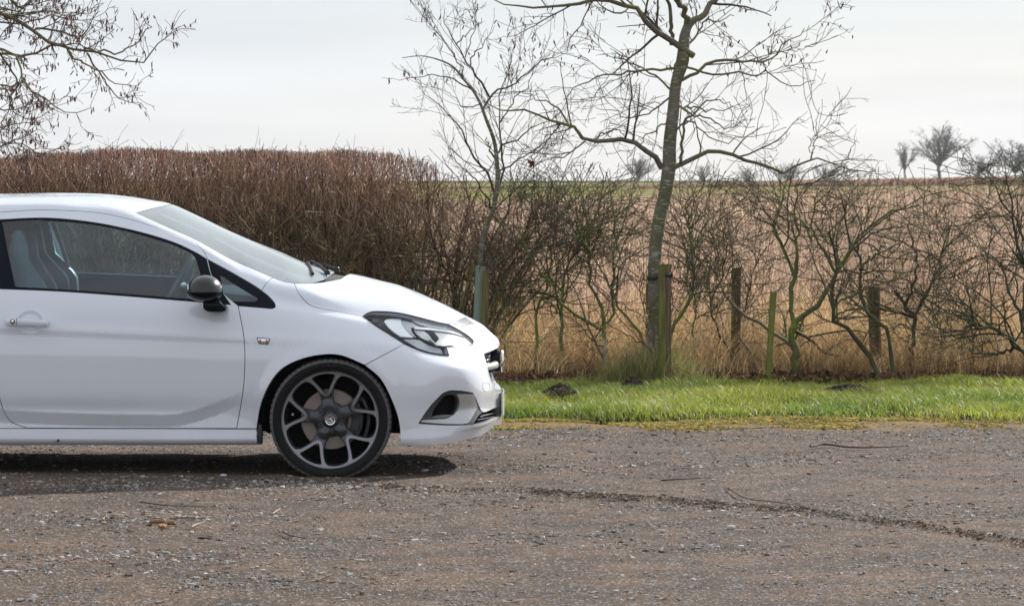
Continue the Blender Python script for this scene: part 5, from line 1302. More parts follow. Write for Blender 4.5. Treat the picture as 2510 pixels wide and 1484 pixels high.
C = (cg * (1 - v) + cy_g * v) * (.6 + .9 * RNG.random((n, 1))); C = np.where(u > .86, cd * (.7 + .5 * RNG.random((n, 1))), C)
ed_ = np.clip(1 - (y - e) / .30, 0, 1)[:, None] * (RNG.random((n, 1)) < .55); C = C * (1 - ed_) + np.array([.13, .10, .05]) * ed_
V, Q, T = ribbons(np.stack([x, y, vh(x, y) - .004], 1), D, L, .0045 + .0045 * RNG.random(n), .45 + .5 * RNG.random(n), 2)
tag(link('grass', mesh_np('grass', V, Q, T, M_GRASS, cols=np.repeat(C, 5, 0))), 'short bright green grass on the verge beyond the gravel', 'grass', kind='stuff')
def molehill(px, py, wpx, h, label, seed):
    p = G(px, py, .03); s = wpx / F * p.y * .5; r = np.random.default_rng(seed)
    n = 2200; rr = np.sqrt(r.random(n)) ; a = r.random(n) * 6.283
    x = p.x + rr * s * np.cos(a); y = p.y + rr * .35 * np.sin(a)
    z = vh(x, y) + .03 + h * 1.15 * (1 - rr) ** .8 * (.5 + .8 * vnoise(x, y, seed, .12)) * (r.random(n) ** .4)
    sz = .010 + .022 * r.random(n) ** 2; C0 = np.array([.040, .027, .018]) * (.5 + .9 * r.random((n, 1)))
    V, Q, C = stones(np.stack([x, y, z], 1), sz, C0, .9, r)
    return tag(link('molehill', mesh_np('molehill', V, Q, mat=M_STONE, smooth=False, cols=C)), label, 'molehill', 'molehills in the verge')
molehill(1372, 972, 78, .045, 'small dark molehill in the grass right of the car front', 5)
molehill(1552, 958, 66, .08, 'dark molehill of torn earth at the left foot of the staked tree', 6)
molehill(2085, 962, 125, .05, 'widest dark molehill stretched out in the grass on the right', 7)
# ================================================================== HEDGE BOTTOM, FIELD
V, Q = gridmesh(axis((-80, -8, 4), (-8, 8, .2), (8, 80.1, 4)), axis((28.4, 33, .2), (33, 137, 4)), lambda x, y: .03 + .06 * (vnoise(x, y, 61, .5) - .5) - .03 * np.clip((y - 31) / 2, 0, 1))
tag(link('field', mesh_np('field', V, Q, mat=M_LITTER)), kind='structure')
M_MEADOW = simple('meadow_grass', (.21, .20, .075), 1.0, spec=0.0, noise=.5, nscale=.12)
def mz(x, y):
    px = 1255 + x / np.maximum(y, 1) * F; far_ = CAMH - np.interp(px, [900, 1300, 1700, 2200, 2600], [35, 33, 26, 19, 17]) / F * 300
    return np.interp(y, [120, 150, 300], [-.25, -.2, 0]) + far_ * np.clip((y - 150) / 150, 0, 1) + np.clip((y - 300) / 320, 0, 1) * (.80 - far_) - np.clip((y - 700) / 2300, 0, 1)
V, Q = gridmesh(axis((-2000, -200, 200), (-200, 200, 8), (200, 2001, 200)), axis((120, 400, 6), (400, 700, 20), (700, 3001, 100)), mz)
tag(link('meadow', mesh_np('meadow', V, Q, mat=M_MEADOW)), kind='structure')
g = MB(); g.box((0, 0, -.40), (5000, 5000, .2)); tag(g.build('ground', simple('earth', (.12, .10, .07), .95, noise=.3, nscale=.5)), kind='structure')
# leaves on the hedge bottom
n = 9000
n = 16000
x = -6 + 11 * RNG.random(n); y = 27.6 + 2.3 * RNG.random(n); z = .03 + .05 * RNG.random(n) ** 2
ta = (RNG.random((n, 3)) - .5); tb = (RNG.random((n, 3)) - .5); sz = .03 + .035 * RNG.random((n, 1))
P = np.stack([x, y, z], 1); V = np.stack([P - ta * sz, P + tb * sz, P + ta * sz, P - tb * sz], 1).reshape(-1, 3)
C = np.repeat(np.array([.13, .075, .042]) * (.4 + 1.0 * RNG.random((n, 1))), 4, 0)
tag(link('leaf_litter', mesh_np('leaf_litter', V, np.arange(4 * n).reshape(n, 4), mat=M_DRY, smooth=False, cols=C)), 'dead brown leaves under the thorn bushes behind the verge', 'leaves', kind='stuff')
# rank dead grass between the bushes
n = 62000
x = -5.5 + 10.5 * RNG.random(n); y = 28.15 + 2.9 * RNG.random(n)
cl = vnoise(x, y, 71, .35); kp = RNG.random(n) < .25 + .95 * cl; x, y = x[kp], y[kp]; n = len(x)
L = (.20 + .46 * RNG.random(n)) * (.25 + 1.3 * vnoise(x, y, 72, .45)) * np.clip(.85 + (y - 28.4) * .35, .6, 1.2); a = RNG.random(n) * 6.283
C = np.where(RNG.random((n, 1)) < .6, np.array([.44, .29, .14]), np.array([.58, .46, .28])) * (.45 + .85 * RNG.random((n, 1)))
C = C * (.60 + 1.4 * vnoise(x, y, 75, .3)[:, None]) * np.clip(.85 + (y[:, None] - 28.4) * .5, .4, 1)
V, Q, T = ribbons(np.stack([x, y, .0 * x + .03], 1), np.stack([np.cos(a), np.sin(a)], 1), L, .003 + .004 * RNG.random(n), .3 + .75 * RNG.random(n), 3)
tag(link('dead_grass', mesh_np('dead_grass', V, Q, T, M_DRY, cols=np.repeat(C, 7, 0))), 'tawny dead grass tangled round the foot of the thorn bushes', 'dead grass', kind='stuff')
# the tall dry crop in the field
def stalks(n, y0, y1, Lr, Wr, seed, pw=1.0):
    r = np.random.default_rng(seed); y = y0 + (y1 - y0) * r.random(n) ** pw; x = (r.random(n) - .5) * 2 * (.150 * y + 1.2)
    L = (Lr[0] + (Lr[1] - Lr[0]) * r.random(n)) * (1 + (np.interp(1255 + x / y * F, [1200, 1700, 2300], [.80, .97, 1.12]) - 1) * np.clip((y - 45) / 50, 0, 1)) * (.80 + .40 * vnoise(x, y, seed, 1.2 if y0 < 40 else 3.0)); a = r.random(n) * 6.283
    c = np.where(r.random((n, 1)) < .62, np.array([.63, .455, .325]), np.where(r.random((n, 1)) < .5, np.array([.74, .61, .47]), np.array([.42, .26, .19]))) * (.25 + 1.15 * r.random((n, 1)) ** 1.3) * (.62 + .76 * vnoise(x, y * .3, seed + 40, .8 if y0 < 40 else 2.5)[:, None])
    V, Q, T = ribbons(np.stack([x, y, 0 * x], 1), np.stack([np.cos(a), np.sin(a)], 1), L, Wr[0] + (Wr[1] - Wr[0]) * r.random(n), .08 + .55 * r.random(n) ** 2, 2)
    return V, Q, T, np.repeat(c, 5, 0)
parts_ = [stalks(52000, 30.6, 40, (.75, 1.15), (.005, .010), 81), stalks(52000, 40, 66, (.75, 1.08), (.009, .018), 82), stalks(46000, 66, 133, (1.03, 1.28), (.018, .045), 83)]
Vs, Qs, Ts, Cs, o = [], [], [], [], 0
for V, Q, T, C in parts_: Vs.append(V); Qs.append(Q + o); Ts.append(T + o); Cs.append(C); o += len(V)
tag(link('dry_crop', mesh_np('dry_crop', np.vstack(Vs), np.vstack(Qs), np.vstack(Ts), M_DRY, cols=np.vstack(Cs))), 'tall dry pinkish brown stalks filling the field behind the fence', 'dry crop', kind='stuff')

# brambles and fallen stems sprawling through the dead grass
n = 1500; r = np.random.default_rng(90)
x = -5 + 10 * r.random(n); y = 28.3 + 1.9 * r.random(n); k = 9; t = np.linspace(0, 1, k)
L = .25 + .75 * r.random(n); h = .05 + .38 * r.random(n) ** 1.5; a = r.normal(size=n) * .5 + np.where(r.random(n) < .5, 0, math.pi)
BP = np.stack([x[:, None] + np.cos(a)[:, None] * L[:, None] * t, y[:, None] + np.sin(a)[:, None] * L[:, None] * t * .5, .03 + h[:, None] * 4 * t * (1 - t) * (1 - .3 * t) + .012 * r.normal(size=(n, k))], 2)
BR_ = (.0016 + .0016 * r.random(n))[:, None] * (1 - .5 * t)[None]
BRAMBLE = (BP, BR_)
# cushions of moss on the stones beside the grass
n = 30000; x = -1.2 + 6.2 * RNG.random(n); e = edge_y(x); y = e + .14 - .95 * RNG.random(n) ** 1.7
kp = (RNG.random(n) < np.clip((vnoise(x * .6, y, 95, .28) - .42 + .30 * np.clip((y - e + .35) / .4, 0, 1)) * 3.2, 0, 1)); x, y = x[kp], y[kp]; n = len(x)
sz = .010 + .022 * RNG.random(n); C0 = np.where(RNG.random((n, 1)) < .6, np.array([.36, .25, .02]), np.array([.20, .19, .03])) * (.45 + .85 * RNG.random((n, 1)))
V, Q, C = stones(np.stack([x, y, gh(x, y) + .002], 1), sz, C0, .35)
tag(link('moss', mesh_np('moss', V, Q, mat=M_STONE, smooth=False, cols=C)), 'yellow ochre moss creeping over the gravel along the grass edge', 'moss', kind='stuff')
# ================================================================== TREES, BUSHES, HEDGE
def tubes(P, R, sides=3):
    """P (n,k,3), R (n,k) -> V, Q"""
    n, k, _ = P.shape
    T = np.gradient(P, axis=1); T /= np.maximum(np.linalg.norm(T, axis=2, keepdims=True), 1e-9)
    ref = np.where((np.abs(T.mean(1)[:, 2]) > .8)[:, None], np.array([1., 0, 0]), np.array([0, 0, 1.]))[:, None]
    A = np.cross(T, np.broadcast_to(ref, T.shape)); A /= np.maximum(np.linalg.norm(A, axis=2, keepdims=True), 1e-9); B = np.cross(T, A)
    th = np.arange(sides) * 2 * math.pi / sides
    V = P[:, :, None] + (A[:, :, None] * np.cos(th)[:, None] + B[:, :, None] * np.sin(th)[:, None]) * R[:, :, None, None]
    idx = np.arange(n * k * sides).reshape(n, k, sides)
    a = idx[:, :-1]; b = idx[:, 1:]
    Q = np.stack([a, np.roll(a, -1, 2), np.roll(b, -1, 2), b], -1).reshape(-1, 4)
    return V.reshape(-1, 3), Q
def join(chunks):
    Vs, Qs, o = [], [], 0
    for V, Q in chunks: Vs.append(V); Qs.append(Q + o); o += len(V)
    return np.vstack(Vs), np.vstack(Qs)
def grow(P, R, n, t, ang, ln, k, wig, up, rng, rel=.5, tip=.35, flat=1.0, rmin=.0012, absr=None, taper=True):
    """n children from random places on the parent paths P (m,k0,3)"""
    m, k0, _ = P.shape
    seg = np.linalg.norm(np.diff(P, axis=1), axis=2).sum(1); pr = seg / seg.sum()
    i = rng.choice(m, n, p=pr); s = t[0] + (t[1] - t[0]) * rng.random(n)
    f = s * (k0 - 1); j = np.minimum(f.astype(int), k0 - 2); w = (f - j)[:, None]
    base = P[i, j] * (1 - w) + P[i, j + 1] * w; r0 = R[i, j] * (1 - w[:, 0]) + R[i, j + 1] * w[:, 0]
    d = P[i, j + 1] - P[i, j]; d /= np.maximum(np.linalg.norm(d, axis=1, keepdims=True), 1e-9)
    q = rng.normal(size=(n, 3)); q[:, 1] *= flat; q -= d * np.sum(q * d, 1, keepdims=True); q /= np.maximum(np.linalg.norm(q, axis=1, keepdims=True), 1e-9)
    a = np.radians(ang[0] + (ang[1] - ang[0]) * rng.random(n))[:, None]
    d = d * np.cos(a) + q * np.sin(a)
    L = (ln[0] + (ln[1] - ln[0]) * rng.random(n)) * (1 - .45 * s if taper else 1)
    pts = [base]; step = (L / (k - 1))[:, None]
    for _ in range(k - 1):
        d = d + rng.normal(size=(n, 3)) * wig + np.array([0, 0, up]); d /= np.linalg.norm(d, axis=1, keepdims=True)
        pts.append(pts[-1] + d * step)
    C = np.stack(pts, 1); r1 = np.maximum(r0 * rel, rmin) if absr is None else absr * (.7 + .6 * rng.random(n))
    RR = r1[:, None] * (1 - (1 - tip) * np.linspace(0, 1, k))[None]
    return C, np.maximum(RR, rmin)
def resample(P, k):
    P = np.asarray(P, float); s = np.r_[0, np.cumsum(np.linalg.norm(np.diff(P, axis=0), axis=1))]
    q = np.linspace(0, s[-1], k); return np.stack([np.interp(q, s, P[:, a]) for a in range(P.shape[1])], 1)
def pxpath(pts, Y, k=16, depth=0.0, rng=RNG):
    c = catmull(pts, 3); n = len(c); dy = depth if not hasattr(depth, '__len__') else 0
    out = []
    for i, (x, y) in enumerate(c):
        t = i / max(1, n - 1); out.append(W(x, y, Y + (dy * t if dy else 0)))
    return resample([tuple(p) for p in out], k)
def bark(name, base, moss, mossz=None, lich=0.0, scale=30):
    m, nt, b = mat_base(name); L = nt.links.new
    tcn = N(nt, 'ShaderNodeTexCoord'); n1 = N(nt, 'ShaderNodeTexNoise', Scale=float(scale), Detail=5.0, Roughness=.7); L(tcn.outputs['Object'], n1.inputs[0])
    n2 = N(nt, 'ShaderNodeTexNoise', Scale=5.0, Detail=3.0); L(tcn.outputs['Object'], n2.inputs[0])
    r = N(nt, 'ShaderNodeMapRange'); r.inputs['From Min'].default_value = .42; r.inputs['From Max'].default_value = .62; L(n2.outputs[0], r.inputs[0])
    mx = N(nt, 'ShaderNodeMixRGB'); mx.inputs[1].default_value = (*base, 1); mx.inputs[2].default_value = (*moss, 1); L(r.outputs[0], mx.inputs[0])
    mr = N(nt, 'ShaderNodeMapRange'); mr.inputs['To Min'].default_value = .5; mr.inputs['To Max'].default_value = 1.5; L(n1.outputs[0], mr.inputs[0])
    gi = N(nt, 'ShaderNodeNewGeometry'); ri = N(nt, 'ShaderNodeMapRange'); ri.inputs['To Min'].default_value = .55; ri.inputs['To Max'].default_value = 1.5; L(gi.outputs['Random Per Island'], ri.inputs[0])
    mu = N(nt, 'ShaderNodeMath', operation='MULTIPLY'); L(mr.outputs[0], mu.inputs[0]); L(ri.outputs[0], mu.inputs[1])
    s = N(nt, 'ShaderNodeVectorMath', operation='SCALE'); L(mx.outputs[0], s.inputs[0]); L((mu if not lich else mr).outputs[0], s.inputs['Scale'])
    last = s.outputs[0]
    if lich:
        mp_ = N(nt, 'ShaderNodeMapping'); mp_.inputs['Scale'].default_value = (14, 14, 70); L(tcn.outputs['Object'], mp_.inputs[0])
        v = N(nt, 'ShaderNodeTexNoise', Scale=1.0, Detail=3.0); L(mp_.outputs[0], v.inputs[0]); t = N(nt, 'ShaderNodeMapRange'); t.inputs['From Min'].default_value = .56; t.inputs['From Max'].default_value = .66; t.inputs['To Max'].default_value = lich; L(v.outputs[0], t.inputs[0])
        m2 = N(nt, 'ShaderNodeMixRGB'); m2.inputs[2].default_value = (.42, .42, .36, 1); L(t.outputs[0], m2.inputs[0]); L(last, m2.inputs[1]); last = m2.outputs[0]
    L(last, b.inputs['Base Color']); b.inputs['Roughness'].default_value = .85; b.inputs['Specular IOR Level'].default_value = .3
    bp = N(nt, 'ShaderNodeBump', Strength=.8, Distance=.004); L(n1.outputs[0], bp.inputs['Height']); L(bp.outputs[0], b.inputs['Normal'])
    return m
M_ALDER = bark('alder_bark', (.175, .155, .125), (.125, .120, .060), lich=.7)
M_LIMB = bark('mossy_limb_bark', (.125, .11, .085), (.155, .145, .055))
M_TWIG = bark('thin_twig_bark', (.090, .072, .062), (.085, .078, .050))
M_REDTWIG = bark('reddish_twig_bark', (.105, .055, .045), (.085, .060, .038))
M_THORN = bark('mossy_thorn_bark', (.125, .130, .055), (.165, .200, .035))
M_THORNTWIG = bark('thorn_twig_bark', (.115, .088, .062), (.105, .110, .042))
M_DARKTHORN = bark('dark_thorn_bark', (.060, .050, .040), (.080, .085, .035))
M_BIRCH = bark('pale_stem_bark', (.42, .43, .36), (.18, .2, .08), lich=.5)
M_CATKIN = simple('red_brown_catkins', (.13, .050, .045), .7)
M_FARTREE = simple('distant_bark', (.12, .112, .112), .9)
def catkins(parent, P, n, rng, name='catkins', size=(.025, .045), mat=None):
    """little hanging spindles at the ends of twigs"""
    i = rng.choice(len(P), n); k = P.shape[1]; j = rng.integers(max(1, k - 3), k, n); b = P[i, j] + rng.normal(size=(n, 3)) * .012
    L = size[0] + (size[1] - size[0]) * rng.random(n); d = np.stack([rng.normal(size=n) * .35, rng.normal(size=n) * .35, -np.ones(n)], 1); d /= np.linalg.norm(d, axis=1, keepdims=True)
    t = np.array([0, .25, .75, 1.0]); C = b[:, None] + d[:, None] * (L[:, None] * t)[..., None]
    R = np.array([.0012, .0042, .0042, .001])[None] * (.8 + .4 * rng.random((n, 1)))
    V, Q = tubes(C, R, 4); o = link(name, mesh_np(name, V, Q, mat=mat or M_CATKIN), parent); o['kind'] = 'stuff'; return o
def limb_obj(name, pts, parent, mat, sides=8):
    P, R = pts; V, Q = tubes(P[None], R[None], sides); me = mesh_np(name, V, Q, mat=mat); return link(name, me, parent)
def radii(k, a, b): return np.linspace(a, b, k)
D2M = lambda Y: Y / F
# ---- the staked tree
YT = 27.6; rg = np.random.default_rng(101)
alder = empty('alder_tree', W(1603, 935, YT), 'tallest bare tree, its mossy trunk strapped to a thick wooden stake', 'tree')
tk = catmull([(1601, 945), (1602, 860), (1602.7, 760), (1604.7, 636), (1617, 533), (1631, 472), (1639.6, 410), (1642, 348), (1650.6, 271), (1657.4, 203), (1673, 149), (1678, 90), (1686.7, 58.7)], 4)
tkr = np.interp([p[1] for p in tk], [58, 90, 150, 200, 350, 420, 500, 650, 800, 900, 945], [10, 13, 16, 13.5, 16, 17, 16, 15.5, 15, 17, 24])
P = np.array([tuple(W(x, y, YT)) for x, y in tk]); R = tkr * D2M(YT)
limb_obj('trunk', (P, R), alder, M_ALDER, 16)
BR = [
 ([(1686, 66), (1700, 52), (1713.8, 45), (1741, 18), (1756, -4), (1790, -70)], 8.5, 5, .3), ([(1684, 62), (1682, 40), (1673, 18), (1655, -4), (1630, -60)], 8, 5, -.3),
 ([(1622, 412), (1619, 398), (1596, 374.6), (1565, 354), (1533, 343), (1492.7, 345), (1447.5, 347.5), (1407, 316), (1371, 298), (1321, 289), (1285, 271), (1231, 271), (1195, 253)], 7.5, 1.2, -.5),
 ([(1398, 311), (1366, 262), (1339, 246), (1312, 239), (1276, 221)], 3, .9, .3), ([(1455, 343), (1479, 329.5), (1515, 318), (1537, 342)], 2.4, 1, .3), ([(1434, 346), (1389, 379), (1344, 392.6), (1312, 404)], 2.2, .8, -.4),
 ([(1648, 412), (1655, 408.4), (1691, 392.6), (1727, 372), (1763.5, 368), (1799.6, 383.6), (1862.8, 404), (1926, 424), (1953, 406), (1984.6, 392.6), (2043, 399.4), (2100, 425)], 6.5, 1, .4),
 ([(1987, 392), (1991, 370), (1998, 352), (2002.7, 307), (2007, 262)], 1.8, .6, .1), ([(1990, 388), (1985, 350), (1995, 320), (1993, 300)], 1.4, .5, .1), ([(2060, 403), (2085, 370), (2099, 335)], 1.4, .5, .1),
 ([(1668.7, 399), (1671, 343), (1677.7, 302.4), (1704.8, 270.8), (1727, 248), (1790.5, 250.5)], 4.5, 1, .3), ([(1700, 137), (1680, 122), (1659.7, 112.8), (1619, 90), (1583, 49.6), (1560, 20), (1501.7, 2), (1456.6, -3), (1389, 13.5), (1321, 20), (1231, 11), (1200, -4)], 8.5, 1.2, -.5),
 ([(1646, 110), (1646, 45), (1639, -4), (1635, -60)], 5.5, 3.5, -.2), ([(1659.7, 167), (1619, 169), (1578, 171.5), (1538, 176), (1474.6, 185), (1434, 203), (1402.4, 221), (1380, 245)], 3.6, .9, -.5),
 ([(1644, 220), (1610, 189.5), (1578, 171.5), (1538, 149), (1501.7, 140), (1470, 131)], 3, .8, .4), ([(1672, 196), (1704.8, 178), (1750, 153.4), (1799.6, 149), (1853.7, 151), (1889.8, 140), (1921.4, 108), (1953, 88), (1973, 67.7)], 4.6, .9, .4),
 ([(1860, 150), (1899, 131), (1953, 122), (2007, 108)], 1.8, .6, .2), ([(1680, 164), (1709, 171.5), (1745, 180.5), (1799.6, 180.5), (1844.7, 185), (1880.8, 176), (1908, 194), (1957.5, 210), (1998, 189.5)], 3.2, .8, -.4),
 ([(1660, 257), (1700, 280), (1741, 293), (1790.5, 316), (1830, 290)], 3, .8, -.3), ([(1668, 120), (1700, 95), (1722, 60), (1760, 52), (1800, 40)], 3.4, .9, .5), ([(1655, 260), (1700, 262), (1760, 272), (1797, 260)], 3, .9, .6),
 ([(1645, 330), (1690, 300), (1730, 330), (1780, 350), (1820, 330), (1845, 290)], 2.4, .7, -.5), ([(1640, 240), (1600, 270), (1560, 290), (1500, 270), (1460, 262)], 2.4, .7, .4), ([(1636, 300), (1590, 330), (1560, 360), (1540, 385)], 2.2, .7, -.2)]
LP, LR = [], []
for pts, ra, rb_, dp in BR:
    P = pxpath(pts, YT, 16, dp); P[2:] += rg.normal(size=(14, 3)) * .008; R = radii(16, ra, rb_) * D2M(YT) * 1.0
    limb_obj('branch', (P, R), alder, M_LIMB, 7); LP.append(P); LR.append(R)
LP, LR = np.array(LP), np.array(LR)
A1, R1 = grow(LP, LR, 125, (.12, 1), (25, 70), (.22, .85), 8, .15, .03, rg, .5, .35, .7, .0022)
A2, R2 = grow(A1, R1, 480, (.1, 1), (25, 65), (.10, .34), 4, .26, .03, rg, .6, .5, .8, .0018)
A3, R3 = grow(A2, R2, 650, (.1, 1), (30, 70), (.04, .13), 3, .2, .02, rg, .7, .6, 1, .0014)
V, Q = join([tubes(A1, R1, 4), tubes(A2, R2, 3), tubes(A3, R3, 3)])
o = link('twigs', mesh_np('twigs', V, Q, mat=M_TWIG), alder); o['kind'] = 'stuff'
tips = A2[(A2[:, -1, 2] > 2.3)]
catkins(alder, tips, 260, rg)
# collar of long wispy grass and suckers at its foot
n = 2600; x = W(1600, 930, YT).x + RNG.normal(size=n) * .20; y = YT - .05 + RNG.normal(size=n) * .12; a = RNG.random(n) * 6.283
kk_ = np.exp(-((x - W(1600, 930, YT).x) / .3) ** 2); L = (.10 + .34 * RNG.random(n)) * (.35 + .75 * kk_)
C = np.where(RNG.random((n, 1)) < .5, np.array([.20, .25, .05]), np.array([.42, .34, .18])) * (.5 + .8 * RNG.random((n, 1)))
V, Q, T = ribbons(np.stack([x, y, vh(x, y) * 0 + .03], 1), np.stack([np.cos(a), np.sin(a)], 1), L, .003 + .002 * RNG.random(n), .3 + .5 * RNG.random(n), 3)
tag(link('tall_grass', mesh_np('tall_grass', V, Q, T, M_GRASS, cols=np.repeat(C, 7, 0))), 'longer grass and dead stems round the foot of the staked tree', 'grass', kind='stuff')
# ---- the young tree in its green tube
YB = 28.1; rg = np.random.default_rng(102)
young = empty('young_tree', W(1175, 935, YB), 'slender young bare tree with a pale green tube round its stem', 'tree')
tk = catmull([(1168, 940), (1174, 700), (1176.5, 650), (1181.8, 586), (1195, 545.6), (1208.8, 510.5), (1217, 472.7), (1219.6, 437.5), (1217, 383.5), (1210.7, 343), (1190.4, 289), (1176.8, 252.7), (1158.8, 221), (1136, 194), (1109, 162.5), (1068.5, 144.4), (1030, 137), (985, 142)], 4)
tkr = np.interp(np.linspace(0, 1, len(tk)), [0, .5, .75, 1], [7, 5.6, 3.2, .8])
P = np.array([tuple(W(x, y, YB)) for x, y in tk]); limb_obj('trunk', (P, tkr * D2M(YB)), young, M_ALDER, 10)
BR = [([(1183.5, 268), (1204, 235), (1231, 216.6), (1276, 189.5), (1321, 153.4), (1360, 138), (1407, 131)], 2.8, .6, .5), ([(1199, 237), (1167.7, 180.5), (1140.7, 140), (1118, 99), (1086.5, 54), (1092, 20)], 3, .6, -.4),
 ([(1154, 160), (1154, 149), (1185.8, 108), (1217, 63)], 1.9, .5, .4), ([(1118, 108), (1149.7, 77), (1185.8, 45)], 1.7, .5, .2), ([(1215, 381), (1240, 356.5), (1276, 338.5), (1311, 310), (1366, 284)], 2.8, .6, .5),
 ([(1222, 420), (1276, 388), (1321, 356.5), (1393, 320)], 2.4, .6, -.4), ([(1213, 388), (1199, 360), (1192.5, 338.5)], 3, 1.2, 0), ([(1210, 470), (1195, 424), (1158.7, 388), (1145, 352), (1113.6, 293), (1077.5, 262), (1027.8, 216.6)], 3.4, .6, -.4),
 ([(1218, 472), (1226, 451), (1231, 383.6), (1226, 316), (1226, 225.6), (1244.5, 171.5), (1267, 99)], 3.2, .6, .3), ([(1160, 222), (1110, 190), (1060, 185), (1010, 190), (980, 196)], 2.2, .6, .5), ([(1136, 194), (1120, 150), (1095, 110), (1060, 60), (1050, 40)], 1.9, .5, -.3), ([(1140, 140), (1165, 60), (1160, 10)], 1.5, .5, .4),
 ([(1178, 255), (1140, 262), (1110, 235), (1080, 215)], 1.6, .5, .2), ([(1226, 300), (1260, 240), (1300, 200), (1310, 150)], 1.8, .5, -.3), ([(1206, 515), (1190, 480), (1165, 440), (1120, 400), (1100, 360)], 2.6, .6, -.3), ([(1196, 545), (1225, 500), (1262, 470), (1300, 420), (1340, 380)], 2.4, .6, .3)]
LP, LR = [], []
for pts, ra, rb_, dp in BR:
    P = pxpath(pts, YB, 14, dp); P[2:] += rg.normal(size=(12, 3)) * .008; R = radii(14, ra, rb_) * D2M(YB); limb_obj('branch', (P, R), young, M_TWIG, 6); LP.append(P); LR.append(R)
LP, LR = np.array(LP), np.array(LR)
A1, R1 = grow(LP, LR, 88, (.15, 1), (18, 42), (.25, .75), 7, .12, .05, rg, .5, .35, .8, .0016)
A2, R2 = grow(A1, R1, 300, (.1, 1), (20, 45), (.08, .30), 4, .14, .05, rg, .7, .5, 1, .0014)
A3, R3 = grow(A2, R2, 350, (.1, 1), (25, 60), (.03, .10), 3, .15, .03, rg, .8, .6, 1, .0012)
V, Q = join([tubes(A1, R1, 3), tubes(A2, R2, 3), tubes(A3, R3, 3)]); o = link('twigs', mesh_np('twigs', V, Q, mat=M_TWIG), young); o['kind'] = 'stuff'
catkins(young, A2[A2[:, -1, 2] > 2.2], 90, rg)
tb = MB(); pts = [W(1166, 925, YB), W(1172, 800, YB), W(1177.5, 652, YB)]; tb.tube(pts, [.047, .042, .034], 14, cap=False)
M_TUBE, nt, b = mat_base('pale_green_plastic_tube'); b.inputs['Base Color'].default_value = (.25, .31, .26, 1); b.inputs['Roughness'].default_value = .45; b.inputs['Transmission Weight'].default_value = .15
tag(tb.build('tree_guard', M_TUBE), 'pale green plastic tube round the stem of the young tree', 'tree guard')
# ---- the tree reaching in from the left
YL = 25.5; rg = np.random.default_rng(103)
left = empty('overhanging_tree', W(-420, 960, YL), 'catkin bearing tree reaching into the sky from beyond the left edge', 'tree')
P = resample([tuple(W(x, y, YL)) for x, y in ((-420, 965), (-410, 600), (-380, 250), (-390, -100), (-370, -500))], 20); limb_obj('trunk', (P, np.linspace(.13, .05, 20)), left, M_ALDER, 12)
BR = [([(-390, 60), (-200, 0), (0, 29), (29, 44), (73, 67.5), (100, 85), (117, 105.7), (147, 110), (182, 116), (214, 129), (258, 135), (293.6, 150), (332, 152.7), (364, 150), (390, 105.7), (411, 82), (434, 70)], 9, .9, -.3),
 ([(205.5, 117), (252.5, 126), (293.6, 129), (326, 110), (349, 85), (370, 67.5), (352, 52), (345, 32)], 3, .8, .3), ([(214, 131), (235, 164), (258, 194), (276, 223), (296.5, 243.7), (334.7, 252.5), (350, 262)], 2.6, .7, -.2),
 ([(164, 118), (185, 144), (217, 161.5), (252.5, 179), (282, 205.5), (317, 211), (352, 202.6)], 2.8, .7, .3), ([(-380, 250), (-200, 150), (0, 129), (59, 135), (88, 126), (117, 114.5), (160, 112)], 7, 2.5, .3),
 ([(-200, 120), (0, 117), (29, 126), (50, 164), (56, 200), (73, 220), (103, 238), (129, 261), (161.5, 276), (205.5, 273), (223, 264)], 5, .8, -.4), ([(-150, 80), (0, 57), (35, 56), (70, 55), (129, 41), (164, 50), (214, 47), (250, 55)], 3.6, .7, .5),
 ([(88, 70), (132, 70.5), (164, 85), (194, 94), (217, 67.5), (235, 35), (250, 8)], 3.4, .7, -.4), ([(-380, 300), (-100, 210), (0, 217), (23.5, 223), (26, 264), (6, 296.5)], 4, 1.2, .4), ([(-100, 240), (0, 264), (53, 264), (97, 255), (130, 262)], 3, .7, -.2),
 ([(-80, 250), (-15, 293), (9, 338), (29, 382), (59, 402), (78, 418)], 2.8, .7, -.5), ([(-120, 420), (-30, 380), (29, 346), (67.5, 361), (103, 379), (141, 361), (165, 372)], 3, .7, .2), ([(-150, 150), (-60, 205), (0, 211), (44, 205.5), (60, 190)], 4, 1.5, .4),
 ([(20, -10), (50, 18), (72, 0), (74, -20)], 3.5, 3, .3), ([(-60, 60), (0, 15), (40, 30), (80, 28), (130, 30), (175, 38), (240, 20)], 2.6, .7, -.5), ([(117, 106), (128, 70), (150, 40), (170, 0), (180, -30)], 2.4, .8, .3), ([(0, 130), (20, 165), (40, 195), (28, 240), (40, 280), (90, 300), (115, 328)], 2.8, .7, .6),
 ([(-20, 300), (20, 310), (60, 300), (100, 285), (135, 262)], 2, .6, .5), ([(-30, 340), (20, 350), (60, 335), (95, 320), (112, 330)], 2, .6, -.5)]
LP, LR = [], []
for pts, ra, rb_, dp in BR:
    P = pxpath(pts, YL, 16, dp); P[2:] += rg.normal(size=(14, 3)) * .007; R = radii(16, ra, rb_) * D2M(YL); limb_obj('branch', (P, R), left, M_LIMB, 6); LP.append(P); LR.append(R)
LP, LR = np.array(LP), np.array(LR)
A1, R1 = grow(LP, LR, 230, (.25, 1), (25, 60), (.14, .42), 5, .24, .02, rg, .5, .35, .8, .0020)
A2, R2 = grow(A1, R1, 720, (.15, 1), (25, 65), (.05, .18), 4, .25, .0, rg, .7, .5, 1, .0016)
ok = (A1[:, -1, 0] > -4.4); okk = (A2[:, -1, 0] > -4.2)
V, Q = join([tubes(A1, R1, 3), tubes(A2, R2, 3)]); o = link('twigs', mesh_np('twigs', V, Q, mat=M_TWIG), left); o['kind'] = 'stuff'
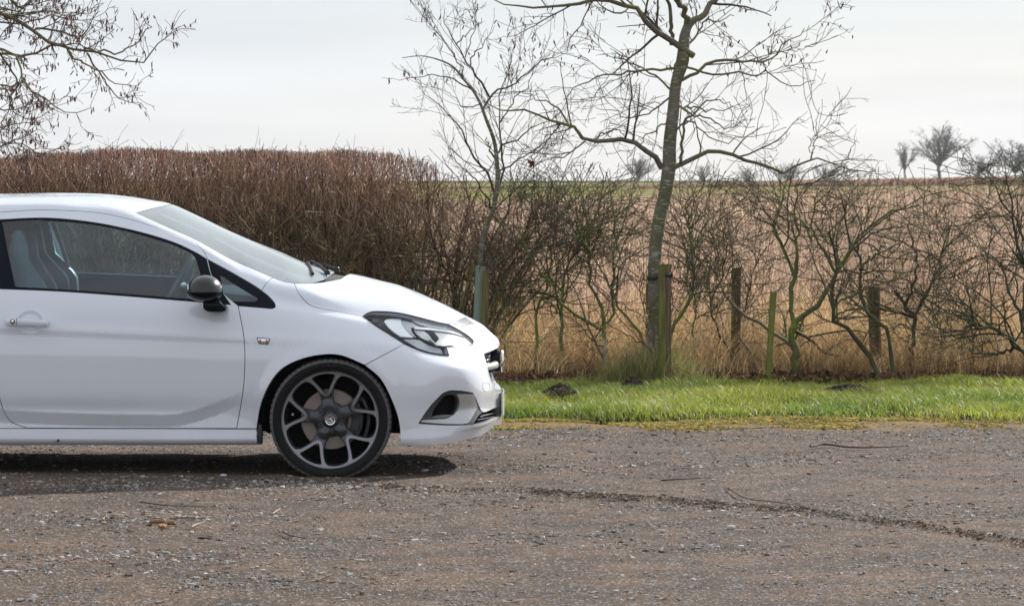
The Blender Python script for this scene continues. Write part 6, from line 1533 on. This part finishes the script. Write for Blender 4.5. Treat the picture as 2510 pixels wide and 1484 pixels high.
catkins(left, A2[okk], 900, rg, size=(.02, .045))
# ---- thorn bushes
def bush(name, stems, Y, label, cat, mat, tmat, counts=(60, 420, 1500), lens=((.25, .8), (.10, .38), (.04, .14)), up=(.03, .02, .01), wig=.26, seed=1, group=None, flat=1.0, limit=None, rmin=.0019):
    rg = np.random.default_rng(seed); b0 = stems[0][0][0]
    root = empty(name, W(b0[0], b0[1], Y), label, cat, group); LP, LR = [], []
    for pts, ra, rb_, dp in stems:
        P = pxpath(pts, Y, 14, dp, rg); P[2:] += rg.normal(size=(12, 3)) * .010
        R = radii(14, ra, rb_) * D2M(Y) * (1 + .15 * rg.normal(size=14).clip(-1, 1)); limb_obj('stem', (P, R), root, mat, 8); LP.append(P); LR.append(R)
    LP, LR = np.array(LP), np.array(LR); counts = [int(c * q_) for c, q_ in zip(counts, (.62, .36, .26))]
    A1, R1 = grow(LP, LR, counts[0], (.35, 1), (30, 75), tuple(q_ * 1.45 for q_ in lens[0]), 10, wig * .62, up[0] - .045, rg, .55, .4, flat, rmin * 1.4)
    def inb(A): return (A[:, :, 2].min(1) > .12) & (A[:, :, 2].max(1) < (limit or 1.60) + .10 * rg.random(len(A)) ** 2)
    ok = inb(A1); A1, R1 = A1[ok], R1[ok]
    A2, R2 = grow(A1, R1, int(counts[1] * ok.mean()) + 1, (.1, 1), (25, 70), tuple(q_ * 1.5 for q_ in lens[1]), 6, wig * .75, up[1] - .01, rg, .65, .5, 1, rmin * 1.1)
    ok = inb(A2); A2, R2 = A2[ok], R2[ok]
    A3, R3 = grow(A2, R2, int(counts[2] * ok.mean()) + 1, (.1, 1), (40, 85), lens[2], 3, .25, up[2], rg, .7, .5, 1, rmin * .85)
    ch = []
    for A, Rr, sd in ((A1, R1, 4), (A2, R2, 3), (A3, R3, 3)):
        ok = np.ones(len(A), bool) if sd != 3 or len(A) == len(A2) else inb(A)
        ch.append(tubes(A[ok], Rr[ok], sd))
    V, Q = join(ch); o = link('twigs', mesh_np('twigs', V, Q, mat=tmat), root); o['kind'] = 'stuff'
    return root
GB = 'thorn bushes along the field edge'
bush('hawthorn_bush', [([(1953.6, 938), (1952, 883.5), (1945, 813), (1946.6, 785)], 10.5, 9, 0), ([(1946, 790), (1941, 778), (1936, 707), (1948, 672), (1929, 637), (1918, 595), (1894, 566.5), (1900, 530), (1922, 470), (1930, 430)], 6.5, 2, .3), ([(1948, 680), (1953.6, 654.6), (1955, 602), (1953.6, 566.5), (1950, 500), (1960, 440)], 5, 1.5, -.3),
   ([(1948, 788), (1982, 764), (2010, 746), (2031, 711), (2052, 672), (2070, 637), (2094.5, 594.7), (2119, 566.5), (2180, 520), (2250, 500)], 7.5, 2, .4), ([(2052, 672), (2030, 640), (2010, 600), (1990, 560), (2000, 500), (2030, 470)], 4, 1.4, -.4), ([(1990, 590), (1960, 540), (1930, 520), (1900, 470), (1890, 440)], 3.5, 1.2, .4), ([(2060, 655), (2040, 600), (2000, 560), (1980, 520), (2020, 460)], 3.5, 1.2, .2)],
   28.2, 'biggest mossy green hawthorn with a grey forked trunk, right of the thin leaning stake', 'bush', M_THORN, M_THORNTWIG, (130, 1000, 3600), ((.3, 1.0), (.12, .45), (.04, .15)), wig=.24, seed=11, group=GB, limit=1.64)
bush('hawthorn_bush', [([(2156, 938), (2137, 883.5), (2091, 820), (2041.7, 774), (2038, 735.6), (2043.5, 690), (2056, 647.5), (2040, 600), (2034.6, 566.5)], 6.5, 3, -.2), ([(2191, 938), (2182.6, 848), (2172, 809.6), (2140, 785), (2115.7, 742.6), (2112, 672), (2105, 630), (2080, 584), (2070, 540)], 5.5, 2, .2), ([(2112, 660), (2122.7, 644), (2144, 626), (2168.5, 602)], 4, 2, .2)],
   28.0, 'dark thorn with two crooked stems crossing in front of the broad fence post', 'bush', M_DARKTHORN, M_THORNTWIG, (60, 420, 1500), seed=12, group=GB)
bush('hawthorn_bush', [([(2225, 900), (2232, 850), (2239, 820), (2240.7, 785), (2217.8, 753), (2198.5, 718)], 6, 4, 0), ([(2240, 778), (2260, 742.6), (2277.7, 707), (2295, 668.7), (2320, 584), (2330, 540)], 3.8, 1.3, .2), ([(2221, 745), (2239, 682.8), (2249.5, 647.5), (2235.5, 587.6), (2230, 540)], 3.6, 1.3, -.2), ([(2232, 820), (2210, 830), (2192, 817)], 2, 1, .1)],
   28.5, 'black knotty thorn with a Y shaped fork, right of the broad fence post', 'bush', M_DARKTHORN, M_THORNTWIG, (60, 430, 1500), seed=13, group=GB)
bush('hawthorn_bush', [([(2373, 942), (2341, 876.5), (2274, 753), (2255, 700)], 2.6, 1.5, .2), ([(2385, 940), (2383, 850), (2383, 780), (2390, 700)], 2.6, 1.5, -.2), ([(2310, 860), (2300, 790), (2285, 730), (2295, 640)], 3, 1.2, .3)],
   28.4, 'thin stemmed thorn between the black knotty one and the dark bush at the right edge', 'bush', M_THORN, M_THORNTWIG, (70, 420, 1300), seed=14, group=GB)
bush('dark_bush', [([(2560, 935), (2535, 880), (2510, 862.4), (2482, 848), (2457, 813), (2394, 795.5), (2362, 798)], 8, 3, -.2), ([(2490, 850), (2440, 866), (2380, 862)], 4, 2, .2), ([(2535, 880), (2500, 780), (2470, 700), (2455, 640)], 6, 2, .3), ([(2560, 900), (2540, 750), (2500, 620), (2480, 500), (2460, 420)], 6, 1.5, .1), ([(2560, 700), (2500, 560), (2450, 470), (2400, 420)], 4, 1.2, -.3), ([(2540, 600), (2520, 480), (2500, 390)], 4, 1.2, .3)],
   27.9, 'dense dark thorn bush cut off by the right edge of the picture', 'bush', M_DARKTHORN, M_DARKTHORN, (170, 1400, 5200), ((.3, .9), (.12, .42), (.04, .15)), seed=15, group=GB, wig=.28, limit=1.72)
bush('hawthorn_bush', [([(1305.7, 938), (1314.5, 883.7), (1316, 764), (1344.4, 690), (1351.5, 619), (1330, 584), (1300, 520)], 4.6, 1.5, 0), ([(1381.4, 932), (1379.7, 813), (1379.7, 725), (1386.7, 665), (1400.8, 637), (1430, 580), (1440, 520)], 5.5, 1.8, .2), ([(1316, 760), (1345, 742), (1375, 778)], 2.4, 2, .1), ([(1236, 925), (1240, 820), (1232, 740), (1245, 660)], 2.6, 1.2, .2)],
   28.6, 'thin mossy thorn stems standing just right of the car front', 'bush', M_THORN, M_THORNTWIG, (120, 900, 2800), seed=16, group=GB)
bush('hawthorn_bush', [([(1489, 930), (1485, 890), (1482, 859), (1481, 815)], 6.5, 5, 0)], 28.5, 'thorn with a whitish lichen covered foot between the car and the staked tree', 'bush', M_BIRCH, M_THORNTWIG, (6, 12, 20), seed=17, group=GB)
bush('hawthorn_bush', [([(1481, 820), (1480, 778), (1471, 735.7), (1443, 697), (1439.6, 637), (1443, 566.5), (1425, 480), (1400, 420)], 5, 1.2, .2), ([(1483, 812), (1432.5, 785), (1390, 749.8), (1344, 686), (1316, 654.6), (1284.5, 601.7), (1280, 560)], 4.6, 1.6, -.2), ([(1489, 792), (1506.5, 764), (1500, 725), (1503, 650), (1506.5, 566.5), (1500, 480), (1490, 420)], 4.2, 1.2, .3),
   ([(1584, 862.5), (1563, 809.7), (1513.6, 742.7), (1492.5, 707.5), (1450, 620), (1420, 570)], 4.6, 1.6, -.3), ([(1440, 560), (1470, 500), (1480, 440), (1470, 395)], 2.4, .9, .1), ([(1443, 590), (1410, 520), (1370, 470), (1350, 430)], 2.6, .9, -.2), ([(1505, 600), (1530, 540), (1550, 480), (1560, 430)], 2.6, .9, .3)],
   28.55, 'spreading green thorn whose diagonal stems cross between the car and the staked tree', 'bush', M_THORN, M_THORNTWIG, (170, 1300, 4200), ((.25, .8), (.1, .38), (.04, .14)), (.06, .04, .02), seed=18, group=GB)
bush('hawthorn_bush', [([(1640, 850), (1647.5, 809.7), (1668.6, 771), (1693, 728.6), (1698.6, 700), (1696.8, 637), (1693, 566.5), (1680, 500)], 5.5, 1.4, -.2), ([(1694, 720), (1730, 660), (1700, 620), (1720, 580), (1760, 560)], 3, 1.2, .3), ([(1700, 900), (1702, 800), (1705, 720), (1740, 640)], 3, 1.2, .5)],
   28.3, 'slim thorn bush growing right behind the thick stake', 'bush', M_THORN, M_THORNTWIG, (120, 850, 2800), seed=19, group=GB)
bush('hawthorn_bush', [([(1802.6, 912), (1792, 869.6), (1753, 792), (1745, 740), (1770, 660), (1790, 600)], 3.4, 1.2, -.1), ([(1860, 920), (1835, 860), (1800, 800), (1830, 740), (1850, 660), (1880, 600)], 2.8, 1.1, .4)],
   28.6, 'low tangled thorn around the fence post between stake and leaning stake', 'bush', M_DARKTHORN, M_THORNTWIG, (90, 620, 2000), seed=20, group=GB)
V, Q = tubes(BRAMBLE[0], BRAMBLE[1], 3)
tag(link('bramble_tangle', mesh_np('bramble_tangle', V, Q, mat=bark('dry_bramble_stem', (.24, .155, .095), (.15, .13, .06)))), 'tangle of brown bramble stems in the dead grass under the thorn bushes', 'brambles', kind='stuff')
# reddish suckers left of the staked tree
bush('sucker_shoots', [([(1606, 862), (1590, 760), (1560, 700), (1500, 640)], 1.6, .6, 0), ([(1600, 862), (1560, 830), (1500, 800), (1440, 740)], 1.8, .6, -.1), ([(1604, 850), (1575, 760), (1570, 680), (1565, 620)], 1.4, .6, .1), ([(1640, 850), (1645, 740), (1640, 620), (1655, 520)], 1.5, .6, -.1), ([(1598, 862), (1540, 800), (1480, 720), (1440, 650)], 1.5, .6, -.2)],
   27.45, 'thin reddish shoots springing from the foot of the staked tree', 'shoots', M_REDTWIG, M_REDTWIG, (26, 70, 60), ((.15, .5), (.08, .2), (.03, .08)), (.06, .04, .02), wig=.1, seed=21, rmin=.0016)
# ---- the hedge
rg = np.random.default_rng(104)
YH = 29.4; HX0, HX1 = -6.2, W(1150, 500, YH).x
hedge = empty('hedge', ((HX0 + HX1) / 2, YH, 0), 'long clipped reddish brown hedge of bare twigs behind the car', 'hedge')
def htop(x):
    px = 1255 + x / YH * F
    yy = np.interp(px, [-800, -200, 0, 120, 300, 600, 850, 950, 1050, 1120, 1200], [400, 398, 396, 380, 375, 374, 375, 386, 412, 450, 560]) + 10 * (vnoise(x, 0 * x, 401, .22) - .5) + 12 * (vnoise(x, 0 * x, 402, .7) - .5); return CAMH + (437 - yy) / F * YH
n = 330; bx = HX0 + (HX1 - HX0 + .1) * rg.random(n); by = YH + (rg.random(n) - .5) * .9
k = 8; t = np.linspace(0, 1, k); lean = rg.normal(size=(n, 2)) * .22 + np.stack([.55 * np.clip((bx - HX1 + .5) / .5, 0, 1), 0 * bx], 1); H = htop(bx) * (.62 + .36 * rg.random(n))
P = np.stack([bx[:, None] + lean[:, :1] * t * 1.0 + .05 * np.cumsum(rg.normal(size=(n, k)), 1) * .6, by[:, None] + lean[:, 1:] * t + .03 * np.cumsum(rg.normal(size=(n, k)), 1), .02 + H[:, None] * t], 2)
R = (.006 + .009 * rg.random(n))[:, None] * (1 - .65 * t)[None]
A1, R1 = grow(P, R, 3600, (.08, 1), (15, 50), (.35, .95), 6, .13, .07, rg, .55, .45, 1, .0025)
A2, R2 = grow(A1, R1, 16000, (.1, 1), (18, 50), (.18, .50), 4, .14, .08, rg, .7, .5, 1, .0021)
A3, R3 = grow(A2, R2, 24000, (.2, 1), (20, 55), (.08, .24), 3, .12, .06, rg, .8, .5, 1, .0018)
ch = []
for A, Rr in ((A1, R1), (A2, R2), (A3, R3)):
    tp = A[:, -1]; lim = htop(tp[:, 0]) + .02 + np.abs(rg.normal(size=len(A))) * .035
    ok = (tp[:, 2] < lim) & (np.abs(tp[:, 1] - YH) < 1.15 + .1 * rg.random(len(A))) & (A[:, :, 2].min(1) > .03) & (tp[:, 0] < HX1 + .25 + .3 * rg.random(len(A)))
    ch.append((A[ok], Rr[ok]))
nf = 17000; fx = HX0 + (HX1 + .1 - HX0) * rg.random(nf); fy = YH + (rg.random(nf) - .5) * 2.1; ft_ = htop(fx); fz = ft_ - .03 - (.45 * rg.random(nf) ** 1.8)
fd = rg.normal(size=(nf, 3)) * np.array([.34, .34, .1]) + np.array([0, 0, 1]); fd /= np.linalg.norm(fd, axis=1, keepdims=True); fl = .07 + .13 * rg.random(nf); fl = np.minimum(fl, (ft_ + .015 + .02 * rg.random(nf) - fz))
fk = rg.random(nf) < np.clip((HX1 - .05 - fx) / 1.3, .06, 1); fx, fy, fz, fd, fl = fx[fk], fy[fk], fz[fk], fd[fk], fl[fk]; nf = len(fx)
fb = np.stack([fx, fy, fz], 1); ch.append((fb[:, None] + fd[:, None] * (fl[:, None] * np.array([0, .5, 1]))[..., None] , np.broadcast_to(np.array([.0022, .0018, .0014]), (nf, 3))))
M_HEDGE, nt, b = mat_base('hedge_twig_bark')
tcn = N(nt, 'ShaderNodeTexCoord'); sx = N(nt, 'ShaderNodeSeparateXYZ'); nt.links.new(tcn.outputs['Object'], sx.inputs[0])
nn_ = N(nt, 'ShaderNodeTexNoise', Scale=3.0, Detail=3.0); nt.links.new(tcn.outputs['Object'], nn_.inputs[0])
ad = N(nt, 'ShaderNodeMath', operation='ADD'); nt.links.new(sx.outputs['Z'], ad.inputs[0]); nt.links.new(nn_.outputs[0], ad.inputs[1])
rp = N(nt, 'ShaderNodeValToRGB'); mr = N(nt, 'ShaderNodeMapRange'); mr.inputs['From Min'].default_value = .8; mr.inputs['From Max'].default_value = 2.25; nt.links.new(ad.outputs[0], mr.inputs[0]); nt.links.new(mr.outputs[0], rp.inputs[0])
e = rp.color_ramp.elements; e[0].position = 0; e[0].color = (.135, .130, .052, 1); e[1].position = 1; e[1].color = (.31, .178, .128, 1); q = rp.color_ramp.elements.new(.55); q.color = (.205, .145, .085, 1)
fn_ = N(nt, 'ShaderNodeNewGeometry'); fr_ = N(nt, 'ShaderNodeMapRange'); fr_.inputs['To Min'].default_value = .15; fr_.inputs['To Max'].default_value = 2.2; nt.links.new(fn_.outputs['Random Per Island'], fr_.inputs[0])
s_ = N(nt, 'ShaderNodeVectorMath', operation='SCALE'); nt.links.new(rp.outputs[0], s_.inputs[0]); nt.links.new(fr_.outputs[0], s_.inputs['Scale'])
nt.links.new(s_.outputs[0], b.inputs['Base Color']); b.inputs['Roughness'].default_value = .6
V, Q = tubes(P, R, 5); o = link('stems', mesh_np('stems', V, Q, mat=M_HEDGE), hedge); o['kind'] = 'stuff'
V, Q = join([tubes(a, r, 3) for a, r in ch]); o = link('twigs', mesh_np('twigs', V, Q, mat=M_HEDGE), hedge); o['kind'] = 'stuff'
n = 20; bx = HX0 + 2 + (HX1 - HX0 - 2) * rg.random(n); base = np.stack([bx, YH + rg.normal(size=n) * .3, htop(bx) - .1], 1); d = np.stack([rg.normal(size=n) * .35, 0 * bx, np.ones(n)], 1); L = .14 + .20 * rg.random(n) ** 2
C = base[:, None] + d[:, None] * (L[:, None] * np.linspace(0, 1, 6))[..., None]; C[..., 0] += (rg.normal(size=n) * .12)[:, None] * np.linspace(0, 1, 6) ** 2
V, Q = tubes(C, np.broadcast_to(np.linspace(.0020, .0010, 6), (n, 6)), 3); o = link('long_shoots', mesh_np('long_shoots', V, Q, mat=M_REDTWIG), hedge); o['kind'] = 'stuff'
# the untrimmed end of the hedge: arching bare bushes
bush('arching_bush', [([(1150, 880), (1130, 760), (1080, 640), (1050, 520), (1040, 430)], 5, 1.2, .1), ([(1170, 880), (1190, 760), (1230, 660), (1290, 560), (1310, 480)], 5, 1.2, -.2), ([(1140, 880), (1110, 740), (1130, 600), (1150, 500), (1140, 430)], 5, 1.2, .4), ([(1200, 880), (1250, 790), (1330, 700), (1390, 640)], 4, 1, .2), ([(1180, 870), (1160, 740), (1190, 620), (1240, 520), (1260, 450)], 4, 1, -.4), ([(1100, 860), (1040, 760), (1010, 640), (1000, 540)], 4, 1, .3), ([(1210, 900), (1220, 780), (1290, 640), (1360, 560), (1390, 500)], 4, 1, .5)],
   29.0, 'untrimmed arching bush at the right end of the hedge, behind the young tree', 'bush', M_DARKTHORN, M_REDTWIG, (150, 1100, 3000), ((.3, .9), (.14, .45), (.05, .18)), (.05, .04, .03), wig=.16, seed=22, group=GB, limit=1.72)
# ================================================================== FENCE, STAKES
M_POST, nt, b = mat_base('weathered_mossy_wood')
tcn = N(nt, 'ShaderNodeTexCoord'); mpn = N(nt, 'ShaderNodeMapping'); mpn.inputs['Scale'].default_value = (60, 60, 4); nt.links.new(tcn.outputs['Object'], mpn.inputs[0])
n1 = N(nt, 'ShaderNodeTexNoise', Scale=1.0, Detail=6.0, Roughness=.7); nt.links.new(mpn.outputs[0], n1.inputs[0]); n2 = N(nt, 'ShaderNodeTexNoise', Scale=4.0, Detail=3.0); nt.links.new(tcn.outputs['Object'], n2.inputs[0])
gd = N(nt, 'ShaderNodeNewGeometry'); sx = N(nt, 'ShaderNodeSeparateXYZ'); nt.links.new(gd.outputs['Normal'], sx.inputs[0])
mo = N(nt, 'ShaderNodeMath', operation='MULTIPLY_ADD'); mo.inputs[1].default_value = -.35; nt.links.new(sx.outputs['X'], mo.inputs[0]); nt.links.new(n2.outputs[0], mo.inputs[2])
mr = N(nt, 'ShaderNodeMapRange'); mr.inputs['From Min'].default_value = .42; mr.inputs['From Max'].default_value = .72; nt.links.new(mo.outputs[0], mr.inputs[0])
mx = N(nt, 'ShaderNodeMixRGB'); mx.inputs[1].default_value = (.15, .105, .062, 1); mx.inputs[2].default_value = (.155, .155, .028, 1); nt.links.new(mr.outputs[0], mx.inputs[0])
r2 = N(nt, 'ShaderNodeMapRange'); r2.inputs['From Min'].default_value = .3; r2.inputs['From Max'].default_value = .7; r2.inputs['To Min'].default_value = .35; r2.inputs['To Max'].default_value = 1.5; nt.links.new(n1.outputs[0], r2.inputs[0])
s_ = N(nt, 'ShaderNodeVectorMath', operation='SCALE'); nt.links.new(mx.outputs[0], s_.inputs[0]); nt.links.new(r2.outputs[0], s_.inputs['Scale']); nt.links.new(s_.outputs[0], b.inputs['Base Color']); b.inputs['Roughness'].default_value = .85
bp = N(nt, 'ShaderNodeBump', Strength=1, Distance=.004); nt.links.new(n1.outputs[0], bp.inputs['Height']); nt.links.new(bp.outputs[0], b.inputs['Normal'])
def post(name, x0, y0, x1, y1, wpx, Y, parent=None, seed=0, split=True):
    r = random.Random(seed); A = W(x0, y0, Y); B = W(x1, y1, Y); rad = wpx / 2 * D2M(Y); k = 20; V = []
    A = Vector((A.x, A.y, -.1)); n = 14
    off = [1 + r.uniform(-.05, .05) for _ in range(k)]
    if split: off[r.randrange(k)] -= .16
    off[(15 + seed) % k] -= .12
    for i in range(n + 1):
        t = i / n; c = A.lerp(B, t)
        for j in range(k):
            a = 2 * math.pi * j / k; q = rad * off[j] * (1 + r.uniform(-.012, .012)); z = c.z + (r.uniform(-.006, .006) if i == n else 0)
            V.append((c.x + q * math.cos(a), c.y + q * math.sin(a), z))
    V.append((B.x, B.y, B.z - .004))
    mb = MB(); mb.add(V, [(i * k + j, i * k + (j + 1) % k, (i + 1) * k + (j + 1) % k, (i + 1) * k + j) for i in range(n) for j in range(k)] + [(n * k + j, n * k + (j + 1) % k, len(V) - 1) for j in range(k)])
    return mb.build(name, M_POST, parent, angle=40)
stake = post('wooden_stake', 1630, 945, 1630, 647, 31, 27.35, seed=3); tag(stake, 'thick round mossy stake strapped to the staked tree', 'stake')
st2 = post('wooden_stake', 1186, 940, 1191, 663, 17, 28.0, seed=4); tag(st2, 'slim stake standing just right of the green tree tube', 'stake')
st3 = post('wooden_stake', 1880, 938, 1896, 714, 15, 27.8, seed=5, split=False); st3.data.materials.clear(); st3.data.materials.append(bark('green_algae_wood', (.17, .18, .05), (.15, .17, .035)))
tag(st3, 'thin green stained stake leaning to the right, left of the big hawthorn', 'stake')
sb = MB(); zc = W(1620, 677, 27.5).z; rr = .010
tc_ = W(1604, 679, YT); pc_ = W(1630, 675, 27.35)
loop = []
for a in np.linspace(90, 270, 12): loop.append(tc_ + Vector((math.cos(math.radians(a)) * .055, math.sin(math.radians(a)) * .055 if a < 180 else math.sin(math.radians(a)) * .058, -.004)))
for a in np.linspace(-90, 90, 12): loop.append(pc_ + Vector((math.cos(math.radians(a)) * .050, math.sin(math.radians(a)) * .050, .004)))
loop.append(loop[0]); V = []
for p in loop: V += [p + Vector((0, 0, -.014)), p + Vector((0, 0, .014))]
sb.add(V, [(2 * i, 2 * i + 2, 2 * i + 3, 2 * i + 1) for i in range(len(loop) - 1)])
so = sb.build('tree_strap', simple('black_rubber_strap', (.020, .024, .032), .5), None); tag(so, 'black rubber strap tying the trunk to the thick stake', 'strap')
sm_ = so.modifiers.new('thick', 'SOLIDIFY'); sm_.thickness = .006
bk = MB(); q = pc_ + Vector((.050, -.012, .004)); bk.box(q, (.010, .022, .040)); bko = bk.build('buckle', M_SEAL, so, bevel=.002)
fence = empty('wire_fence', W(2000, 900, 28.9), 'old wire fence on round mossy posts along the edge of the field', 'fence')
FY = 28.9
for i, a in enumerate([(1591, 930, 1591, 694, 17), (1803, 920, 1805, 656, 24), (2148, 938, 2142, 702, 30), (1961, 930, 1964, 780, 13), (2520, 935, 2520, 690, 26), (1000, 930, 1000, 690, 24), (600, 930, 600, 690, 24)]):
    post('post', *a[:4], a[4], FY if i != 2 else 28.6, fence, seed=10 + i)
M_WIRE = simple('rusty_wire', (.06, .05, .045), .6, metal=.4)
for hz in (.28, .50, .72, .90):
    w = MB(); pts = []
    for px in range(-600, 3300, 130): pts.append(Vector((W(px, 800, FY).x, FY - .05, hz + .02 * math.sin(px * .013))))
    w.tube(pts, .0022, 4); w.build('wire', M_WIRE, fence)
# dead leaf bundle hanging in the branches
crl = MB(); c = W(1303, 400, 27.3); r = random.Random(9)
for _ in range(9):
    a = Vector((r.uniform(-1, 1), r.uniform(-1, 1), r.uniform(-1, 1))) * .03; b_ = Vector((r.uniform(-1, 1), r.uniform(-1, 1), r.uniform(-1, 1))) * .035
    crl.add([c + a, c + b_, c - a * .8 + b_ * .3, c - b_ * .7], [(0, 1, 2, 3)])
tag(crl.build('leaf_bundle', simple('dead_leaf', (.16, .075, .05), .7), None, smooth=False), 'clump of dead leaves caught on a twig between the two trees', 'leaves')
# ================================================================== FAR COUNTRY
def fartree(px, ytop, ybase, wpx, Y, seed, label):
    rg = np.random.default_rng(seed); B = W(px, ybase, Y); T = W(px, ytop, Y); H = T.z - B.z; wd = wpx * D2M(Y) / 2
    root = empty('bare_tree', (B.x, Y, 0), label, 'tree', 'bare trees on the far field edge')
    k = 8; P = np.array([[B.x + .012 * H * math.sin(i), Y, B.z - .6 + (H * .30 + .6) * i / (k - 1)] for i in range(k)])[None]; R = np.linspace(H * .032, H * .022, k)[None]
    V, Q = tubes(P, R, 8); link('trunk', mesh_np('trunk', V, Q, mat=M_FARTREE), root)
    P2 = P.copy(); A0, R0 = grow(P2, R, 22, (.62, 1), (8, 62), (H * .5, H * .72), 8, .10, .05, rg, .6, .3, 1, .01, taper=False)
    A1, R1 = grow(A0, R0, 110, (.2, 1), (20, 45), (H * .14, H * .34), 6, .15, .05, rg, .55, .4, 1, H * .0026)
    A2, R2 = grow(A1, R1, 560, (.1, 1), (20, 50), (H * .06, H * .16), 4, .18, .03, rg, .6, .5, 1, H * .0022)
    A3, R3 = grow(A2, R2, 900, (.1, 1), (20, 60), (H * .03, H * .09), 3, .2, .03, rg, .8, .5, 1, H * .0017)
    Vs, Q = join([tubes(a, r, 3) for a, r in ((A0, R0), (A1, R1), (A2, R2), (A3, R3))])
    ex = np.percentile(np.abs(Vs[:, 0] - B.x), 98); s = wd / ex; Vs[:, 0] = B.x + (Vs[:, 0] - B.x) * s; zt = np.percentile(Vs[:, 2], 99.7); z0 = B.z + H * .15
    Vs[:, 2] = np.where(Vs[:, 2] > z0, z0 + (Vs[:, 2] - z0) * (T.z - z0) / (zt - z0), Vs[:, 2])
    o = link('crown', mesh_np('crown', Vs, Q, mat=M_FARTREE), root)
fartree(2302, 306, 434, 150, 560, 201, 'largest round crowned bare tree on the horizon at the right')
fartree(2218, 348, 434, 58, 560, 202, 'narrow bare tree on the horizon just left of the largest one')
fartree(2490, 342, 440, 130, 560, 203, 'bare tree on the horizon at the right edge behind the dark bush')
fartree(2395, 378, 452, 100, 600, 204, 'low bare tree on the horizon between the largest one and the right edge')
fartree(1565, 376, 458, 90, 640, 205, 'bare tree on the horizon just left of the staked tree')
fartree(1722, 404, 462, 80, 700, 206, 'low bare tree on the horizon just right of the staked tree')
fartree(1935, 394, 458, 84, 640, 207, 'bare tree on the horizon behind the big hawthorn')
fartree(2025, 398, 458, 80, 640, 208, 'low broad bare tree on the horizon right of the big hawthorn crown')
fartree(1830, 412, 462, 70, 700, 209, 'lowest bare tree on the horizon, left of the big hawthorn crown')
def band(name, x0, x1, ytop0, ytop1, Y, n, col, label, cat, seed, dz=0.0):
    r = np.random.default_rng(seed); px = x0 + (x1 - x0) * r.random(n); t = (px - x0) / (x1 - x0); top = CAMH + (437 - (ytop0 + (ytop1 - ytop0) * t)) / F * Y
    x = (px - 1255) / F * Y; y = Y + r.random(n) * Y * .04; gz = mz(x, y); H = np.maximum(top - gz, .3) * (.65 + .4 * vnoise(x, y, seed, Y * .006)) * (.8 + .25 * r.random(n)); a = r.random(n) * 6.28
    V, Q, T = ribbons(np.stack([x, y, gz - .05], 1), np.stack([np.cos(a), np.sin(a)], 1), H + .05, (.0006 + .0008 * r.random(n)) * Y, .1 + .3 * r.random(n), 2)
    C = np.array(col) * (.55 + .8 * r.random((n, 1))); tag(link(name, mesh_np(name, V, Q, T, M_DRY, cols=np.repeat(C, 5, 0))), label, cat, kind='stuff')
band('far_reeds', 1950, 2700, 437, 424, 300, 9000, (.34, .22, .16), 'brown rough growth along the far edge of the field on the right', 'reeds', 301)
band('far_reeds', 1560, 1960, 452, 440, 330, 5000, (.32, .21, .155), 'brown rough growth beyond the green strip behind the staked tree', 'reeds', 302)
band('far_reeds', 1100, 1560, 461, 455, 360, 4000, (.28, .20, .14), 'low brown strip on the horizon between the car and the staked tree', 'reeds', 303)
band('far_hedge', -400, 3300, 452, 449, 620, 14000, (.075, .080, .080), 'low grey hedge line on the horizon', 'hedge', 304)
# thin spring haze over the fields
hz = MB(); hz.box((0, 398, 7.3), (420, 860, 16.0))
HZ = bpy.data.materials.new('haze'); HZ.use_nodes = True; nt = HZ.node_tree; nt.nodes.remove(nt.nodes['Principled BSDF'])
pv = nt.nodes.new('ShaderNodeVolumePrincipled'); pv.inputs['Density'].default_value = .00013; pv.inputs['Color'].default_value = (.86, .90, .95, 1); pv.inputs['Anisotropy'].default_value = .3
nt.links.new(pv.outputs[0], nt.nodes['Material Output'].inputs['Volume'])
tag(hz.build('haze', HZ, smooth=False), kind='stuff')
